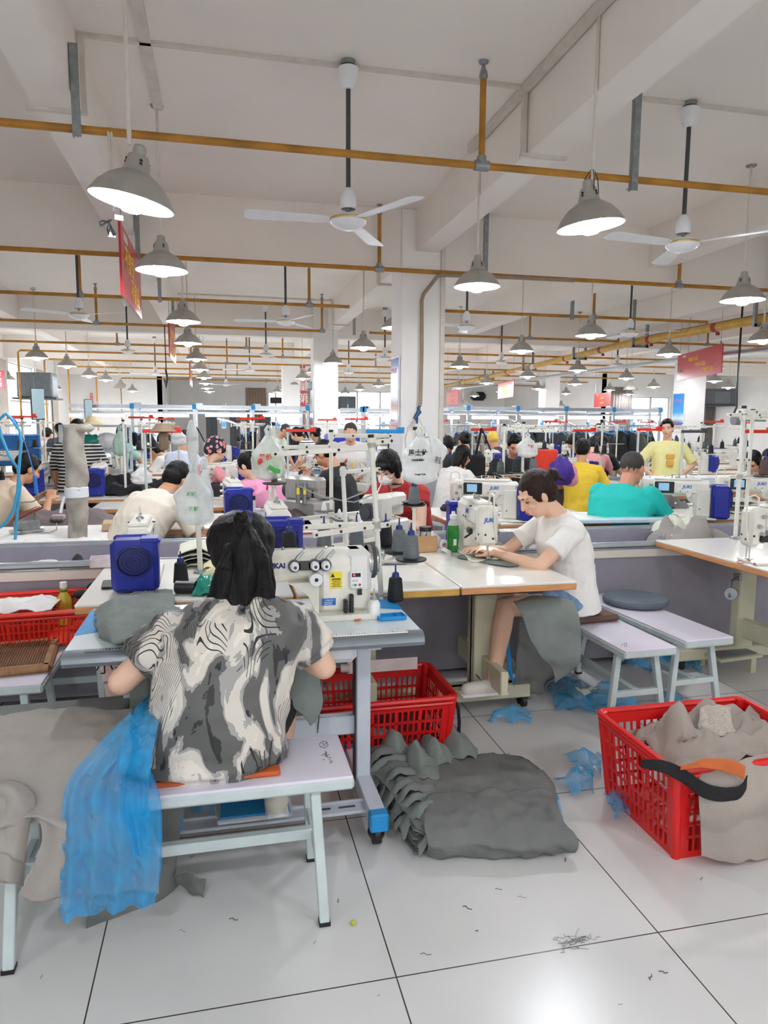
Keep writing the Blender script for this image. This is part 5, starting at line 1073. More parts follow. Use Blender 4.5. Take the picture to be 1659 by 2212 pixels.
# --- the woman in the patterned shirt ---
def shirt_mat():
    m = bpy.data.materials.new('marbled_shirt'); m.use_nodes = True; nt = m.node_tree; b = nt.nodes['Principled BSDF']; L = nt.links
    tc = nt.nodes.new('ShaderNodeTexCoord'); mp = nt.nodes.new('ShaderNodeMapping'); L.new(tc.outputs['Object'], mp.inputs['Vector']); mp.inputs['Scale'].default_value = (1.25, 1.0, 0.62)
    def noi(vec, s, d=3, dist=0.0):
        n = nt.nodes.new('ShaderNodeTexNoise'); n.inputs['Scale'].default_value = s; n.inputs['Detail'].default_value = d; n.inputs['Distortion'].default_value = dist; L.new(vec, n.inputs['Vector']); return n
    n1 = noi(mp.outputs[0], 6.6, 5, 0.9); c1 = ramp(nt, n1.outputs['Fac'], [(0.0, lin((38, 38, 38))), (0.385, lin((88, 88, 86))), (0.495, lin((156, 154, 150))), (0.535, lin((206, 200, 190))), (0.62, lin((222, 214, 202))), (0.68, lin((176, 174, 172)))])
    n2 = noi(mp.outputs[0], 3.0, 1, 0.5)
    w = math_(nt, 'ABSOLUTE', math_(nt, 'SUBTRACT', math_(nt, 'FRACT', math_(nt, 'MULTIPLY', n2.outputs['Fac'], 40.0)), 0.5)); w = math_(nt, 'LESS_THAN', w, 0.10)
    n3 = noi(mp.outputs[0], 3.4, 2); mk = math_(nt, 'GREATER_THAN', n3.outputs['Fac'], 0.49)
    lt = math_(nt, 'GREATER_THAN', n1.outputs['Fac'], 0.47)
    f = math_(nt, 'MULTIPLY', w, math_(nt, 'MAXIMUM', math_(nt, 'MULTIPLY', mk, 1.0), math_(nt, 'MULTIPLY', lt, 0.0)))
    n4 = noi(mp.outputs[0], 20, 4); bl = math_(nt, 'MULTIPLY', math_(nt, 'GREATER_THAN', n4.outputs['Fac'], 0.66), math_(nt, 'LESS_THAN', n1.outputs['Fac'], 0.49))
    mx = nt.nodes.new('ShaderNodeMix'); mx.data_type = 'RGBA'; L.new(math_(nt, 'MAXIMUM', f, bl), mx.inputs['Factor']); L.new(c1, mx.inputs['A']); mx.inputs['B'].default_value = (*lin((24, 24, 26)), 1)
    L.new(mx.outputs['Result'], b.inputs['Base Color']); b.inputs['Roughness'].default_value = 0.6; b.inputs['Sheen Weight'].default_value = 0.15
    return m
def woman_a(r, q):
    hp, Rh = q['hp'], q['Rh']
    m = MB(); R = Rh @ Matrix.Rotation(D(65), 3, 'X')
    for k in range(3): m.lathe([(0.026+0.003*math.cos(a), 0.004+0.009*math.sin(a)+0.006*k-0.006) for a in [i*PI/4 for i in range(9)]], hp(0.004, -0.118, 0.072), R, 18, mi=k % 2)
    m.build('hair_tie', [M('tie_blue', (24, 50, 170), 0.6), M('tie_cyan', (70, 170, 210), 0.6)], r, 180)
    m = MB(); m.tube([hp(0.0, -0.10, 0.072), hp(0.0, -0.155, 0.07), hp(0.005, -0.165, 0.0), hp(0.005, -0.14, -0.09), hp(0.0, -0.115, -0.17), hp(-0.03, -0.10, -0.25)], [0.018, 0.027, 0.034, 0.04, 0.034, 0.006], 14)
    for (x0, x1, x2) in ((0.05, 0.065, 0.055), (-0.05, -0.06, -0.075), (0.03, 0.035, 0.02)): m.tube([hp(x0*0.6, -0.12, 0.0), hp(x0, -0.125, -0.08), hp(x1, -0.105, -0.16), hp(x2, -0.09, -0.24)], [0.02, 0.03, 0.026, 0.004], 10)
    m.tube([hp(0.02, -0.15, 0.03), hp(0.05, -0.14, -0.05), hp(0.06, -0.1, -0.13), hp(0.075, -0.06, -0.20)], [0.02, 0.028, 0.02, 0.006], 10); m.tube([hp(-0.02, -0.15, 0.0), hp(-0.055, -0.12, -0.08), hp(-0.09, -0.08, -0.16), hp(-0.13, -0.05, -0.22)], [0.015, 0.026, 0.018, 0.005], 10)
    m.tube([hp(-0.01, -0.15, -0.05), hp(-0.03, -0.13, -0.14), hp(-0.02, -0.12, -0.24), hp(-0.04, -0.11, -0.28)], [0.015, 0.022, 0.015, 0.004], 10)
    m.tube([hp(0.07, -0.04, -0.02), hp(0.085, -0.03, -0.10), hp(0.085, -0.02, -0.19)], [0.016, 0.014, 0.004], 8)
    o = remesh(m, 'ponytail', HAIR, r, 0.006, 3, lambda co, n_: n_*0.005*noise.noise(V((co.x*120, co.y*120, co.z*9))))
def coll(s, pts, dirs, arms):
    SHp = pts[4]; s.tube([SHp+V((0.075*math.cos(a), 0.07*math.sin(a)+0.012, 0.052+0.012*math.sin(a))) for a in [i*PI/8 for i in range(16)]], 0.012, 8, closed=True)
    s.loft([(pts[0]-V((0, 0, 0.088)), V((0.205, 0, 0)), V((0, 0.16, 0))), (pts[0]+V((0, 0, 0.03)), V((0.225, 0, 0)), V((0, 0.165, 0))), (pts[1]+V((0, 0, 0.04)), V((0.215, 0, 0)), V((0, 0.15, 0))), (pts[2]+V((0, 0.0, 0.05)), V((0.215, 0, 0)), V((0, 0.14, 0)))])
    for (S, E_, W_) in arms:
        e = S.lerp(E_, 0.55); s.cyl(S.lerp(E_, 0.2), e, 0.078, 0.086, n=20)
SHOEW = M('cream_shoe', (226, 220, 204), 0.5, var=0.03)
person('woman seen from behind in a marbled black, grey and cream shirt', 525, 1178, 2.34, 0.0, lean=25, nod=22, tk=0.86, necklean=42, side=13, headk=1.16, hairk=1.42, shdrop=0.075, elb=[(-0.275, 0.09, 0.69), (0.36, 0.10, 0.69)], hands=[(-0.10, 0.30, 0.78), (0.14, 0.30, 0.78)], poles=[(-1, -0.6, -0.5), (1, -0.6, -0.45)], shirt=shirt_mat(), skin=SKINP, hair='bun0', pants=M('black_shorts', (26, 26, 28), 0.8), legs='shorts2', sleeve=0.40, fat=1.28, voxel=0.0065, face=False, size=1.07, root=(-0.045, 2.17, 0), headz=1, hz=0.51, extra=woman_a, foldamp=0.010, foldf=8, mid=coll, shoesm=SHOEW,
       knees=[(-0.2, 0.36, 0.52), (0.25, 0.36, 0.50)], feet=[(-0.16, 0.2, 0.235), (0.205, 0.22, 0.225)])

# ================= the fabric trough line =================
def trough(y, x0, x1, label, depth=0.66, h=0.76):
    t = thing('fabric_trough', label, 'trough', ((x0+x1)/2, y, 0)); L = x1-x0
    m = MB(); m.box((0, 0.015, 0.36), (L, 0.02, 0.66), mi=0); m.box((0, depth-0.015, 0.36), (L, 0.02, 0.66)); m.box((0, depth-0.03, h-0.09), (L, 0.012, 0.16)); m.build('side_panel', M('trough_grey', (150, 146, 158), 0.5, var=0.04), t)
    m = MB(); m.box((0, -0.002, h-0.06), (L, 0.035, 0.05), bev=0.004); m.build('front_lip', M('trough_lip', (226, 218, 208), 0.4, var=0.02), t)
    m = MB(); m.box((0, depth/2, h-0.16), (L, depth-0.06, 0.012)); m.build('trough_floor', M('trough_floor', (196, 190, 204), 0.35, var=0.04), t)
    for yy in (0.005, depth-0.005):
        m = MB(); m.box((0, yy, h-0.012), (L, 0.05, 0.03), bev=0.004); m.box((0, yy-0.027, h-0.018), (L, 0.006, 0.006), mi=1); m.box((0, yy, h+0.006), (L, 0.022, 0.01), bev=0.003); m.build('rail', [ALU, DKGREY], t)
    return t
trough(3.93, -5.7, 19.5, 'long grey fabric trough with silver rails crossing the middle of the photo')
trough(8.45, -5.0, 1.7, 'second fabric trough seen behind the tables left of the nearest column'); trough(8.4, 2.9, 19.5, 'second fabric trough behind the man in the turquoise shirt')
def heap(name, label, cat, cx, cy, z, w, d, h, mat_, n=3, seed=0, f=7):
    rows = []
    for j in range(5):
        v = j/4; rows.append([V((cx+w*(i/5-0.5), cy+d*(v-0.5), z+h*(0.1+0.95*math.sin(PI*v)**0.6*math.sin(PI*(0.08+0.84*i/5))**0.6*(0.6+0.9*noise.noise(V((i*1.3, j*1.1, seed))))))) for i in range(6)])
    for r_ in (rows[0], rows[-1]):
        for p in r_: p.z = z+0.004
    for r_ in rows: r_[0].z = r_[-1].z = z+0.004
    return sheet(name, rows, mat_, 44, 34, 0.2*h, f*1.35, seed, 0.003, None, label, cat)
heap('fabric_piece', 'white fabric piece lying in the left trough', 'fabric', -1.05, 4.25, 0.615, 0.3, 0.4, 0.10, M('white_cloth', (226, 226, 224), 0.8, var=0.03), seed=3)
heap('fabric_piece', 'black fabric piece lying in the trough behind the blue motor machine', 'fabric', -0.78, 4.2, 0.615, 0.34, 0.4, 0.11, BLACKF, seed=5, f=9)
heap('fabric_piece', 'grey coat fabric heaped over the trough rail beside the right table', 'fabric', 3.22, 4.3, 0.63, 0.55, 0.5, 0.23, BEIGEF, seed=8, f=8)
heap('fabric_piece', 'folded cream lining lying on the grey coat fabric in the trough', 'fabric', 3.18, 4.45, 0.72, 0.3, 0.3, 0.16, M('cream_cloth', (222, 222, 204), 0.8, var=0.03), seed=12, f=8)
heap('fabric_piece', 'grey-green cloth lying in the trough behind the woman in the white T-shirt', 'fabric', 1.85, 4.25, 0.615, 0.75, 0.4, 0.14, GREYF2, seed=15)
m = MB(); m.box((2.85, 4.3, 0.66), (0.18, 0.22, 0.05), rz=0.3, bev=0.01); tag(m.build('blue_folder', M('deep_blue', (20, 96, 160), 0.5)), 'blue folder lying in the trough near the right table', 'folder')

# ================= near tables =================
t1 = make_table('white-topped table with orange wooden edge at left carrying the blue motor machine', 0.86, 0.92, WOODE, foot='x', ins=0.4); t1.location = (-0.15, 3.385, 0)
t2 = make_table('white-topped table with yellow edge in the middle of the near table row', 0.72, 0.92, YELE, foot='x', ins=0.4, pan=False); t2.location = (0.655, 3.385, 0)
t3 = make_table('white-topped table where the woman in the white T-shirt sews', 0.56, 0.94, WOODE, foot='x', ins=0.45); t3.location = (1.305, 3.40, 0)
# right table (long side runs towards the camera)
t4 = make_table('large white-topped table with orange edge running out of the photo at right', 1.0, 1.5, WOODE, foot='x', ins=0.2); t4.location = (3.145, 3.16, 0)
m = MB(); m.tube([onY(1600, 1245, 3.55), onY(1580, 1255, 3.5), onY(1575, 1290, 3.45)], 0.008, 8); m.cyl(onY(1579, 1283, 3.45), onY(1582, 1283, 3.50), 0.034, n=24); m.box(onY(1594, 1246, 3.55), (0.02, 0.05, 0.04)); tag(m.build('knee_lever', [STEEL]), 'steel knee lever with round black pad under the right table', 'lever')
t = thing('foot_treadle', 'grey foot treadle in a cream frame under the right table', 'treadle', (3.02, 3.68, 0.10), 0.1); m = MB(); m.box((0, 0, 0), (0.32, 0.26, 0.02), bev=0.005); m.build('treadle_frame', CREAMLEG, t); m = MB(); m.box((0, 0, 0.014), (0.27, 0.21, 0.01)); m.build('treadle_pad', M('pad_grey', (120, 124, 130), 0.7), t); m = MB(); m.box((0.1, -0.1, -0.05), (0.04, 0.04, 0.10)); m.build('treadle_support', CREAMLEG, t); m = MB(); m.box((-0.1, 0.1, -0.05), (0.04, 0.04, 0.10)); m.build('treadle_support', CREAMLEG, t)

# machines on the near tables
j1 = make_juki('sewing machine with its big blue fan motor facing the camera on the left table', 'plain', glow=False); j1.location = (-0.375, 3.40, 0.78); j1.scale = (1, 1, 0.88); j1.rotation_euler.z = -PI/2+0.03
j2 = make_juki('cream sewing machine that the woman in the white T-shirt is using', 'plain'); j2.location = (1.36, 3.68, 0.78); j2.rotation_euler.z = PI/2-0.10
j3 = make_juki('sewing machine with dark screen on the right table at the frame edge', 'screen'); j3.location = (2.93, 3.12, 0.78); j3.rotation_euler.z = -0.12
# --- left of the photo ---
bl = bench('white bench at the left frame edge under the woven seat board', 0.95, 0.44, group=None, inx=0.08); bl.location = (-1.20, 3.2, 0)
bl2 = bench('white bench standing behind the left bench under the red basket', 0.9, 0.40, inx=0.08); bl2.location = (-0.98, 3.72, 0)
t = thing('woven_seat_board', 'woven brown seat board with rounded wooden frame on the left bench', 'seat board', (-1.0, 3.28, 0.452), 0.12)
m = MB()
for a, b, c_, d_ in ((0, -0.19, 0.52, 0.045), (0, 0.19, 0.52, 0.045), (-0.24, 0, 0.045, 0.42), (0.24, 0, 0.045, 0.42)): m.box((a, b, 0.0175), (c_, d_, 0.035), bev=0.012)
m.build('wooden_frame', M('worn_wood', (156, 116, 78), 0.55, var=0.15, stretch=(8, 2, 2)), t); m = MB()
for k in range(44): m.cyl((-0.225+0.0103*k, -0.175, 0.030), (-0.225+0.0103*k, 0.175, 0.030), 0.0052, n=6)
m.build('woven_cane', M('dark_cane', (112, 82, 58), 0.45, 0.0, var=0.2), t)
def basket(label, cx, cy, z, w, d, h, rz=0.0, mat_=RED, nslot=10, rows=4, group=None):
    t = thing('plastic_basket', label, 'basket', (cx, cy, z), rz, group); tp = 0.90
    # slotted walls as real strips
    m = MB(); m.box((0, 0, 0.006), (w*tp, d*tp, 0.012))
    def wall(L0, L1, off0, off1, ax):
        # L at bottom/top, offset at bottom/top
        def P(s, v, o=0.0):
            L = L0+(L1-L0)*v; of = off0+(off1-off0)*v
            a = s*L/2; return (a, of, h*v) if ax == 'x' else (of, a, h*v)
        def strip(s0, s1, v0, v1):
            th = 0.003*(1 if off0 > 0 else -1); q = [P(s0, v0), P(s1, v0), P(s1, v1), P(s0, v1)]
            vs = [V(p) for p in q]+[V(p)+V((0, th, 0) if ax == 'x' else (th, 0, 0)) for p in q]
            m.add(vs, [(0, 1, 2, 3), (7, 6, 5, 4), (0, 4, 5, 1), (1, 5, 6, 2), (2, 6, 7, 3), (3, 7, 4, 0)])
        e = 0.86; vs_ = [0.0, 0.08]
        strip(-1, 1, 0, 0.07); strip(-1, 1, 0.84, 1.0); strip(-1, -e, 0.07, 0.84); strip(e, 1, 0.07, 0.84)
        for r_ in range(1, rows): v = 0.07+0.77*r_/rows; strip(-e, e, v-0.012, v+0.022)
        n = nslot if ax == 'x' else max(4, int(nslot*d/w))
        for k in range(n+1):
            s = -e+2*e*k/n; wd = e/n*(0.62 if k % 4 else 1.2)
            strip(max(-e, s-wd*0.5), min(e, s+wd*0.5), 0.07, 0.84)
    wall(w*tp, w, -d*tp/2, -d/2, 'x'); wall(w*tp, w, d*tp/2, d/2, 'x'); wall(d*tp, d, -w*tp/2, -w/2, 'y'); wall(d*tp, d, w*tp/2, w/2, 'y')
    for sx in (-1, 1):
        for sy in (-1, 1): m.cyl((sx*w*tp/2-sx*0.008, sy*d*tp/2-sy*0.008, 0), (sx*w/2-sx*0.008, sy*d/2-sy*0.008, h), 0.016, 0.02, n=10)
    m.build('basket_body', mat_, t)
    m = MB(); rr = 0.035; pts = []
    for (sx, sy, a0) in ((1, 1, 0), (-1, 1, 90), (-1, -1, 180), (1, -1, 270)):
        for q in range(5): a = D(a0+q*22.5); pts.append((sx*(w/2-rr+0.008)+rr*math.cos(a), sy*(d/2-rr+0.008)+rr*math.sin(a), h-0.006))
    m.tube(pts, 0.013, 8, closed=True); m.tube([(x, y, zz-0.022) for x, y, zz in pts], 0.008, 6, closed=True); m.build('rim', mat_, t)
    return t
REDO = M('orange_red_plastic', (220, 44, 26), 0.38, var=0.05)
basket('shallow orange-red basket at the left frame edge on the benches', -0.90, 3.66, 0.455, 0.62, 0.44, 0.17, 0.08, REDO, 24, 2)
t = thing('oil_bottle', 'clear bottle of yellow cooking oil with white cap standing in the left basket', 'bottle', (-0.80, 3.80, 0.47)); m = MB(); m.lathe([(0, 0), (0.034, 0), (0.038, 0.01), (0.038, 0.11), (0.034, 0.135), (0.018, 0.165), (0.015, 0.18), (0.015, 0.195)], n=20); m.build('bottle_body', bag_mat('oil_yellow', (214, 190, 60), 0.85), t)
m = MB(); m.lathe([(0, 0.22), (0.017, 0.218), (0.018, 0.19), (0.016, 0.19)], n=16); m.build('cap', WHITEP, t); m = MB(); m.lathe([(0.0385, 0.03), (0.0385, 0.085)], n=20, mi=0); m.build('paper_label', M('cream_label', (228, 228, 190), 0.5), t); m = MB(); m.cyl((0, 0, 0.165), (0, 0, 0.18), 0.0175, n=16); m.build('green_band', M('green_band', (40, 120, 60), 0.5), t)
heap('fabric_piece', 'crumpled white cloth in the shallow orange-red basket', 'fabric', -0.98, 3.70, 0.60, 0.34, 0.26, 0.05, M('white_cloth', (226, 226, 224), 0.8), seed=21, f=14)
m = MB(); m.sph((-0.70, 3.72, 0.64), (0.04, 0.05, 0.022), n=12); m.sph((-0.66, 3.80, 0.65), (0.03, 0.03, 0.03), n=10); tag(m.build('black_pouch', BLACKF), 'small black pouch in the left basket beside the oil bottle', 'pouch')
# left table contents
t = thing('plastic_tray', 'translucent white plastic tray at the rear left corner of the left table', 'tray', (-0.56, 3.72, 0.782), 0.1); m = MB(); m.box((0, 0, 0.004), (0.17, 0.12, 0.006))
for a, b, c_, d_ in ((0, 0.06, 0.18, 0.005), (0, -0.06, 0.18, 0.005), (-0.088, 0, 0.005, 0.125), (0.088, 0, 0.005, 0.125)): m.box((a, b, 0.022), (c_, d_, 0.04))
m.box((0, 0, 0.044), (0.195, 0.14, 0.004)) if 0 else None
m.build('tray_body', bag_mat('tray_film', (236, 226, 230), 0.75), t)
m = MB(); c = onZ(228, 1266, 0.7845); m.box(c+V((0.02, 0.02, 0.004)), (0.075, 0.15, 0.008), rz=0.1, bev=0.004); tag(m.build('phone', BLACK), 'black phone lying on the left table beside the blue motor', 'phone')
m = MB(); q = [onZ(x, y, 0.789) for x, y in [(283, 1285), (295, 1277), (310, 1276), (322, 1280), (320, 1286), (305, 1287), (292, 1283), (300, 1275), (318, 1274)]]; m.tube(q, 0.0035, 6); m.box(onZ(290, 1284, 0.79), (0.02, 0.016, 0.01), bev=0.003); tag(m.build('charging_cable', M('ivory', (224, 218, 204), 0.4)), 'ivory charging cable coiled at the foot of the blue motor machine', 'cable')
cone('b', (-0.19, 3.22, 0.78), 'black thread cone standing right behind the blue motor machine', s=1.0)
m = MB(); m.cyl((-0.2, 3.04, 0.808), (-0.12, 3.02, 0.808), 0.027, n=18); m.cyl((-0.205, 3.041, 0.808), (-0.2, 3.04, 0.808), 0.02, n=14); tag(m.build('tape_roll', BLACK), 'black roll lying on its side beside the blue motor machine', 'roll')
heap('plastic_pouch', 'crumpled turquoise-green plastic pouch by the neck of the woman in front', 'pouch', -0.05, 3.04, 0.782, 0.17, 0.16, 0.09, M('teal_plastic', (24, 140, 120), 0.3), seed=31, f=14)
for k in range(7):
    m = MB(); a = onZ(372, 1210-3*k, 0.782+0.012*k); 
    mt = BLACKF if k % 2 else M('cream_cloth', (222, 222, 204), 0.8)
    sheet('cut_piece', [[V((-0.22, 3.55, 0.79+0.011*k)), V((-0.12, 3.57, 0.80+0.013*k)), V((-0.05, 3.55, 0.79+0.011*k))], [V((-0.22, 3.72, 0.79+0.012*k)), V((-0.13, 3.73, 0.805+0.014*k)), V((-0.05, 3.74, 0.79+0.012*k))], [V((-0.23, 3.86, 0.79+0.01*k)), V((-0.13, 3.86, 0.80+0.012*k)), V((-0.04, 3.86, 0.79+0.01*k))]], mt, 14, 12, 0.006, 18, k, 0.004, None, 'dark or cream cut piece in the layered stack behind the blue motor machine', 'fabric', 'layered stack of cut pieces')
for k, (yy, zz) in enumerate(((3.42, 0.785), (3.55, 0.80), (3.68, 0.82))):
    heap('cream_lining', '%s fold of cream lining fabric beside the woman in front' % ['nearest', 'middle', 'rear'][k], 'fabric', 0.05, yy, zz-0.004*k, 0.3, 0.16, 0.035+0.015*k, M('pale_yellow_cloth', (236, 230, 188), 0.8, var=0.03), seed=40+k, f=14)
# middle tables contents
t = thing('detergent_bottle', 'clear bottle of green liquid with white pump top beside the cream machine', 'bottle', onZ(978, 1190, 0.782)); m = MB(); m.lathe([(0, 0), (0.036, 0), (0.038, 0.008), (0.030, 0.03), (0.036, 0.08), (0.036, 0.12), (0.03, 0.15)], n=20); m.build('green_liquid', bag_mat('green_liquid', (30, 140, 40), 0.85), t)
m = MB(); m.lathe([(0.031, 0.148), (0.026, 0.165), (0.018, 0.18), (0.018, 0.19)], n=18); m.build('clear_neck', BAGM, t); m = MB(); m.lathe([(0.02, 0.185), (0.021, 0.205), (0.012, 0.21), (0.01, 0.225), (0, 0.225)], n=16); m.build('cap', WHITEP, t); m = MB(); m.box((0.0, -0.0355, 0.055), (0.018, 0.003, 0.036)); m.build('paper_label', M('label_white', (230, 235, 225), 0.5), t)
def crumple(name, label, c, r, mat_, seed, parent_mat=None):
    m = MB(); R_ = r
    m.sph((0, 0, 0), (r[0], r[1], r[2]), n=28)
    o = m.build(name, mat_, None, 180); o.location = c
    for v in o.data.vertices: v.co *= 1+0.22*noise.noise(v.co*28+V((seed, 0, 0)))+0.12*noise.noise(v.co*60)
    for v in o.data.vertices: v.co.z = max(v.co.z, -r[2]*0.75)
    return tag(o, label, 'plastic bag')
c = onZ(925, 1192, 0.78); crumple('snack_bag', 'crumpled clear bag of yellow snacks beside the green bottle', c+V((0, 0.05, 0.05)), (0.085, 0.06, 0.062), BAGM, 3)
m = MB(); m.sph(c+V((-0.02, 0.04, 0.035)), (0.055, 0.035, 0.033), n=14); tag(m.build('yellow_snacks', M('snack_yellow', (236, 206, 110), 0.7, var=0.2, scale=90)), 'yellow snacks inside the crumpled clear bag', 'food')
t = thing('tape_roll', 'white roll with red core standing by the snack bag', 'roll', onZ(958, 1180, 0.805)); m = MB(); m.lathe([(0.012, -0.015), (0.028, -0.015), (0.028, 0.015), (0.012, 0.015), (0.012, -0.015)], (0, 0, 0.01), Matrix.Rotation(PI/2, 3, 'X'), 20); m.build('tape', WHITEP, t); m = MB(); m.lathe([(0.010, -0.016), (0.0125, -0.016), (0.0125, 0.016), (0.010, 0.016)], (0, 0, 0.01), Matrix.Rotation(PI/2, 3, 'X'), 16); m.build('core', REDO, t)
m = MB(); m.lathe([(0.014, 0.0), (0.028, 0.0), (0.028, 0.022), (0.014, 0.022), (0.014, 0)], onZ(962, 1193, 0.782), Matrix.Rotation(0.5, 3, 'Y'), 20); tag(m.build('tape_roll', WHITEP), 'white roll lying tilted in front of the green bottle', 'roll')
t = thing('cardboard_box', 'small open cardboard box behind the snack bag', 'box', (1.10, 3.82, 0.782), 0.1); m = MB()
for a, b, c_, d_ in ((0, 0.05, 0.13, 0.004), (0, -0.05, 0.13, 0.004), (-0.063, 0, 0.004, 0.1), (0.063, 0, 0.004, 0.1)): m.box((a, b, 0.045), (c_, d_, 0.09))
m.box((0, 0, 0.004), (0.125, 0.1, 0.004)); m.build('box_walls', M('cardboard', (196, 156, 112), 0.8, var=0.05), t)
m = MB(); c = V((1.11, 3.81, 0.79)); m.lathe([(0, 0), (0.03, 0), (0.034, 0.1), (0.034, 0.11)], c, n=18); m.lathe([(0.035, 0.105), (0.035, 0.13), (0, 0.132)], c, n=18, mi=1); m.tube([c+V((-0.03, -0.03, 0.12)), c+V((-0.045, -0.035, 0.07)), c+V((-0.02, -0.036, 0.05)), c+V((0.0, -0.034, 0.1))], 0.003, 6, 1); tag(m.build('thermos_cup', [M('grey_cup', (196, 192, 180), 0.4), BLACK]), 'pale cup with black lid and loop standing in the cardboard box', 'cup')
heap('clear_film', 'crumpled clear plastic film behind the grey thread cones', 'plastic film', 0.42, 3.62, 0.782, 0.36, 0.3, 0.10, BAGM, seed=51, f=12)
m = MB(); m.box(onZ(780, 1195, 0.785), (0.2, 0.2, 0.003), rz=0.2); tag(m.build('blue_sheet', BLUEC), 'blue plastic sheet lying under the thread cones', 'sheet')
m = MB(); m.box(onZ(850, 1217, 0.783), (0.16, 0.06, 0.002), rz=-0.1); m.box(onZ(893, 1218, 0.7835), (0.05, 0.012, 0.004), rz=0.5); tag(m.build('fabric_scrap', DKGREY), 'small dark scraps on the yellow-edged table', 'scrap')
sheet('sewn_fabric', [[onZ(1003, 1197, 0.785), onZ(1040, 1180, 0.80), onZ(1075, 1178, 0.80)], [onZ(988, 1205, 0.785), onZ(1045, 1197, 0.80), onZ(1115, 1204, 0.795)], [onZ(1050, 1216, 0.785), onZ(1105, 1224, 0.787), onZ(1155, 1215, 0.787)]], GREYF2, 30, 20, 0.005, 9, 3, 0.003, None, 'grey-green panel being sewn on the table of the woman in the white T-shirt', 'fabric')
m = MB(); m.tube([onZ(1600+8*math.cos(a), 1214+4*math.sin(a), 0.786) for a in (0, 1, 2, 3, 4, 5)], 0.003, 5); m.sph(onZ(1630, 1218, 0.79), 0.008, n=8); tag(m.build('small_parts', M('pink_part', (196, 110, 110), 0.5)), 'tiny red and pink clip lying on the right table', 'clip')

# --- thread stand of the large machine, and cones on their plates ---
sb = V((0.63, 2.80, 0.7805)); sp = []
rowA = [(625, 1198, 2.98, 'b'), (700, 1190, 2.98, 'g'), (770, 1186, 2.98, 'g')]; rowB = [(833, 1180, 3.1, 'b'), (862, 1193, 2.95, 'g'), (888, 1208, 2.75, 'g')]
S_ = make_stand_pole('leaning cream thread stand pole at the right corner of the ruler table', 0.655, arms=[(0.62, -0.40, 0.01, D(172)+PI), (0.64, 0.0, 0.10, 0.4), (0.30, -0.28, 0.06, 0.25), (0.31, -0.30, 0.0, -0.3)], plates=[]); S_.location = sb; S_.rotation_euler = (0, D(-4), 0)
pl = thing('spool_carrier', 'row of spool arms holding the cones behind the large machine', 'thread stand', (0.63, 2.8, 0.7805)); 
lab = {0: 'black thread cone at the left end of the row behind the large machine', 1: 'grey thread cone second from left in the row behind the large machine', 2: 'grey thread cone right of the middle pole behind the large machine', 3: 'black thread cone above the yellow-edged table, rear one of its cluster', 4: 'grey thread cone in the middle of the cluster above the yellow-edged table', 5: 'nearest grey thread cone above the yellow-edged table'}
m = MB(); mp = MB()
for k, (px, py, Y, kd) in enumerate(rowA+rowB):
    p = onY(px, py, Y); q = p-pl.location; m.tube([(0, 0, q.z-0.015), (q.x, q.y, q.z-0.015)], 0.006, 6); m.cyl((q.x, q.y, q.z-0.018), (q.x, q.y, q.z-0.004), 0.03, n=12)
    mm = MB(); mm.lathe([(0.0, -0.005), (0.058, -0.005), (0.064, -0.001), (0.064, 0.003), (0.055, 0.0), (0.0, 0.0)], q, n=26); mm.build('spool_plate', BLACK, pl)
    cone(kd, (p.x, p.y, p.z+0.0005), lab[k])
m.build('spool_arm', CREAM, pl)
# second stand (pole in the middle, with upper arms)
S2 = make_stand_pole('tall cream thread stand pole in the middle behind the large machine', 0.66, arms=[(0.645, 0.0, 0.36, 0.12), (0.585, -0.30, 0.0, 0.3), (0.2, -0.22, 0.2, 0.5)]); p = onZ(716, 1190, 0.782); S2.location = (p.x, p.y, 0.7815)
S2b = make_stand_pole('tilted cream thread guide pole beside the red-shirted worker', 0.50, arms=[(0.47, 0.0, 0.2, 0.1), (0.1, -0.1, 0.2, 0.4)]); S2b.location = (0.62, 3.55, 0.7815); S2b.rotation_euler.y = D(-3)
# horizontal spool plates of the stand behind
pp = thing('spool_carrier', 'white spool carrier with black discs in front of the red-shirted worker', 'thread stand', onY(742, 1135, 3.75)); 
for k, (px, py) in enumerate([(700, 1103), (742, 1123), (775, 1130), (733, 1118)]):
    q = onY(px, py, 3.7+0.05*k)-pp.location; mm = MB(); mm.lathe([(0, -0.004), (0.05, -0.004), (0.056, 0), (0.05, 0.002), (0, 0.002)], q, n=22); mm.build('spool_plate', DKGREY, pp); mm = MB(); mm.lathe([(0.016, 0.0), (0.013, 0.02), (0.006, 0.045), (0, 0.05)], q, n=12); mm.build('spool_cone', WHITEP, pp)
    mm = MB(); mm.tube([q+V((0, 0, -0.01)), V((0, 0, 0.02)), V((0, 0, -0.2))], 0.005, 6); mm.build('spool_arm', CREAM, pp)
m = MB(); m.tube([onY(645, 1050, 3.6), onY(700, 1075, 3.6), onY(765, 1085, 3.6), onY(815, 1065, 3.6)], 0.004, 5); m.tube([onY(715, 1075, 3.62), onY(740, 1082, 3.6), onY(790, 1062, 3.6)], 0.004, 5); tag(m.build('guide_rod', STEEL), 'thin steel rods crossing before the red-shirted worker', 'rod')
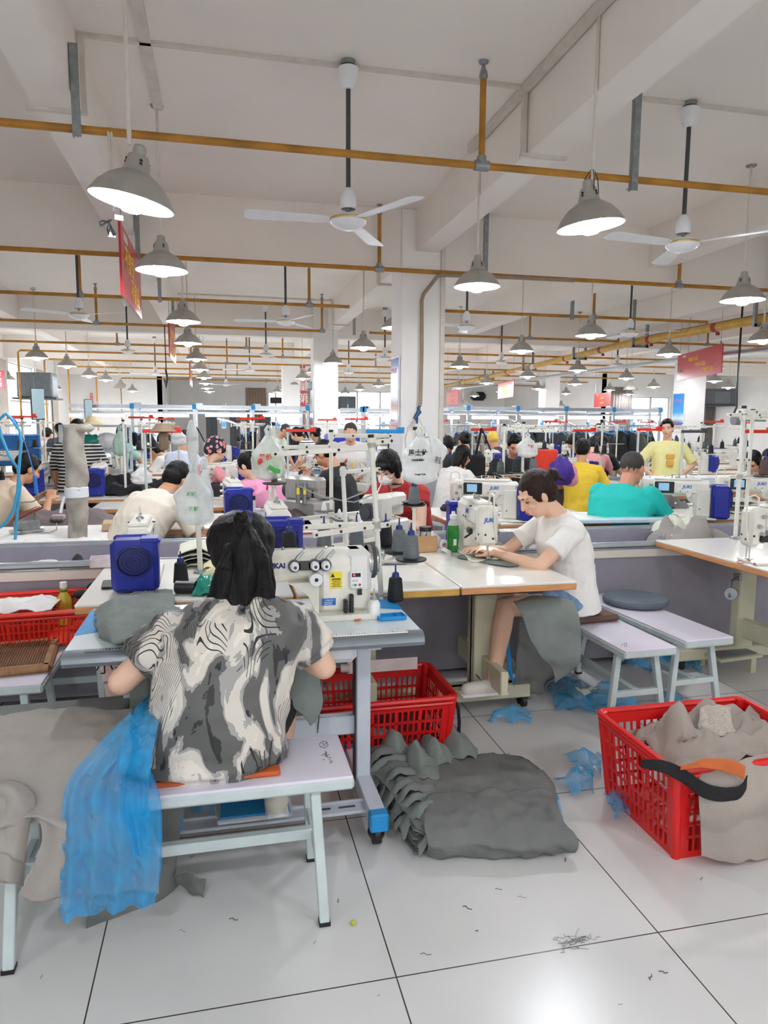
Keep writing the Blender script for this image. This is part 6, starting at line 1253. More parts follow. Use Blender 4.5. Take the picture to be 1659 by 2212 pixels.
# left pole with hanging bags
S3_ = make_stand_pole('grey thread stand pole carrying the tall hanging plastic bag at left', 0.63, r=0.0125); p = onY(431, 1150, 3.45); S3_.location = (p.x, 3.45, 0.781); S3_.rotation_euler.y = D(-1.5)
tb = pbag('plastic_bag', 'tall white plastic bag with green print tied in the middle on the grey pole', onY(417, 1008, 3.42), 0.16, 0.275, BAGM, 0.6, [('冰糖', -0.05, 0.45, 0.022, M('green_print', (90, 170, 110), 0.5, var=0)), ('新鲜', 0.0, 0.7, 0.02, M('green_print', (90, 170, 110), 0.5, var=0))], seed=4)
m = MB(); m.lathe([(0.006, 0.0), (0.018, 0.03), (0.028, 0.10), (0.026, 0.16), (0.012, 0.21), (0.004, 0.215)], (0, 0, 0.0), n=16)
o = m.build('bag_top', BAGM, tb, 180)
tb2 = pbag('plastic_bag', 'thin white plastic bag hanging on the right side of the grey pole', onY(440, 1000, 3.5), 0.08, 0.30, BAGM, 0.5, seed=9)
m = MB(); m.tube([onY(424, 922, 3.44), onY(432, 935, 3.42), onY(442, 955, 3.42)], 0.003, 5); tag(m.build('strap', BLACK), 'short black strap hanging from the cap of the grey pole', 'strap')
# middle fruit bag pole
S4_ = make_stand_pole('thin cream pole with the fruit bag beside the pink-shirted woman', 0.70, r=0.009, plates=[(0.0, -0.02, 0.395)]); p = onY(589, 1140, 4.0); S4_.location = (p.x, 3.82, 0.781)
cone('br', (p.x, 3.80, 1.18), 'brown thread spool on the plate below the fruit bag', s=0.5)
gp, rp = M('green_print2', (60, 170, 70), 0.5, var=0), M('red_print', (214, 60, 60), 0.5, var=0)
fb = pbag('plastic_bag', 'white plastic bag with red characters and green print hanging on the thin pole', onY(580, 930, 3.80), 0.175, 0.265, BAGM, 0.62, [('平价', -0.12, 0.52, 0.034, rp), ('果业', 0.12, 0.78, 0.026, WLET)], seed=2)
m = MB(); m.sph((0.01, 0.0, -0.16), (0.055, 0.045, 0.05), n=14); m.build('green_fruit', M('lime_green', (150, 220, 60), 0.6), fb); m = MB(); m.prism([(-0.03, -0.006), (0.01, -0.018), (0.038, -0.012), (0.034, 0.01), (0.005, 0.008), (-0.028, 0.016)], 0, 0.001, facing((0.02, -0.072, -0.20), (1, 0, -0.3), (0, 0, 1))); m.build('green_label', gp, fb); m = MB(); m.sph((-0.045, -0.035, -0.16), (0.025, 0.02, 0.03), n=10); m.build('red_fruit_print', rp, fb)
# pole at the column with the shop bag
S5_ = make_stand_pole('tall cream pole with the lettered white carrier bag in front of the nearest column', 0.68, r=0.0105, arms=[(0.655, 0.0, 0.05, 0.0)], plates=[(-0.01, -0.03, 0.275), (0.0, 0.02, 0.285)]); p = onY(893, 1160, 3.75); S5_.location = (p.x, 3.74, 0.781)
cone('g', (p.x-0.01, 3.71, 1.057), 'grey-blue thread cone on the plate below the lettered carrier bag')
sbag = pbag('carrier_bag', 'white carrier bag lettered in black hanging beside the nearest column', onY(908, 932, 3.70), 0.20, 0.285, BAGW, 0.35, [('馬士仕', -0.12, 0.40, 0.036, BLACK), ('U.S.SHESU', -0.12, 0.53, 0.015, BLACK), ('Beauty & Bath', -0.05, 0.80, 0.010, DKGREY)], seed=6)
sheet('bag_flap', [[V((0.02, -0.03, 0.02)), V((0.07, -0.02, -0.02)), V((0.12, 0, -0.06))], [V((0.04, -0.03, -0.04)), V((0.10, -0.03, -0.07)), V((0.155, 0, -0.10))], [V((0.06, -0.02, -0.12)), V((0.10, -0.02, -0.15)), V((0.12, 0, -0.18))]], BAGW, 14, 14, 0.006, 20, 3, 0.001, sbag)
text('鞋', 0.04, facing((0.085, -0.055, -0.155), (1, 0, -0.15), (0, 0, 1)), BLACK, sbag)

# --- worker in the white T-shirt at the middle table ---
def woman_b(r, q):
    S0, K = q['legs'][1], None
    m = MB(); hp = q['hp']
    for s_ in (0,): 
        t_ = M('hair_tie_black', (20, 20, 22), 0.6); m.lathe([(0.024, -0.006), (0.03, 0.0), (0.024, 0.006)], hp(0, -0.112, 0.03), q['Rh'] @ Matrix.Rotation(PI/2, 3, 'X'), 14); m.build('hair_tie', t_, r, 180)
WHITES = M('white_tshirt', (236, 234, 230), 0.8, var=0.02, bump=0.1, bscale=200); DENIM = M('denim_blue', (120, 152, 190), 0.8, var=0.16, scale=24, bump=0.3, bscale=200)
SLIDE = M('white_slide', (232, 228, 220), 0.5)
# local frame: she faces -X, so local +y = -X, local +x = +Y
rb = (1.83, 3.46, 0)
WB, qb = person('woman in a white T-shirt and denim shorts sewing at the middle table', 1172, 1092, 3.3, 90, lean=13, nod=34, tk=0.90, headk=1.04, hands=[(-0.04, 0.44, 0.825), (0.09, 0.47, 0.825)], poles=[(-0.9, -0.3, -0.35), (0.7, -0.3, -0.5)], shirt=WHITES, skin=M('skin_b', (228, 184, 156), 0.5, var=0.03), hair='bun', hairm=HAIRB, pants=DENIM, legs='shorts', sleeve=0.42, fat=0.98, voxel=0.0052, root=rb, headz=1, size=1.0, hz=0.555, extra=woman_b, foldamp=0.006, foldf=10, shoesm=SLIDE,
       knees=[(-0.14, 0.43, 0.57), (0.10, 0.40, 0.54)], feet=[(-0.22, 0.52, 0.225), (0.10, 0.34, 0.21)], necklean=46)
o = text('NIKE', 0.03, facing((-0.22, 0.60, 0.235), (-1, 0, 0), (0, 0.5, 1)), BLACK, WB, name='shoe_lettering')
m = MB(); m.tube([onY(1197, 1162, 3.1), onY(1192, 1180, 3.05)], 0.001, 4)
sheet('fabric_piece', [[onY(1108, 1300, 3.08), onY(1165, 1285, 3.08), onY(1238, 1300, 3.04)], [onY(1125, 1330, 3.00), onY(1180, 1320, 2.98), onY(1250, 1335, 2.98)], [onY(1150, 1390, 2.98), onY(1200, 1400, 2.96), onY(1254, 1390, 2.97)], [onY(1190, 1440, 2.99), onY(1215, 1450, 2.97), onY(1252, 1430, 2.98)], [onY(1198, 1472, 3.0), onY(1203, 1473, 2.99), onY(1238, 1450, 2.99)]], GREYF2, 30, 40, 0.010, 8, 61, 0.003, None, 'grey-green cloth hanging from the lap of the woman in the white T-shirt', 'fabric')
sheet('fabric_piece', [[onY(1122, 1300, 3.34), onY(1190, 1300, 3.36), onY(1250, 1310, 3.34)], [onY(1118, 1400, 3.34), onY(1190, 1400, 3.36), onY(1248, 1400, 3.34)], [onY(1110, 1500, 3.34), onY(1170, 1500, 3.36), onY(1180, 1480, 3.34)]], GREYF, 24, 30, 0.02, 8, 66, 0.003, None, 'dark grey cloth hanging to the floor behind the lap cloth of the woman in white', 'fabric')
sheet('nonwoven_scrap', [[onY(1090, 1380, 3.3), onY(1100, 1385, 3.3)], [onY(1098, 1450, 3.3), onY(1112, 1490, 3.3)]], BLUEC, 8, 12, 0.006, 12, 67, 0.002, None, 'bright blue strip hanging by the foot of the woman in the white T-shirt', 'sheet')
bb = bench('white bench of the woman in the white T-shirt', 1.0, 0.285); bb.location = (1.935, 3.37, 0); bb.rotation_euler.z = PI/2+0.03
bc = bench('white bench with the round grey cushion on top', 1.02, 0.285); bc.location = (2.30, 3.46, 0); bc.rotation_euler.z = PI/2+0.06
m = MB(); m.lathe([(0, 0.0), (0.17, 0.0), (0.185, 0.01), (0.188, 0.025), (0.18, 0.038), (0, 0.04)], (2.36, 3.66, 0.452), n=40); tag(m.build('round_cushion', M('slate_cushion', (92, 102, 112), 0.7)), 'round slate-grey cushion on the bench behind the woman in white', 'cushion')
m = MB(); m.box((1.89, 3.44, 0.472), (0.32, 0.28, 0.036), rz=0.1, bev=0.016); tag(m.build('seat_cushion', M('brown_cushion', (96, 68, 60), 0.7)), 'brown cushion under the woman in the white T-shirt', 'cushion')
m = MB(); m.tube([onZ(1342, 1396, 0.4515), onZ(1346, 1390, 0.4515)], 0.0008, 4); m.tube([onZ(1349, 1397, 0.4515), onZ(1350, 1389, 0.4515), onZ(1354, 1390, 0.4515), onZ(1353, 1397, 0.4515)], 0.0008, 4); tag(m.build('ink_mark', BLACK), 'small handwritten mark on the end of the bench of the woman in white', 'mark')

# --- big red baskets ---
basket('large red slotted basket under the table between the two sewing women', 0.645, 3.0, 0.0, 0.62, 0.42, 0.335, 0.0, RED, 20, 5)
BC = M('red_plastic2', (214, 26, 26), 0.33, var=0.05)
basket('large red slotted basket full of grey garments at the right frame edge', 1.80, 2.24, 0.0, 0.66, 0.50, 0.345, 0.0, BC, 18, 5)
m = MB(); q = [onY(x, y, Y) for x, y, Y in [(980, 1508, 2.85), (990, 1530, 2.80), (992, 1560, 2.79), (990, 1610, 2.79)]]; m.tube(q, 0.008, 8); q2 = [onZ(x, y, 0.015) for x, y in [(990, 1625), (1003, 1640), (1020, 1645), (1027, 1632), (1018, 1620), (1004, 1624)]]; m.tube([q[-1]]+q2, 0.010, 8); tag(m.build('strap', BLACKF), 'black strap hanging over the corner of the middle red basket to the floor', 'strap')
m = MB(); m.box((0.72, 3.16, 0.36), (0.34, 0.005, 0.06), bev=0.002); m.cyl((0.52, 3.16, 0.36), (0.56, 3.15, 0.36), 0.02, n=12); tag(m.build('paper_roll', M('pale_paper', (214, 200, 196), 0.7)), 'pale paper strip standing at the rear rim of the middle red basket', 'paper')
heap('garment', 'grey garments filling the middle red basket', 'garment', 0.645, 3.0, 0.12, 0.5, 0.34, 0.10, M('dark_red_cloth', (110, 30, 34), 0.8), seed=70, f=10)
GB = M('taupe_garment', (162, 152, 144), 0.85, var=0.06, scale=5, bump=0.3, bscale=240)
heap('garment', 'main heap of taupe garments filling the right red basket', 'garment', 1.85, 2.27, 0.24, 0.54, 0.46, 0.17, GB, seed=73, f=9)
G1 = [[onY(1520, 1560, 2.42), onY(1570, 1530, 2.42), onY(1640, 1540, 2.40)], [onY(1455, 1640, 2.25), onY(1540, 1590, 2.28), onY(1650, 1580, 2.25)], [onY(1420, 1700, 2.06), onY(1520, 1650, 2.08), onY(1660, 1640, 2.05)]]
sheet('garment', G1, GB, 60, 60, 0.024, 11, 74, 0.003, None, 'crumpled taupe garment on top of the heap in the right red basket', 'garment')
G2 = [[onY(1515, 1665, 1.98), onY(1600, 1640, 1.98), onY(1680, 1635, 2.0)], [onY(1512, 1720, 1.945), onY(1600, 1710, 1.93), onY(1690, 1700, 1.94)], [onY(1516, 1790, 1.94), onY(1590, 1790, 1.925), onY(1690, 1780, 1.94)], [onY(1518, 1856, 1.94), onY(1600, 1860, 1.925), onY(1700, 1850, 1.93)]]
sheet('hanging_trousers', G2, GB, 50, 60, 0.011, 8, 77, 0.003, None, 'taupe trouser leg hanging over the front of the right red basket', 'garment')
m = MB(); pts = [onY(x, y, Y) for x, y, Y in [(1512, 1560, 2.3), (1540, 1545, 2.28), (1572, 1552, 2.26), (1585, 1580, 2.22), (1560, 1610, 2.18), (1530, 1600, 2.18)]]
G3 = [[onY(1512, 1535, 2.36), onY(1540, 1522, 2.36), onY(1575, 1530, 2.36)], [onY(1508, 1570, 2.3), onY(1545, 1556, 2.28), onY(1580, 1565, 2.28)], [onY(1520, 1600, 2.24), onY(1560, 1590, 2.22), onY(1600, 1600, 2.22)]]
sheet('elastic_garment', G3, M('ribbed_band', (186, 176, 166), 0.9, var=0.15, scale=60, stretch=(3, 3, 0.3)), 60, 20, 0.012, 16, 79, 0.006, None, 'ribbed elastic waistband on top of the garments in the right red basket', 'garment')
def strap_sheet(name, pts, wdt, mat_, label):
    rows = []
    for p, dz in pts: rows.append([p+V((0, -0.002, dz/2)), p+V((0, 0.0, -dz/2))])
    return sheet(name, [[r[0] for r in rows], [r[1] for r in rows]], mat_, 50, 6, 0.003, 10, 3, 0.003, None, label, 'belt')
strap_sheet('garment_belt', [(onY(x, y, Y), d_) for x, y, Y, d_ in [(1385, 1650, 1.98, 0.03), (1430, 1655, 1.965, 0.045), (1480, 1680, 1.95, 0.05), (1530, 1712, 1.92, 0.055), (1590, 1715, 1.915, 0.05), (1612, 1690, 1.92, 0.05)]], 0.04, BLACKF, 'black belt looping over the rim of the right red basket')
strap_sheet('garment_belt', [(onY(x, y, Y), d_) for x, y, Y, d_ in [(1470, 1660, 1.945, 0.015), (1520, 1650, 1.93, 0.03), (1570, 1655, 1.92, 0.045), (1608, 1670, 1.915, 0.05)]], 0.04, M('rust_orange', (190, 96, 44), 0.7), 'rust-orange lining of the belt over the right red basket')

# --- grey pile on the floor in the middle ---
for k in range(11):
    z = 0.006+0.0085*k; w_ = [V((0.62+0.012*(k % 3), 2.22+0.008*(k % 4), z)), V((0.85, 2.17, z+0.003)), V((1.17-0.006*k, 2.12+0.012*(k % 3), z))]
    w2 = [V((0.60+0.02*(k % 2), 2.48, z+0.004)), V((0.88, 2.46, z+0.012)), V((1.25-0.01*(k % 3), 2.44, z))]
    w3 = [V((0.60-0.008*k, 2.78+0.012*(k % 3), z+0.006+0.003*k)), V((0.95, 2.74, z+0.006)), V((1.33-0.012*k, 2.68, z))]
    sheet('grey_fabric', [w_, w2, w3], GREYF, 40, 40, 0.0065, 15, k, 0.003, None, 'grey fabric panel in the layered pile lying on the floor tiles in the middle', 'fabric', 'grey fabric panels piled on the floor')
m = MB(); R = Matrix.Rotation(0, 3, 'X'); R_ = MB()
sheet('folded_fabric', [[V((0.66, 2.20, 0.012)), V((0.9, 2.135, 0.012)), V((1.16, 2.10, 0.012))], [V((0.655, 2.17, 0.07)), V((0.9, 2.11, 0.075)), V((1.165, 2.075, 0.07))], [V((0.66, 2.23, 0.112)), V((0.9, 2.19, 0.118)), V((1.15, 2.16, 0.11))], [V((0.72, 2.40, 0.118)), V((0.95, 2.38, 0.125)), V((1.2, 2.35, 0.105))]], GREYF, 70, 50, 0.009, 15, 91, 0.003, None, 'rounded front fold of the grey fabric pile on the floor', 'fabric')
random.seed(4)
for k in range(16):
    t_ = k/15; y = 2.20+0.66*t_; x0 = 0.71-0.04*t_; out = 0.09+0.10*t_+random.uniform(-0.02, 0.03); w_ = 0.05+0.03*random.random(); z = 0.05+0.05*t_+0.012*(k % 3)
    A = [V((x0-out, y-0.02+random.uniform(-0.02, 0.03), 0.012+0.045*t_+0.03*random.random())), V((x0-out*0.45, y, z+0.015+0.02*random.random())), V((x0+0.02, y+0.02, z+0.015)), V((x0+0.07, y+0.03, 0.09))]
    B = [q+V((0.02*random.random(), w_, 0.035*random.uniform(-1, 1)*(1-n_/4))) for n_, q in enumerate(A)]
    sheet('fabric_strip', [A, [(a_+b_)/2+V((0, 0, 0.018)) for a_, b_ in zip(A, B)], B], (GREYF2, GREYF)[k % 2], 20, 10, 0.008, 22, 20+k, 0.002, None, 'curled grey strip at the left edge of the floor pile', 'fabric', 'curled strips of the floor pile')
for k in range(4):
    a = [(0.62, 2.86), (0.78, 2.80), (0.90, 2.84), (0.70, 2.70)][k]; sheet('fabric_strip', [[V((a[0], a[1], 0.10)), V((a[0]+0.05, a[1]-0.02, 0.16+0.015*k)), V((a[0]+0.12, a[1]-0.01, 0.11))], [V((a[0]-0.01, a[1]-0.07, 0.09)), V((a[0]+0.06, a[1]-0.09, 0.20-0.02*k)), V((a[0]+0.15, a[1]-0.08, 0.10))], [V((a[0]-0.01, a[1]-0.15, 0.09)), V((a[0]+0.05, a[1]-0.17, 0.11)), V((a[0]+0.12, a[1]-0.16, 0.10))]], GREYF2, 20, 20, 0.01, 20, 50+k, 0.002, None, 'peaked grey fabric corner on top of the floor pile at its rear left', 'fabric', 'peaked corners of the floor pile')

# blue scraps and lint on the floor
BF = bag_mat('blue_film_thin', (40, 172, 232), 0.55)
scr_ = [([(1212, 1640), (1302, 1640), (1300, 1682), (1262, 1668)], 'triangular blue film scrap right of the grey floor pile'), ([(1195, 1690), (1280, 1672), (1285, 1712), (1240, 1722)], 'crumpled blue film scrap at the right edge of the grey floor pile'), ([(1305, 1712), (1345, 1716), (1360, 1768), (1330, 1772)], 'blue film scrap at the left side of the right red basket'), ([(1170, 1690), (1200, 1715), (1218, 1790), (1190, 1760)], 'blue film strip against the right side of the floor pile'),
        ([(1050, 1552), (1145, 1540), (1148, 1562), (1060, 1560)], 'pale blue film scrap before the middle table foot'), ([(1180, 1480), (1250, 1470), (1290, 1540), (1200, 1535)], 'blue film sheet under the bench of the woman in white'), ([(1250, 1500), (1330, 1480), (1395, 1530), (1300, 1545)], 'blue film strip between the legs of the benches'), ([(1320, 1405), (1380, 1410), (1420, 1450), (1340, 1440)], 'blue film scrap behind the bench with the round cushion'),
        ([(1400, 1420), (1440, 1400), (1450, 1440), (1405, 1455)], 'blue film scrap under the bench with the round cushion'), ([(1470, 1410), (1510, 1405), (1515, 1452), (1478, 1440)], 'upright blue film scrap left of the grey treadle'), ([(1418, 1500), (1470, 1500), (1480, 1540), (1425, 1538)], 'blue film scrap between the front bench legs at right'), ([(400, 1730), (462, 1745), (465, 1765), (410, 1765)], 'blue film scrap on the floor under the foreground bench')]
for k, (q, lb) in enumerate(scr_):
    p = [onZ(x, y, 0.008) for x, y in q]
    sheet('film_scrap', [[p[0], (p[0]+p[1])/2+V((0, 0, 0.03)), p[1]], [(p[0]+p[3])/2+V((0, 0, 0.02)), sum(p, V())/4+V((0, 0, 0.05)), (p[1]+p[2])/2+V((0, 0, 0.02))], [p[3], (p[2]+p[3])/2+V((0, 0, 0.02)), p[2]]], BF, 18, 14, 0.018, 16, k, 0.0, None, lb, 'film scrap')
heap('garment', 'white cap-like cloth scrap under the bench of the woman in white', 'fabric', *onZ(1265, 1503, 0).xy, 0.004, 0.18, 0.12, 0.05, M('cream_cloth', (222, 222, 204), 0.8), seed=95, f=14)
heap('fabric_scrap', 'black fabric scrap on the floor beside the right front bench leg', 'fabric', *onZ(1520, 1537, 0).xy, 0.004, 0.2, 0.12, 0.04, BLACKF, seed=96, f=14)
m = MB(); m.sph(onZ(763, 1993, 0.008), (0.009, 0.008, 0.008), n=12); tag(m.build('green_berry', M('olive_yellow', (186, 190, 60), 0.5)), 'tiny yellow-green berry on the tiles before the bench', 'berry')
t = thing('lint_tuft', 'grey tuft of thread lint on the tile joint at lower right', 'lint', onZ(1235, 2040, 0)); m = MB()
random.seed(5)
for k in range(16):
    p = V((random.uniform(-0.03, 0.03), random.uniform(-0.012, 0.012), 0.003)); pts = [p]
    for q in range(7): pts.append(pts[-1]+V((random.uniform(-0.014, 0.018), random.uniform(-0.01, 0.012), random.uniform(-0.003, 0.004)))); pts[-1].z = max(0.001, pts[-1].z)
    m.tube(pts, 0.0006, 4)
m.build('thread_fibres', GREYF, t, 180, kind='stuff')
random.seed(11)
for k, (px, py) in enumerate([(1077, 1920), (1128, 1937), (1222, 1857), (1070, 1630), (1100, 1628), (1515, 1897), (1433, 2100), (1405, 2110), (818, 2150), (700, 1960), (505, 1985), (90, 2110), (415, 1850), (395, 2010), (680, 2035), (1030, 2010), (730, 1945), (1010, 1960), (1340, 2170), (920, 2060)]):
    c = onZ(px, py, 0.0015); m = MB(); a = random.uniform(0, 6); L_ = random.uniform(0.004, 0.016); d = V((math.cos(a), math.sin(a), 0)); e = V((-d.y, d.x, 0))
    m.tube([c-d*L_, c-d*L_*0.3+e*L_*0.3, c+d*L_*0.4-e*L_*0.2, c+d*L_+e*L_*0.25], random.choice((0.0005, 0.0008, 0.0012)), 5); tag(m.build('thread_end', DKGREY), 'tiny dark thread end lying on the floor tiles', 'thread end', 'thread ends scattered on the tiles')

# ================= behind the trough: middle distance =================
def place_table(label, px, py, sx, sy, rz=0, edge=WOODE, foot='x', ax=0, ay=0, group=None, **kw):
    p = onZ(px, py, 0.78); t = make_table(label, sx, sy, edge, foot=foot, group=group, **kw); t.location = (p.x+ax, p.y+ay, 0); t.rotation_euler.z = rz; return t
# ironing corner at left
t = thing('ironing_table', 'white padded ironing table at the left behind the trough', 'table', (-1.35, 5.05, 0)); m = MB(); m.box((0, 0, 0.735), (1.25, 0.72, 0.05), bev=0.02); m.build('padded_top', WHITES, t)
for sx in (-1, 1):
    for sy in (-1, 1): m = MB(); m.box((sx*0.55, sy*0.3, 0.355), (0.05, 0.05, 0.71)); m.build('leg', PALEM, t)
sheet('cover_cloth', [[V((-1.2, 4.72, 0.768)), V((-1.0, 4.72, 0.772)), V((-0.76, 4.74, 0.766))], [V((-1.2, 4.66, 0.74)), V((-1.0, 4.66, 0.745)), V((-0.75, 4.67, 0.74))], [V((-1.2, 4.655, 0.6)), V((-1.0, 4.65, 0.6)), V((-0.75, 4.66, 0.6))]], WHITES, 24, 12, 0.008, 14, 3, 0.003, None, 'pleated white cloth falling over the front of the ironing table', 'cloth')
t = thing('steam_iron', 'steam iron with a brown wooden handle on its metal rest', 'iron', onZ(62, 1148, 0.765), 0.9); t.scale = (1.15,)*3; m = MB(); m.prism([(-0.09, -0.05), (0.06, -0.05), (0.11, 0.0), (0.06, 0.05), (-0.09, 0.05)], 0.0, 0.016); m.build('sole_plate', CHROME, t); m = MB(); m.prism([(-0.07, -0.035), (0.04, -0.035), (0.08, 0.0), (0.04, 0.035), (-0.07, 0.035)], 0.016, 0.06); m.build('iron_body', STEEL, t)
m = MB(); m.tube([(-0.08, 0, 0.08), (-0.02, 0, 0.105), (0.06, 0, 0.125), (0.1, 0, 0.13)], [0.012, 0.017, 0.016, 0.008], 10); m.build('wooden_handle', M('red_brown_wood', (110, 46, 26), 0.3, var=0.15), t); m = MB(); m.cyl((-0.05, 0, 0.05), (-0.05, 0, 0.09), 0.006, n=8); m.cyl((0.04, 0, 0.05), (0.05, 0, 0.12), 0.006, n=8); m.build('handle_bracket', CHROME, t)
m = MB(); c = onZ(62, 1150, 0.765); m.tube([c+V((-0.09, -0.07, 0.004)), c+V((0.14, -0.07, 0.004)), c+V((0.16, 0.06, 0.004)), c+V((0.16, 0.07, 0.05))], 0.004, 6); tag(m.build('iron_rest', CHROME), 'bent wire rest around the steam iron', 'iron rest')
AIRB = M('air_hose_blue', (60, 160, 205), 0.35, var=0.05)
m = MB(); m.tube([onY(x, y, 4.75) for x, y in [(12, 892), (25, 905), (42, 930), (46, 955), (42, 1000), (38, 1060), (30, 1100), (15, 1125), (0, 1140)]], 0.009, 8); tag(m.build('air_hose', AIRB), 'light blue air hose looping over the ironing table to the left frame edge', 'hose')
m = MB(); m.tube([onY(x, y, 4.8) for x, y in [(10, 895), (-5, 910), (4, 945), (20, 985), (38, 1012), (44, 1050), (38, 1100), (33, 1165)]], 0.009, 8); tag(m.build('air_hose', AIRB), 'second light blue air hose hanging down to the iron', 'hose')
m = MB(); m.tube([onY(x, y, 4.85) for x, y in [(14, 892), (35, 910), (55, 960), (70, 1010), (76, 1040)]], 0.004, 6); m.tube([onY(x, y, 4.85) for x, y in [(75, 1028), (79, 1066)]], 0.012, 8); m.tube([onY(x, y, 4.85) for x, y in [(79, 1066), (82, 1078), (70, 1084), (35, 1086)]], 0.005, 6, mi=1); tag(m.build('air_gun', [M('gun_blue', (20, 110, 190), 0.4), STEEL]), 'slim blue air gun hanging on a thin blue hose at left', 'air gun')
t = thing('wrapped_post', 'thick post wrapped in grey-beige cloth with white tape behind the left trough', 'post', (-0.90, 4.78, 0.0)); m = MB()
def fnp(u, v): a = u*2*PI; r = (0.066 if v > 0.45 else 0.058)*(1+0.3*noise.noise(V((math.cos(a)*1.5, math.sin(a)*1.5, v*7)))); return (r*math.cos(a), r*math.sin(a), 0.72+0.74*v)
m.grid(fnp, 28, 40); m.sph((0, 0, 1.45), (0.062, 0.06, 0.035), n=14); m.build('cloth_wrap', M('taupe_shiny', (172, 165, 154), 0.38, var=0.14, bump=0.8, bscale=14), t, 180); m = MB(); m.cyl((0, 0, 0.0), (0, 0, 0.74), 0.05, n=16); m.build('post_core', GREYM, t); m = MB(); m.lathe([(0.062, 1.02), (0.072, 1.025), (0.071, 1.085), (0.062, 1.09)], n=22); m.tube([(-0.065, -0.03, 1.03), (-0.08, -0.04, 0.98), (-0.09, -0.05, 0.93)], 0.01, 6); m.build('white_tape', WHITEP, t)
crumple('knotted_cloth', 'grey-beige cloth knot on top of the wrapped post', V((-0.84, 4.76, 1.455)), (0.06, 0.05, 0.03), M('taupe_shiny', (150, 144, 134)), 8)['category'] = 'cloth'
t = thing('wooden_stool', 'pale wooden block stool right of the wrapped post', 'stool', (-0.68, 5.15, 0), 0.1); m = MB(); m.box((0, 0, 0.79), (0.26, 0.22, 0.05), bev=0.005); m.build('stool_top', M('birch', (198, 168, 132), 0.6, var=0.08), t)
for s in (-1, 1): m = MB(); m.box((s*0.09, 0, 0.38), (0.05, 0.18, 0.76)); m.build('leg', M('birch', (198, 168, 132)), t)
m = MB(); m.box(onZ(126, 1118, 0.79), (0.1, 0.07, 0.045), bev=0.015); m.box(onZ(126, 1114, 0.815), (0.09, 0.065, 0.012), bev=0.006, mi=1); tag(m.build('sponge', [M('taupe_block', (176, 166, 152), 0.7), M('mauve_block', (190, 150, 178), 0.7)]), 'small two-coloured sponge on the ironing table', 'sponge')
heap('fabric_piece', 'brown-grey fabric lying behind the ironing table top', 'fabric', -1.15, 5.75, 0.70, 0.9, 0.5, 0.16, M('mauve_grey', (112, 100, 100), 0.85), seed=101)
# first far table row at left
TT = make_table('long table with orange edge behind the ironing corner at left', 2.3, 0.6, WOODE, foot='y', pan=False); TT.location = (-1.75, 7.35, 0)
def far_juki(label, px, py, rz, proto=[None], group=None, z=0.78, kind='plain'):
    p = onZ(px, py, z)
    if proto[0] is None:
        proto[0] = make_juki(label, kind, detail=False, glow=False); o = proto[0]
    else: o = dup(proto[0], (0, 0, 0), 0, label)
    if 'group' in o: del o['group']
    if group: o['group'] = group
    o.location = (p.x, p.y, z); o.rotation_euler = (0, 0, rz); return o
far_juki('blue-backed sewing machine in front of the cream-shirted man at the left edge', 88, 1066, -PI/2, z=0.78); far_juki('blue-backed sewing machine right of the wrapped post', 216, 1066, -PI/2)
heap('garment', 'black garment heap right of the second blue machine', 'garment', *onZ(278, 1068, 0.78).xy, 0.782, 0.5, 0.3, 0.13, BLACKF, seed=103, f=6); heap('garment', 'black garment heap on the table behind the left machines', 'garment', -1.0, 7.65, 0.782, 0.55, 0.3, 0.22, BLACKF, seed=104, f=6)
heap('garment', 'large black garment heap right of the white bag', 'garment', *onZ(330, 1060, 0.78).xy, 0.782, 0.6, 0.3, 0.17, BLACKF, seed=105, f=6)
pbag('plastic_bag', 'white plastic bag standing between the black garments', onY(305, 1006, 7.2), 0.19, 0.18, BAGW, 0.6, seed=14)
cone('b', onZ(246, 1064, 0.78), 'black thread cone beside the second blue-backed machine')
s = make_stand_pole('thin cream pole at the right end of the long left table', 0.72, r=0.012); s.location = onZ(272, 1070, 0.78)+V((0, 0, 0.001))
make_table('table with orange edge where the pink-shirted women sew', 1.3, 0.55, WOODE, foot='y', pan=False).location = (0.10, 7.2, 0)
# people
CREAMT = M('cream_tshirt', (232, 222, 206), 0.8, var=0.02); PINKT = M('pink_tshirt', (238, 160, 196), 0.8, var=0.03); ROSET = M('rose_shirt', (232, 156, 160), 0.8, var=0.03); REDT = M('dark_red_shirt', (170, 36, 38), 0.75, var=0.04)
TEALT = M('turquoise_tshirt', (14, 186, 176), 0.75, var=0.03); YELT = M('pale_yellow_tshirt', (232, 226, 160), 0.8, var=0.02); YEL2 = M('yellow_tshirt', (240, 204, 60), 0.8, var=0.03); BLKT = M('black_tshirt', (30, 32, 36), 0.8, var=0.05); GRYT = M('grey_tshirt', (96, 100, 108), 0.8, var=0.04); POLO = M('pale_blue_polo', (214, 222, 238), 0.8, var=0.02); KHAKI = M('khaki', (196, 184, 150), 0.8, var=0.04); DKP = M('dark_trousers', (48, 50, 58), 0.8, var=0.05)
def stripes(name, a, b, n, thr=0.5):
    m = bpy.data.materials.new(name); m.use_nodes = True; nt = m.node_tree; tc = nt.nodes.new('ShaderNodeTexCoord'); sp = nt.nodes.new('ShaderNodeSeparateXYZ'); nt.links.new(tc.outputs['Object'], sp.inputs[0])
    f = math_(nt, 'FRACT', math_(nt, 'MULTIPLY', sp.outputs[2], n)); c = ramp(nt, f, [(0.0, lin(a)), (thr, lin(b))]); nt.links.new(c, nt.nodes['Principled BSDF'].inputs['Base Color']); nt.nodes['Principled BSDF'].inputs['Roughness'].default_value = 0.8; return m
T2 = [(-0.14, 0.42, 0.84), (0.10, 0.45, 0.84)]
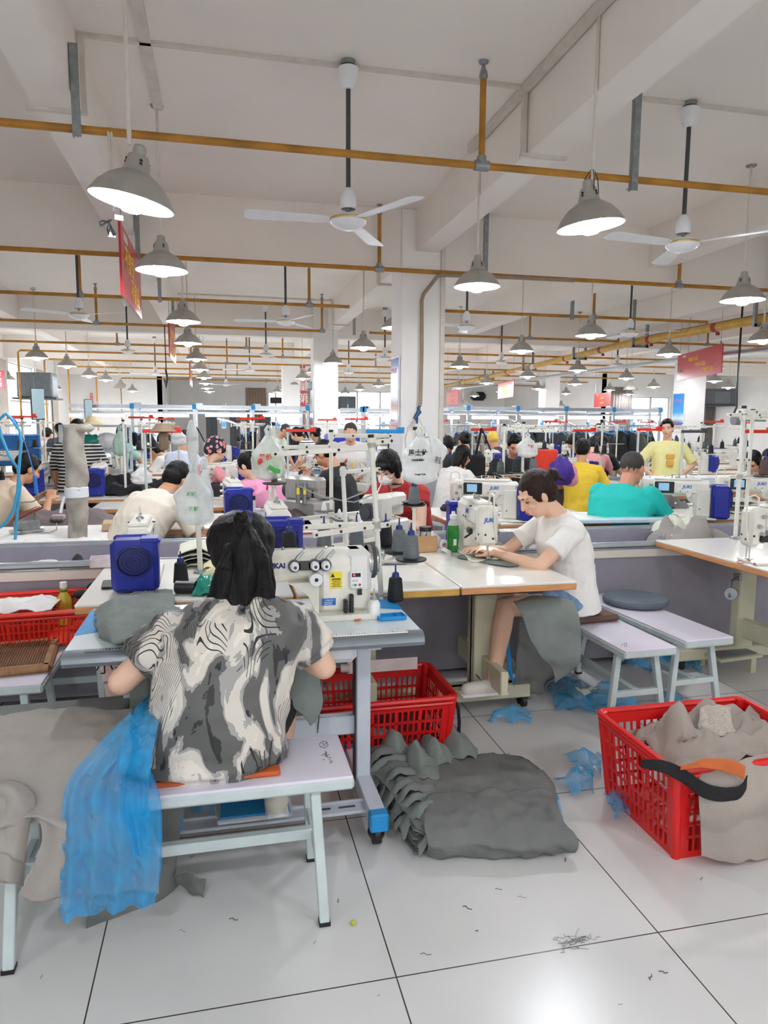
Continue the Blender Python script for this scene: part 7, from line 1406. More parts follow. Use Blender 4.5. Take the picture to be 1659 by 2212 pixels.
def necklace(r, q):
    m = MB(); NB = q['NB']; m.tube([NB+V((0.062*math.cos(a), 0.065*math.sin(a)+0.02, 0.02-0.03*max(0, math.sin(a)))) for a in [i*PI/8 for i in range(16)]], 0.005, 6, closed=True); m.tube([NB+V((0.03, 0.08, 0)), NB+V((0.02, 0.12, -0.09))], 0.006, 6); m.tube([NB+V((-0.03, 0.08, 0)), NB+V((-0.02, 0.13, -0.08))], 0.009, 6); m.build('neck_fan', M('lilac_plastic', (190, 170, 220), 0.4), r)
    m = MB(); m.sph(q['hp'](0.084, 0.005, -0.02), 0.009, n=8); m.build('earphone', WHITEP, r)
person('man in a cream T-shirt bending over his work behind the hanging bag', 384, 1036, 5.15, -42, lean=40, nod=42, hands=[(-0.1, 0.42, 0.80), (0.16, 0.44, 0.80)], shirt=CREAMT, skin=SKIN2, hair='short', pants=DKP, fat=1.08, extra=necklace, sleeve=0.6, voxel=0.008)
def watch(r, q):
    S, E_, W_ = q['arms'][0]; m = MB(); d = (W_-E_).normalized(); m.cyl(W_-d*0.015, W_+d*0.012, 0.031, n=14); m.build('wristwatch', STEEL, r)
person('man in a cream T-shirt leaning over a machine at the left frame edge', 60, 1012, 6.2, -55, lean=32, nod=28, shirt=M('sand_tshirt', (224, 204, 178), 0.8), skin=SKIN2, hair='short', pants=DKP, fat=1.05, sleeve=0.75, hands=[(-0.12, 0.46, 0.86), (0.12, 0.46, 0.86)])
person('person in a striped black-and-white top standing behind the wrapped post, back to us', 168, 928, 7.9, 0, sit=False, lean=10, nod=18, hands=[(-0.3, 0.34, 0.86), (0.32, 0.34, 0.86)], shirt=stripes('striped_top', (28, 28, 30), (214, 214, 210), 26, 0.62), skin=SKIN2, hair='short', pants=DKP, fat=1.25, sleeve=0.75)
person('man in a grey T-shirt standing far left behind the striped person', 128, 932, 12.5, 30, sit=False, lean=4, nod=15, hands=[(-0.2, 0.3, 0.95), (0.2, 0.3, 0.95)], shirt=GRYT, skin=SKIN2, pants=DKP, voxel=0.012, face=False)
person('small far person with black hair at the left windows', 103, 938, 15.0, -20, lean=20, nod=20, shirt=M('pale_shirt', (216, 220, 226), 0.8), pants=DKP, voxel=0.014, face=False)
person('man in a pale blue polo shirt seated behind the white pole', 404, 950, 9.4, -40, lean=12, nod=30, shirt=POLO, skin=SKIN2, pants=DENIM, sleeve=0.6, fat=1.08, hands=[(-0.08, 0.36, 0.86), (0.1, 0.36, 0.86)])
person('person in a white T-shirt bending low behind the striped person', 335, 975, 11.0, 60, lean=48, nod=45, shirt=WHITES, skin=SKIN2, pants=DKP, voxel=0.012, face=False)
def flowers(name):
    m = bpy.data.materials.new(name); m.use_nodes = True; nt = m.node_tree; tc = nt.nodes.new('ShaderNodeTexCoord'); v = nt.nodes.new('ShaderNodeTexVoronoi'); v.inputs['Scale'].default_value = 24; nt.links.new(tc.outputs['Object'], v.inputs['Vector'])
    c = ramp(nt, v.outputs['Distance'], [(0.0, lin((232, 130, 140))), (0.36, lin((240, 220, 190))), (0.42, lin((44, 38, 58)))]); nt.links.new(c, nt.nodes['Principled BSDF'].inputs['Base Color']); nt.nodes['Principled BSDF'].inputs['Roughness'].default_value = 0.8; return m
def capx(r, q):
    m = MB(); hp = q['hp']; m.sph(hp(0, 0.03, 0.02), (0.075, 0.06, 0.075), q['Rh'], n=14); m.build('fringe', HAIR, r, 180)
    m = MB()
    for s_ in (-1, 1): m.tube([hp(s_*0.034+0.022*math.cos(a), 0.092, 0.0+0.018*math.sin(a)) for a in [i*PI/6 for i in range(12)]], 0.002, 5, closed=True)
    m.build('glasses', BLACK, r)
person('woman in a rose blouse and floral cap sewing left of the pink-shirted woman', 468, 972, 7.6, -62, lean=18, nod=18, shirt=ROSET, skin=SKIN, hair='cap', hairm=flowers('floral_print'), pants=DKP, sleeve=1.0, extra=capx, hands=[(-0.05, 0.46, 0.86), (0.12, 0.48, 0.86)])
person('woman in a pink T-shirt leaning over her sewing left of the fruit bag', 534, 1005, 6.3, 58, lean=24, nod=30, shirt=PINKT, skin=SKINP, hair='bun', pants=PINKT, fat=1.3, sleeve=0.42, hands=[(-0.06, 0.45, 0.83), (0.10, 0.46, 0.83)], voxel=0.008)
m = MB(); m.box(onY(560, 1075, 6.1), (0.2, 0.02, 0.035), rz=0.2, bev=0.005); m.tube([onY(575, 1070, 6.05), onY(578, 1045, 6.0)], 0.008, 6); tag(m.build('red_belt', M('red_check', (200, 50, 56), 0.7)), 'red checked apron band on the woman in the pink T-shirt', 'belt')
def mask(r, q):
    hp = q['hp']; m = MB(); m.sph(hp(0, 0.068, -0.045), (0.052, 0.048, 0.046), q['Rh'], n=20); m.build('face_mask', WHITES, r, 180); m = MB()
    for s_ in (-1, 1): m.tube([hp(s_*0.04, 0.08, -0.02), hp(s_*0.07, 0.03, -0.02), hp(s_*0.082, -0.012, 0.005)], 0.0018, 5); m.tube([hp(s_*0.04, 0.07, -0.065), hp(s_*0.068, 0.03, -0.05), hp(s_*0.080, -0.012, -0.03)], 0.0018, 5)
    m.build('mask_loop', WHITEP, r)
    p = q['SH']; m = MB()
    m.sph(V((0.02, 0.215, p.z-0.22)), (0.04, 0.012, 0.05), n=12); m.build('shirt_print', M('pale_print', (214, 190, 186), 0.7), r)
    m = MB(); m.tube([q['NB']+V((0.07*math.cos(a), 0.07*math.sin(a)+0.01, 0.005)) for a in [i*PI/10 for i in range(1, 10)]], 0.007, 6); m.build('neck_cord', BLACK, r)
person('person in a dark red sleeveless top and white face mask before the column', 838, 1010, 4.95, 132, lean=24, nod=34, shirt=REDT, skin=SKINP, hair='bob', pants=DKP, sleeve=0.12, extra=mask, fat=1.12, hands=[(-0.10, 0.44, 0.83), (0.10, 0.46, 0.83)], voxel=0.0075)
person('man in a black T-shirt looking down, seated left of the man in the graphic T-shirt', 700, 980, 6.5, 55, lean=14, nod=40, shirt=BLKT, skin=SKIN2, hair='short', pants=DKP, sleeve=0.6, hands=[(-0.06, 0.36, 0.95), (0.08, 0.36, 0.95)])
def gfx(r, q):
    cols = [(80, 150, 210), (230, 120, 60), (240, 210, 60), (60, 70, 90), (90, 190, 190)]
    random.seed(3); m = None; z0 = q['SH'].z
    for k, c in enumerate(cols):
        m = MB()
        for j in range(2):
            x = random.uniform(-0.1, 0.12); z = z0-0.12-0.26*random.random(); y = lambda q: 0.185+0.42*max(0, 0.42-(z0-q)); m.tube([(x, y(z), z), (x+0.03, y(z-0.04), z-0.04), (x+0.01, y(z-0.08), z-0.08)], 0.009, 5)
        m.build('shirt_print', M('print_%d' % k, c, 0.7, var=0), r)
person('heavy man in a graphic white T-shirt standing bent left of the column', 757, 935, 7.5, 168, sit=False, lean=24, nod=34, shirt=WHITES, skin=SKIN, hair='shaved', hairm=M('shaved_hair', (60, 54, 52), 0.8), pants=DKP, sleeve=0.6, fat=1.35, hands=[(-0.16, 0.30, 1.0), (0.14, 0.30, 1.0)], extra=gfx)
person('woman in a striped T-shirt bending over far behind the red clamp arm', 640, 938, 11.0, 70, sit=False, lean=34, nod=30, shirt=stripes('striped_top2', (40, 40, 44), (226, 226, 222), 24, 0.42), hair='pony', pants=DENIM, hands=[(-0.1, 0.4, 0.9), (0.1, 0.4, 0.9)], voxel=0.011, face=False)
person('bald man in a pale shirt bending beside the far striped woman', 617, 930, 11.6, -120, sit=False, lean=30, nod=30, shirt=M('pale_green_shirt', (206, 216, 204), 0.8), skin=SKIN2, hair='shaved', hairm=M('shaved_hair', (60, 54, 52)), pants=DKP, voxel=0.011, face=False)
person('woman with long black hair in a white T-shirt sewing right of the nearest column', 1000, 985, 7.4, -62, lean=20, nod=26, shirt=WHITES, skin=SKIN2, hair='long', pants=DKP, sleeve=0.7, hands=[(-0.1, 0.46, 0.84), (0.12, 0.46, 0.84)])
person('heavy man with shaved head in a turquoise T-shirt seated with his back to us', 1366, 1012, 5.0, -60, lean=20, nod=20, shirt=TEALT, skin=M('skin_c', (206, 142, 114), 0.5, var=0.04), hair='shaved', hairm=M('shaved_hair', (60, 54, 52)), pants=DKP, fat=1.5, sleeve=0.62, headk=1.16, hands=[(-0.06, 0.50, 0.84), (0.14, 0.50, 0.84)], voxel=0.0075, foldamp=0.007, foldf=7)
person('woman with black bun in a yellow T-shirt seated with her back to us', 1258, 972, 7.2, -32, lean=12, nod=22, shirt=YEL2, skin=SKIN2, hair='bun', pants=KHAKI, sleeve=0.5, hands=[(-0.1, 0.46, 0.84), (0.16, 0.44, 0.82)])
def bear(r, q):
    z = q['SH'].z; O = M('ochre_print', (214, 160, 70), 0.7, var=0); m = MB(); m.box((0.0, 0.135, z-0.15), (0.10, 0.012, 0.06), bev=0.005); m.box((0.0, 0.138, z-0.23), (0.085, 0.012, 0.07), bev=0.02)
    for k in range(4): m.cyl((-0.03+0.02*k, 0.14, z-0.26), (-0.03+0.02*k, 0.14, z-0.295), 0.004, n=6)
    m.build('shirt_print', O, r)
person('woman standing with hands on hips in a pale yellow T-shirt with an ochre print', 1441, 925, 7.3, 162, sit=False, lean=-2, nod=6, turn=-24, tilt=6, shirt=YELT, skin=SKIN, hair='short', pants=KHAKI, sleeve=0.7, hands=[(-0.17, 0.02, 1.0), (0.17, 0.02, 1.0)], poles=[(-1, -0.25, 0), (1, -0.25, 0)], reach='hip', extra=bear, fat=1.05)
person('man in black with a white face mask behind the yellow-shirted woman', 1302, 958, 9.8, -50, lean=16, nod=28, shirt=BLKT, skin=SKIN, hair='short', pants=DKP, extra=lambda r, q: (lambda m: (m.sph(q['hp'](0, 0.068, -0.045), (0.05, 0.045, 0.044), q['Rh'], n=14), m.build('face_mask', WHITES, r, 180)))(MB()))
person('dark-haired man looking down behind the yellow-shirted seated woman', 1281, 962, 9.7, -30, lean=22, nod=40, shirt=M('rose_tank', (214, 150, 150), 0.8), skin=SKIN, hair='short', pants=DKP, voxel=0.011, face=False)
person('dark-haired man with a thin moustache seated left of the white bag on the stand', 1112, 962, 7.6, 165, lean=18, nod=30, shirt=BLKT, skin=SKIN2, hair='short', pants=DKP, voxel=0.010)
person('person with a yellow headband seated far behind the black strap stand', 1063, 948, 11.5, 30, lean=14, nod=22, shirt=M('plum_shirt', (64, 40, 52), 0.8), skin=SKIN2, hair='short', hairm=M('yellow_band', (220, 180, 70), 0.7), pants=DKP, voxel=0.012, face=False)
person('dark-haired woman seen from behind left of the white-bag stand', 1002, 952, 10.2, 10, lean=20, nod=26, shirt=BLKT, skin=SKIN2, hair='bun', pants=DKP, voxel=0.012, face=False)
person('woman with dark hair directly beside the right edge of the nearest column', 968, 960, 9.7, -60, lean=14, nod=24, shirt=BLKT, skin=SKIN2, hair='bob', pants=DKP, voxel=0.011, face=False)
person('young man far back at the garment rack before the wall lettering', 1292, 924, 16.2, 120, sit=False, lean=8, nod=18, shirt=WHITES, skin=SKIN, hair='short', pants=DKP, voxel=0.012, face=False, hands=[(-0.1, 0.3, 1.1), (0.1, 0.3, 1.1)])
person('woman with dark hair bowed behind the seated woman in yellow', 1238, 955, 10.6, 60, lean=22, nod=36, shirt=BLKT, skin=SKIN2, hair='bob', pants=DKP, voxel=0.011, face=False)
person('girl in a white sleeveless top sewing at the right frame edge', 1626, 998, 6.2, 118, lean=20, nod=36, shirt=M('off_white_top', (234, 228, 214), 0.8), skin=SKIN2, hair='long', pants=DKP, sleeve=0.15)
person('woman in a coral top at the extreme right frame edge', 1661, 990, 7.1, 110, lean=16, nod=26, shirt=M('coral_top', (232, 120, 116), 0.8), skin=SKIN2, hair='bun', pants=DKP, voxel=0.011, face=False)
person('far worker with black hair behind the blue crates', 680, 938, 13.5, 40, lean=16, nod=26, shirt=M('navy_shirt', (50, 58, 80), 0.8), skin=SKIN2, hair='bun', pants=DKP, voxel=0.013, face=False)
person('far worker in a mint top beside the mint bag', 266, 935, 12.0, -30, lean=16, nod=26, shirt=M('mint_top', (170, 214, 200), 0.8), skin=SKIN2, hair='bob', pants=DKP, voxel=0.013, face=False)

# stools under the seated people
STOOL = bench('plain white bench under a worker behind the trough', 0.7, 0.29, inx=0.08, group='benches under the workers behind the trough')
sp_ = []
for o in list(COL.objects):
    if o.name.split('.')[0] == 'person' and o.location.y > 4.6 and 'standing' not in o['label'] and 'bending' not in o['label'].split('behind')[0][:40]:
        sp_.append((o.location.copy(), o.rotation_euler.z))
for k, (l, a) in enumerate(sp_):
    o = STOOL if k == 0 else dup(STOOL, (0, 0, 0), 0)
    o.location = (l.x, l.y, 0); o.rotation_euler.z = a

# machines and tables in front of them
p = onZ(505, 1098, 0.78); make_table('small table with the blue-backed machine in front of the pink-shirted woman', 1.2, 0.8, WOODE, foot='y', pan=False).location = (0.02, 5.35, 0)
far_juki('blue-backed machine right above the ponytail of the woman in front', 505, 1125, -PI/2+0.1); far_juki('machine partly hidden behind the neck of the woman in front', 600, 1215, -PI/2, z=0.78)
far_juki('cream machine with blue motor before the rose-bloused woman', 478, 1063, 0.9); far_juki('blue-backed machine beside the head of the pink-shirted woman', 520, 1052, -PI/2-0.3)
heap('garment', 'black garment on the table of the rose-bloused woman', 'garment', *onZ(470, 1070, 0.78).xy, 0.782, 0.45, 0.3, 0.12, BLACKF, seed=110)
heap('garment', 'dark brown garment right of the pink-shirted woman', 'garment', *onZ(600, 1122, 0.78).xy, 0.782, 0.42, 0.3, 0.11, M('dark_brown_cloth', (70, 60, 58), 0.85), seed=111)
heap('garment', 'small black garment on the red-taped table', 'garment', *onZ(612, 1138, 0.78).xy, 0.782, 0.26, 0.18, 0.08, BLACKF, seed=112)
TR = make_table('white table with red tape border behind the trough', 0.8, 0.9, REDO, foot='y', pan=False); TR.location = (0.66, 5.12, 0)
m = MB(); m.box((0.68, 4.74, 0.7815), (0.74, 0.03, 0.002)); m.box((0.42, 5.05, 0.7815), (0.03, 0.6, 0.002)); tag(m.build('red_tape', M('red_tape', (196, 30, 44), 0.4)), 'red tape lines on the white table behind the trough', 'tape')
t = thing('jar', 'black-lidded clear jar behind the ponytail', 'jar', onZ(541, 1112, 0.78)); m = MB(); m.lathe([(0, 0), (0.04, 0), (0.042, 0.01), (0.042, 0.11), (0.036, 0.12)], n=18); m.build('jar_body', BAGM, t); m = MB(); m.lathe([(0.041, 0.118), (0.041, 0.15), (0, 0.152)], n=18); m.build('lid', BLACK, t)
t = thing('power_adapter', 'grey and white plastic box beside the jar', 'box', onZ(563, 1128, 0.78)); m = MB(); m.box((0, 0, 0.05), (0.08, 0.06, 0.1), bev=0.006); m.build('box_body', WHITEP, t)
ov = make_overlock('grey overlock machine with yellow tags behind the thin steel rods', M('overlock_grey', (172, 170, 166), 0.4, 0.3)); p = onZ(668, 1112, 0.785); ov.location = p; ov.rotation_euler.z = 2.2; ov.scale = (1.1,)*3
m = MB(); 
for dx in (0, 0.05): m.cyl(p+V((-0.1+dx, -0.12, 0.1)), p+V((-0.1+dx, -0.12, 0.26)), 0.018, n=10); m.box(p+V((-0.1+dx, -0.14, 0.2)), (0.022, 0.004, 0.05), mi=1)
tag(m.build('air_cylinder', [STEEL, M('tag_yellow', (230, 210, 50), 0.5)]), 'two dark cylinders with yellow tags left of the grey overlock machine', 'cylinder')
o1 = make_overlock('cream overlock machine in front of the person in dark red'); o1.location = onZ(838, 1166, 0.78)+V((0, 0.15, 0.0)); o1.rotation_euler.z = -2.4; o1.scale = (1.0,)*3
o2 = make_overlock('small cream machine standing behind the person in dark red'); o2.location = onZ(790, 1062, 0.78); o2.rotation_euler.z = -1.2; o2.scale = (0.9,)*3
make_table('wooden-edged table left of the person in dark red', 0.9, 0.6, YELE, foot='y', pan=False).location = (1.55, 7.7, 0)
t = make_table('white table carrying the machines right of the nearest column', 1.25, 1.05, WOODE, foot='y', pan=False); t.location = (2.25, 5.30, 0)
js = make_juki('JUKI-lettered machine with screen and blue motor behind the green bottle'.replace('JUKI-lettered', 'cream'), 'screen'); js.location = (1.95, 5.0, 0.78); js.rotation_euler.z = -0.5
cone('b', onZ(1108, 1104, 0.78), 'black thread cone right of the machine behind the green bottle'); cone('w', onZ(1083, 1104, 0.78), 'white thread cone right of the machine behind the green bottle')
m = MB(); m.box(onZ(972, 1098, 0.80), (0.16, 0.12, 0.07), rz=0.3, bev=0.03); tag(m.build('black_pouch', BLACKF), 'black pouch left of the machine behind the green bottle', 'pouch')
sheet('cover_sheet', [[V((2.05, 4.78, 0.785)), V((2.5, 4.72, 0.80)), V((3.0, 4.64, 0.79))], [V((2.05, 5.05, 0.785)), V((2.5, 5.0, 0.80)), V((2.95, 4.95, 0.79))], [V((2.1, 5.35, 0.785)), V((2.5, 5.3, 0.79)), V((2.9, 5.25, 0.785))]], M('pale_cover', (226, 228, 216), 0.4), 20, 16, 0.004, 5, 3, 0.004, None, 'pale plastic cover on the table behind the woman in white', 'cover')
m = MB(); m.box((2.85, 4.66, 0.80), (0.9, 0.10, 0.035), rz=-0.08, bev=0.008); tag(m.build('blue_white_sheet', M('white_blue', (200, 224, 238), 0.3)), 'white and blue board edge before the man in turquoise', 'board')
# big stand with bag right of centre
st = make_stand_pole('tall thread stand with white bag and cones right of the nearest column', 0.72, arms=[(0.70, -0.15, 0.25, 0.1), (0.66, -0.1, 0.3, -0.5), (0.1, -0.1, 0.3, 0.2)], plates=[(-0.2, 0, 0.30), (0.12, 0.05, 0.32), (-0.08, -0.06, 0.31)], r=0.012); p = onZ(1126, 1098, 0.78); st.location = p
cone('gr', p+V((-0.2, 0, 0.302)), 'grey-green thread cone at the left of the tall stand right of the column'); cone('b', p+V((-0.08, -0.06, 0.312)), 'black thread cone in the middle of the tall stand right of the column', s=1.15); cone('g', p+V((0.12, 0.05, 0.322)), 'grey thread cone hanging at the right of the tall stand right of the column')
st2 = make_stand_pole('second pole of the tall thread stand right of the nearest column', 0.70, arms=[(0.67, 0, 0.3, 0.4)], r=0.012); st2.location = onY(1085, 1094, 5.7).xy.to_3d()+V((0, 0, 0.781))
pbag('plastic_bag', 'white plastic bag with red characters hanging on the stand right of the column', onY(1140, 940, 5.62), 0.18, 0.19, BAGM, 0.6, [('平价', 0.0, 0.5, 0.03, rp)], seed=17); pbag('plastic_bag', 'clear plastic bag hanging low under the stand behind the woman in white', onY(1100, 1040, 5.1), 0.2, 0.2, BAGM, 0.6, seed=19)
# right side
TM = make_table('white table with orange edge before the man in the turquoise T-shirt', 1.5, 0.9, WOODE, foot='y', pan=False); TM.location = (4.15, 5.15, 0); TM.rotation_euler.z = -0.12
jm = make_juki('machine with screen and blue motor used by the man in the turquoise T-shirt', 'screen'); jm.location = onZ(1483, 1122, 0.785)+V((0, 0.1, 0)); jm.rotation_euler.z = -0.55
jn = make_juki('machine with screen behind the thread stand pole at right', 'screen', glow=False); jn.location = onZ(1625, 1108, 0.785); jn.rotation_euler.z = -0.55
heap('fabric_piece', 'dark grey cloth heap left of the turquoise man\'s machine', 'fabric', *onZ(1425, 1095, 0.78).xy, 0.785, 0.35, 0.3, 0.2, GREYF, seed=120, f=9)
for k in range(6): heap('cut_piece', 'grey or cream cut pieces stacked behind the right machines', 'fabric', *onZ(1575, 1106, 0.78).xy, 0.783+0.018*k, 0.35-0.02*(k % 3), 0.25, 0.035, (GREYF2, M('cream_cloth', (222, 222, 204)))[k % 2], seed=130+k, f=12)
for k in range(6):
    o = [o_ for o_ in COL.objects if o_.get('label') == 'grey or cream cut pieces stacked behind the right machines'][k]; o['group'] = 'stack of cut pieces at right'
sr = make_stand_pole('near right thread stand pole beside the screened machine', 0.82, arms=[(0.80, -0.05, 0.35, 0.0), (0.77, 0, 0.4, 0.15), (0.5, -0.02, 0.06, 0)], plates=[(0.14, -0.05, 0.40), (0.28, -0.02, 0.41)], r=0.0135); p = onY(1589, 1150, 3.86); sr.location = (p.x, p.y, 0.781)
cone('br', V((p.x, p.y, 0.781))+V((0.14, -0.05, 0.402)), 'brown thread cone on the near right thread stand'); cone('b', V((p.x, p.y, 0.781))+V((0.28, -0.02, 0.412)), 'black thread cone on the near right thread stand')
sr2 = make_stand_pole('second near right pole beside the screened machine', 0.80, arms=[(0.78, -0.2, 0.3, 0.1)], r=0.012); sr2.location = onY(1609, 1140, 3.87).xy.to_3d()+V((0, 0, 0.781))
t = thing('label_sheet', 'white label with bars behind the right thread stand', 'label', onZ(1560, 1100, 0.79)); m = MB(); m.box((0, 0, 0.10), (0.07, 0.01, 0.2)); m.build('paper', WHITEP, t)

# ================= procedural rows further back =================
random.seed(21)
TBL = make_table('', 1.15, 0.55, WOODE, foot='y', pan=False, group='tables of the far sewing rows'); TBL['label'] = 'white sewing table with orange edge in the far rows of the hall'
JF = far_juki('', 0 if False else 900, 1000, 0.0); del_ = JF; JF['label'] = 'cream sewing machine with blue motor in the far rows of the hall'; JF['group'] = 'sewing machines of the far rows'
ST = make_stand_pole('cream thread stand pole in the far rows of the hall', 0.74, arms=[(0.70, -0.18, 0.22, 0.1), (0.66, -0.1, 0.2, 1.2)], plates=[(-0.14, 0, 0.36), (0.14, 0.03, 0.36)], group='thread stands of the far rows', r=0.013)
CN = cone('b', (0, 0, 0), 'black thread cone on a stand in the far rows', 'black cones of the far rows'); CW = cone('gr', (0, 0, 0), 'grey-green thread cone on a stand in the far rows', 'grey-green cones of the far rows')
RC = MB(); RC.box((0, 0, 0.012), (0.34, 0.02, 0.025), bev=0.004); RC.box((0.13, 0, 0.035), (0.05, 0.03, 0.03)); RCO = tag(RC.build('clamp_arm', REDO), 'red clamp arm on a pole in the far rows', 'clamp arm', 'red clamp arms of the far rows')
first = True; occ = [(o.location.x, o.location.y) for o in COL.objects if o.get('category') == 'person']
cells = []
for yr in (6.9, 8.0, 9.6, 10.7, 12.4, 13.6, 14.8):
    x = -4.2 if yr > 7 else 2.6
    while x < yr*0.82:
        cells.append((x, yr)); x += 1.42
n_ = 0
for (x, y) in cells:
    if any(abs(x-cx-0.26) < 0.75 and abs(y-cy-0.26) < 0.6 for cx, cy in COLS): continue
    if abs(y-8.6) < 0.5 and 0: continue
    if min(math.hypot(x-a, y-b) for a, b in occ) < 0.62: continue
    if y < 7.9 and x < 5.0: continue
    tb = TBL if first else dup(TBL, (0, 0, 0), 0); tb.location = (x, y, 0)
    rz = random.choice((-PI/2, PI/2, -0.4, -PI/2, 0.3))
    jf = JF if first else dup(JF, (0, 0, 0), 0); jf.location = (x-0.1, y, 0.782); jf.rotation_euler = (0, 0, rz)
    s = ST if first else dup(ST, (0, 0, 0), 0); s.location = (x+0.35, y+0.15, 0.781); a = random.uniform(0, 3); s.rotation_euler.z = a
    for dx, C_ in ((-0.14, CN), (0.14, random.choice((CN, CW)))):
        q = Matrix.Rotation(a, 3, 'Z') @ V((dx, 0.03 if dx > 0 else 0, 0.362)); c2 = dup(C_, s.location+q, 0)
    if random.random() < 0.45: rc = dup(RCO, s.location+V((0, 0, 0.762)), random.uniform(-0.4, 0.4))
    if random.random() < 0.5: c3 = dup(CN, (x+0.15, y-0.12, 0.782), 0)
    first = False; n_ += 1
for o in (CN, CW, RCO):
    for c in list(o.children): bpy.data.objects.remove(c)
    bpy.data.objects.remove(o)
# more visible clamp arms and poles where the photo shows them
for k, (px, py, Y, col_) in enumerate([(650, 930, 7.6, 'r'), (350, 931, 6.4, 'r'), (1262, 930, 8.0, 'r'), (1403, 928, 7.0, 'r'), (1500, 932, 6.6, 'k'), (1640, 932, 5.4, 'r'), (832, 932, 5.6, 'b'), (1045, 928, 7.9, 'r')]):
    p = onY(px, py, Y); m = MB(); L_ = 0.32; m.box((0, 0, 0), (L_, 0.03, 0.03), bev=0.004); m.box((L_*0.4, 0, 0.02), (0.06, 0.04, 0.03)); m.cyl((-L_*0.45, 0, -(p.z-(0.79 if k not in (6, 7) else 0.005))), (-L_*0.45, 0, 0.03), 0.012, n=8, mi=1)
    o = m.build('clamp_arm', [{'r': REDO, 'k': DKGREY, 'b': BLUEC}[col_], PALEM]); o.location = p; o.rotation_euler.z = 0.1
    tag(o, '%s clamp arm on its pole, number %s from the left along the stands' % ({'r': 'red', 'k': 'dark grey', 'b': 'blue'}[col_], ['two', 'one', 'six', 'seven', 'eight', 'nine', 'three', 'four'][k]), 'clamp arm')
    if k not in (6, 7):
        tt = dup(TBL, (p.x, Y+0.1, 0), 0)
# garments hung on the rack
random.seed(9)
def garment_proto(mat_, hm, label, grp):
    t = thing('hanging_garment', label, 'garment', (0, 0, 0), 0, grp); m = MB()
    def fn(u, v): a = u*2*PI; w_ = 0.03+0.035*v+0.012*math.sin(a*5); return (w_*math.cos(a)*0.9, (0.20+0.02*v)*math.sin(a)*(0.4+0.6*min(1, v*3)), -0.06-0.75*v)
    m.grid(fn, 20, 10); m.build('cloth', mat_, t, 180); m = MB(); m.tube([(0, -0.19, -0.10), (0, 0, -0.04), (0, 0.19, -0.10)], 0.009, 6); m.tube([(0, 0, -0.04), (0, 0, 0.02), (0, 0.02, 0.05), (0, 0, 0.07)], 0.005, 5); m.build('hanger', hm, t); return t
gp_ = [garment_proto(M('charcoal_garment', (52, 54, 58), 0.85), BLUEC, 'charcoal garment on a blue hanger in the far rack', 'charcoal garments on the rack'), garment_proto(M('taupe_garment', (162, 152, 144)), WHITEP, 'taupe garment on a white hanger in the far rack', 'taupe garments on the rack'), garment_proto(BLACKF, BLUEC, 'black garment on a blue hanger in the far rack', 'black garments on the rack'), garment_proto(M('green_garment', (96, 100, 84), 0.85), ALU, 'olive grey garment on a grey hanger in the far rack', 'olive garments on the rack')]
us = [True]*4
for (a, b, Y, n) in [(985, 1050, 13.6, 12), (1135, 1180, 15.2, 6), (1195, 1265, 15.0, 10), (1290, 1405, 14.6, 22), (1330, 1400, 13.0, 10), (1090, 1120, 14.8, 4), (260, 330, 15.5, 6), (610, 660, 15.0, 6), (820, 845, 14.5, 4), (520, 560, 15.2, 5)]:
    for k in range(n):
        i = random.choice((0, 0, 1, 2, 2, 3)) if a != 985 else random.choice((1, 1, 3, 0)); px = a+(b-a)*(k+0.5)/n; p = onY(px, 928+random.uniform(-3, 3), Y+random.uniform(-0.3, 0.3))
        o = gp_[i] if us[i] else dup(gp_[i], (0, 0, 0)); us[i] = False; o.location = p; o.rotation_euler.z = random.uniform(-0.5, 0.5)+0.3
    pa, pb = onY(a, 928, Y), onY(b, 928, Y); m = MB(); m.cyl(pa+V((-0.1, 0, 0.085)), pb+V((0.1, 0, 0.085)), 0.012, n=8)
    for q in (pa, pb): m.cyl(V((q.x, q.y, 0)), q+V((0, 0, 0.085)), 0.014, n=8)
    tag(m.build('hanging_rail', ALU), 'silver rail holding hung garments, %s' % {985: 'just right of the nearest column', 1135: 'before the far middle column', 1195: 'right of the far middle column', 1290: 'in front of the wall lettering, rear', 1330: 'in front of the wall lettering, nearer', 1090: 'between two rack posts at centre right', 260: 'at far left by the slim television', 610: 'left of the second column', 820: 'at the left edge of the nearest column', 520: 'in front of the lockers'}[a], 'rail')
# hall clutter with its own look
for (nm, lb, cat, px, py, Y, sz, mt) in [('blue_crate', 'blue crate stack behind the black T-shirt man', 'crate', 738, 985, 8.0, (0.35, 0.4, 0.5), M('crate_blue', (24, 60, 190), 0.5)), ('blue_partition', 'blue partition panel at the left frame edge', 'panel', 22, 972, 11.0, (0.8, 0.05, 0.45), M('panel_blue', (30, 110, 180), 0.5)),                              ('orange_chair_back', 'bright orange-red cloth on a chair behind the stand', 'cloth', 1168, 1002, 8.0, (0.42, 0.1, 0.35), M('orange_red_cloth', (232, 66, 44), 0.7)), ('white_machine_hood', 'long white roll on the table behind the turquoise man\'s machine', 'roll', 1490, 1040, 6.4, (1.1, 0.16, 0.12), M('white_roll', (222, 230, 236), 0.35))]:
    p = onY(px, py, Y); m = MB(); m.box(p, sz, bev=0.02); tag(m.build(nm, mt), lb, cat)
crumple('folded_umbrella', 'purple folded umbrella hanging beside the seated woman in yellow', onY(1212, 1022, 6.6), (0.13, 0.08, 0.16), M('purple_cloth', (66, 36, 140), 0.6), 5)['category'] = 'umbrella'
crumple('pink_bag', 'pink plastic bag left of the seated woman in yellow', onY(1232, 1030, 6.7), (0.08, 0.06, 0.13), bag_mat('pink_film', (236, 160, 190), 0.8), 6)
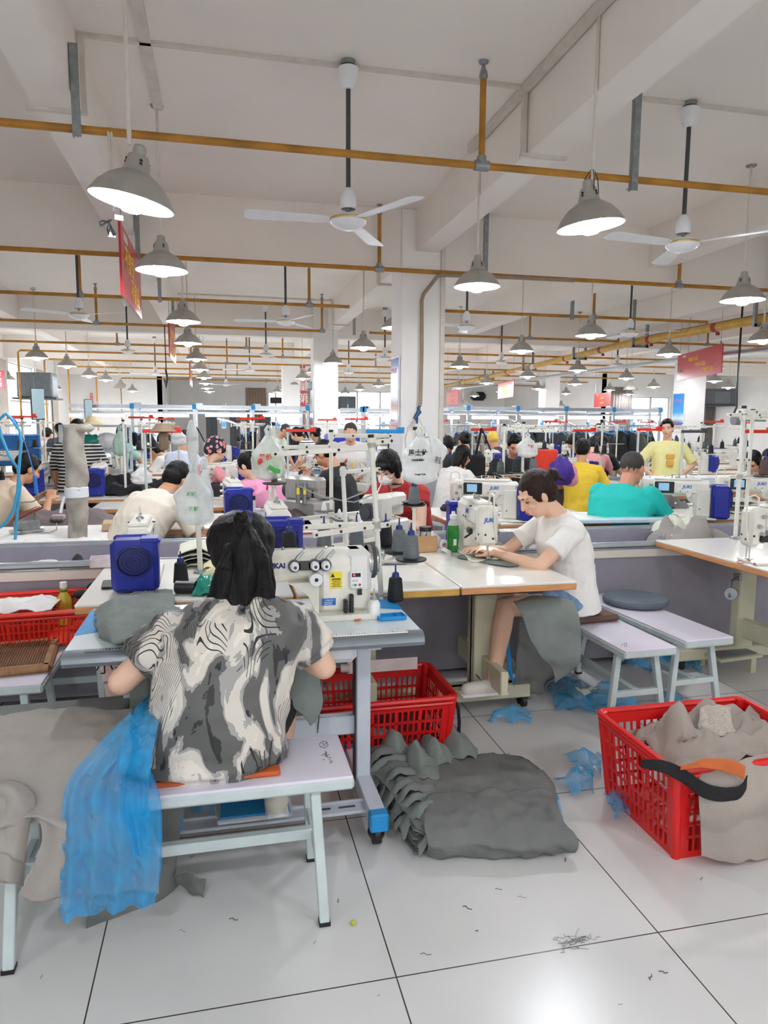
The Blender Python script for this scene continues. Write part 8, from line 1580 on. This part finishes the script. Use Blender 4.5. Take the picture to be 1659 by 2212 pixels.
crumple('green_bag', 'teal plastic bag on the rack shelf behind the striped person', onY(196, 955, 9.1), (0.14, 0.1, 0.09), M('teal_plastic', (24, 140, 120)), 7); crumple('white_bag', 'white plastic bag beside the teal bag', onY(232, 955, 9.1), (0.13, 0.1, 0.11), BAGW, 9)
t = thing('steel_shelf', 'white steel shelf with straw hat and bags behind the striped person', 'shelf', onY(215, 1080, 9.2).xy.to_3d()); zt_ = onY(215, 920, 9.2).z; m = MB()
for z in (0.9, 1.15, zt_): m.box((0, 0, z), (0.75, 0.5, 0.025))
m.build('shelf_board', GREYM, t)
for sx in (-1, 1):
    for sy in (-1, 1): m = MB(); m.box((sx*0.36, sy*0.23, zt_/2), (0.035, 0.035, zt_)); m.build('upright', PALEM, t)
m = MB(); p = onY(200, 916, 9.2); m.lathe([(0, 0.10), (0.05, 0.095), (0.08, 0.06), (0.085, 0.02), (0.17, 0.0), (0.17, -0.006), (0, -0.006)], p, n=24); tag(m.build('straw_hat', M('straw', (222, 204, 164), 0.8, var=0.1)), 'straw hat on top of the steel shelf at left', 'hat')
t = thing('brown_hat', 'brown bucket hat and cloth hanging on the red clamp arm at left', 'hat', onY(353, 932, 6.3)); m = MB(); m.lathe([(0, 0.07), (0.06, 0.065), (0.08, 0.03), (0.11, 0.0), (0.0, 0.0)], n=20); m.build('hat_crown', M('brown_hat_cloth', (140, 118, 96), 0.8), t); m = MB(); m.box((0.0, 0, -0.08), (0.08, 0.05, 0.16), bev=0.02); m.build('hanging_cloth', M('brown_hat_cloth', (140, 118, 96)), t)
pbag('plastic_bag', 'mint-green plastic bag hanging on a far pole at left', onY(258, 925, 8.2), 0.15, 0.30, bag_mat('mint_film', (180, 214, 198), 0.7), 0.6, seed=23); pbag('plastic_bag', 'white cloth bag hanging right of the brown hat', onY(385, 925, 8.5), 0.17, 0.2, BAGW, 0.6, seed=24)
make_stand_pole('cream pole carrying the mint-green bag at far left', onY(258, 925, 8.25).z-0.79).location = onY(258, 925, 8.25).xy.to_3d()+V((0, 0, 0.781)); make_stand_pole('cream pole carrying the white cloth bag right of the brown hat', onY(385, 925, 8.55).z-0.79).location = onY(385, 925, 8.55).xy.to_3d()+V((0, 0, 0.781))
p = onY(1040, 925, 7.6); m = MB(); m.tube([p+V((0, 0, 0)), p+V((-0.08, 0, -0.4))], 0.014, 8); m.tube([p, p+V((0.12, 0, -0.25))], 0.008, 6); m.box(p+V((-0.06, 0, -0.45)), (0.22, 0.1, 0.3), bev=0.03); tag(m.build('shoulder_bag', BLACKF), 'black shoulder bag hanging by its long strap right of the long-haired woman', 'bag')
m = MB(); p = onY(1590, 908, 5.8); m.cyl(p+V((-0.03, 0, 0)), p+V((0.05, 0, 0)), 0.045, n=18); m.cyl(p, p+V((0.32, 0, 0)), 0.01, n=8); m.cyl(p+V((0.1, 0, 0)), V((p.x+0.1, p.y, 0.78)), 0.012, n=8); tag(m.build('reel', M('reel_grey', (140, 142, 146), 0.5)), 'grey tape reel on a thin arm at the right window', 'reel')
m = MB(); m.tube([V((onY(1592, 842, 12).x, 12, HC)), onY(1592, 842, 12), onY(1591, 880, 12), onY(1580, 905, 12)], 0.02, 6); tag(m.build('cord', BLACK), 'thick black cord hanging before the bright door at right', 'cord')
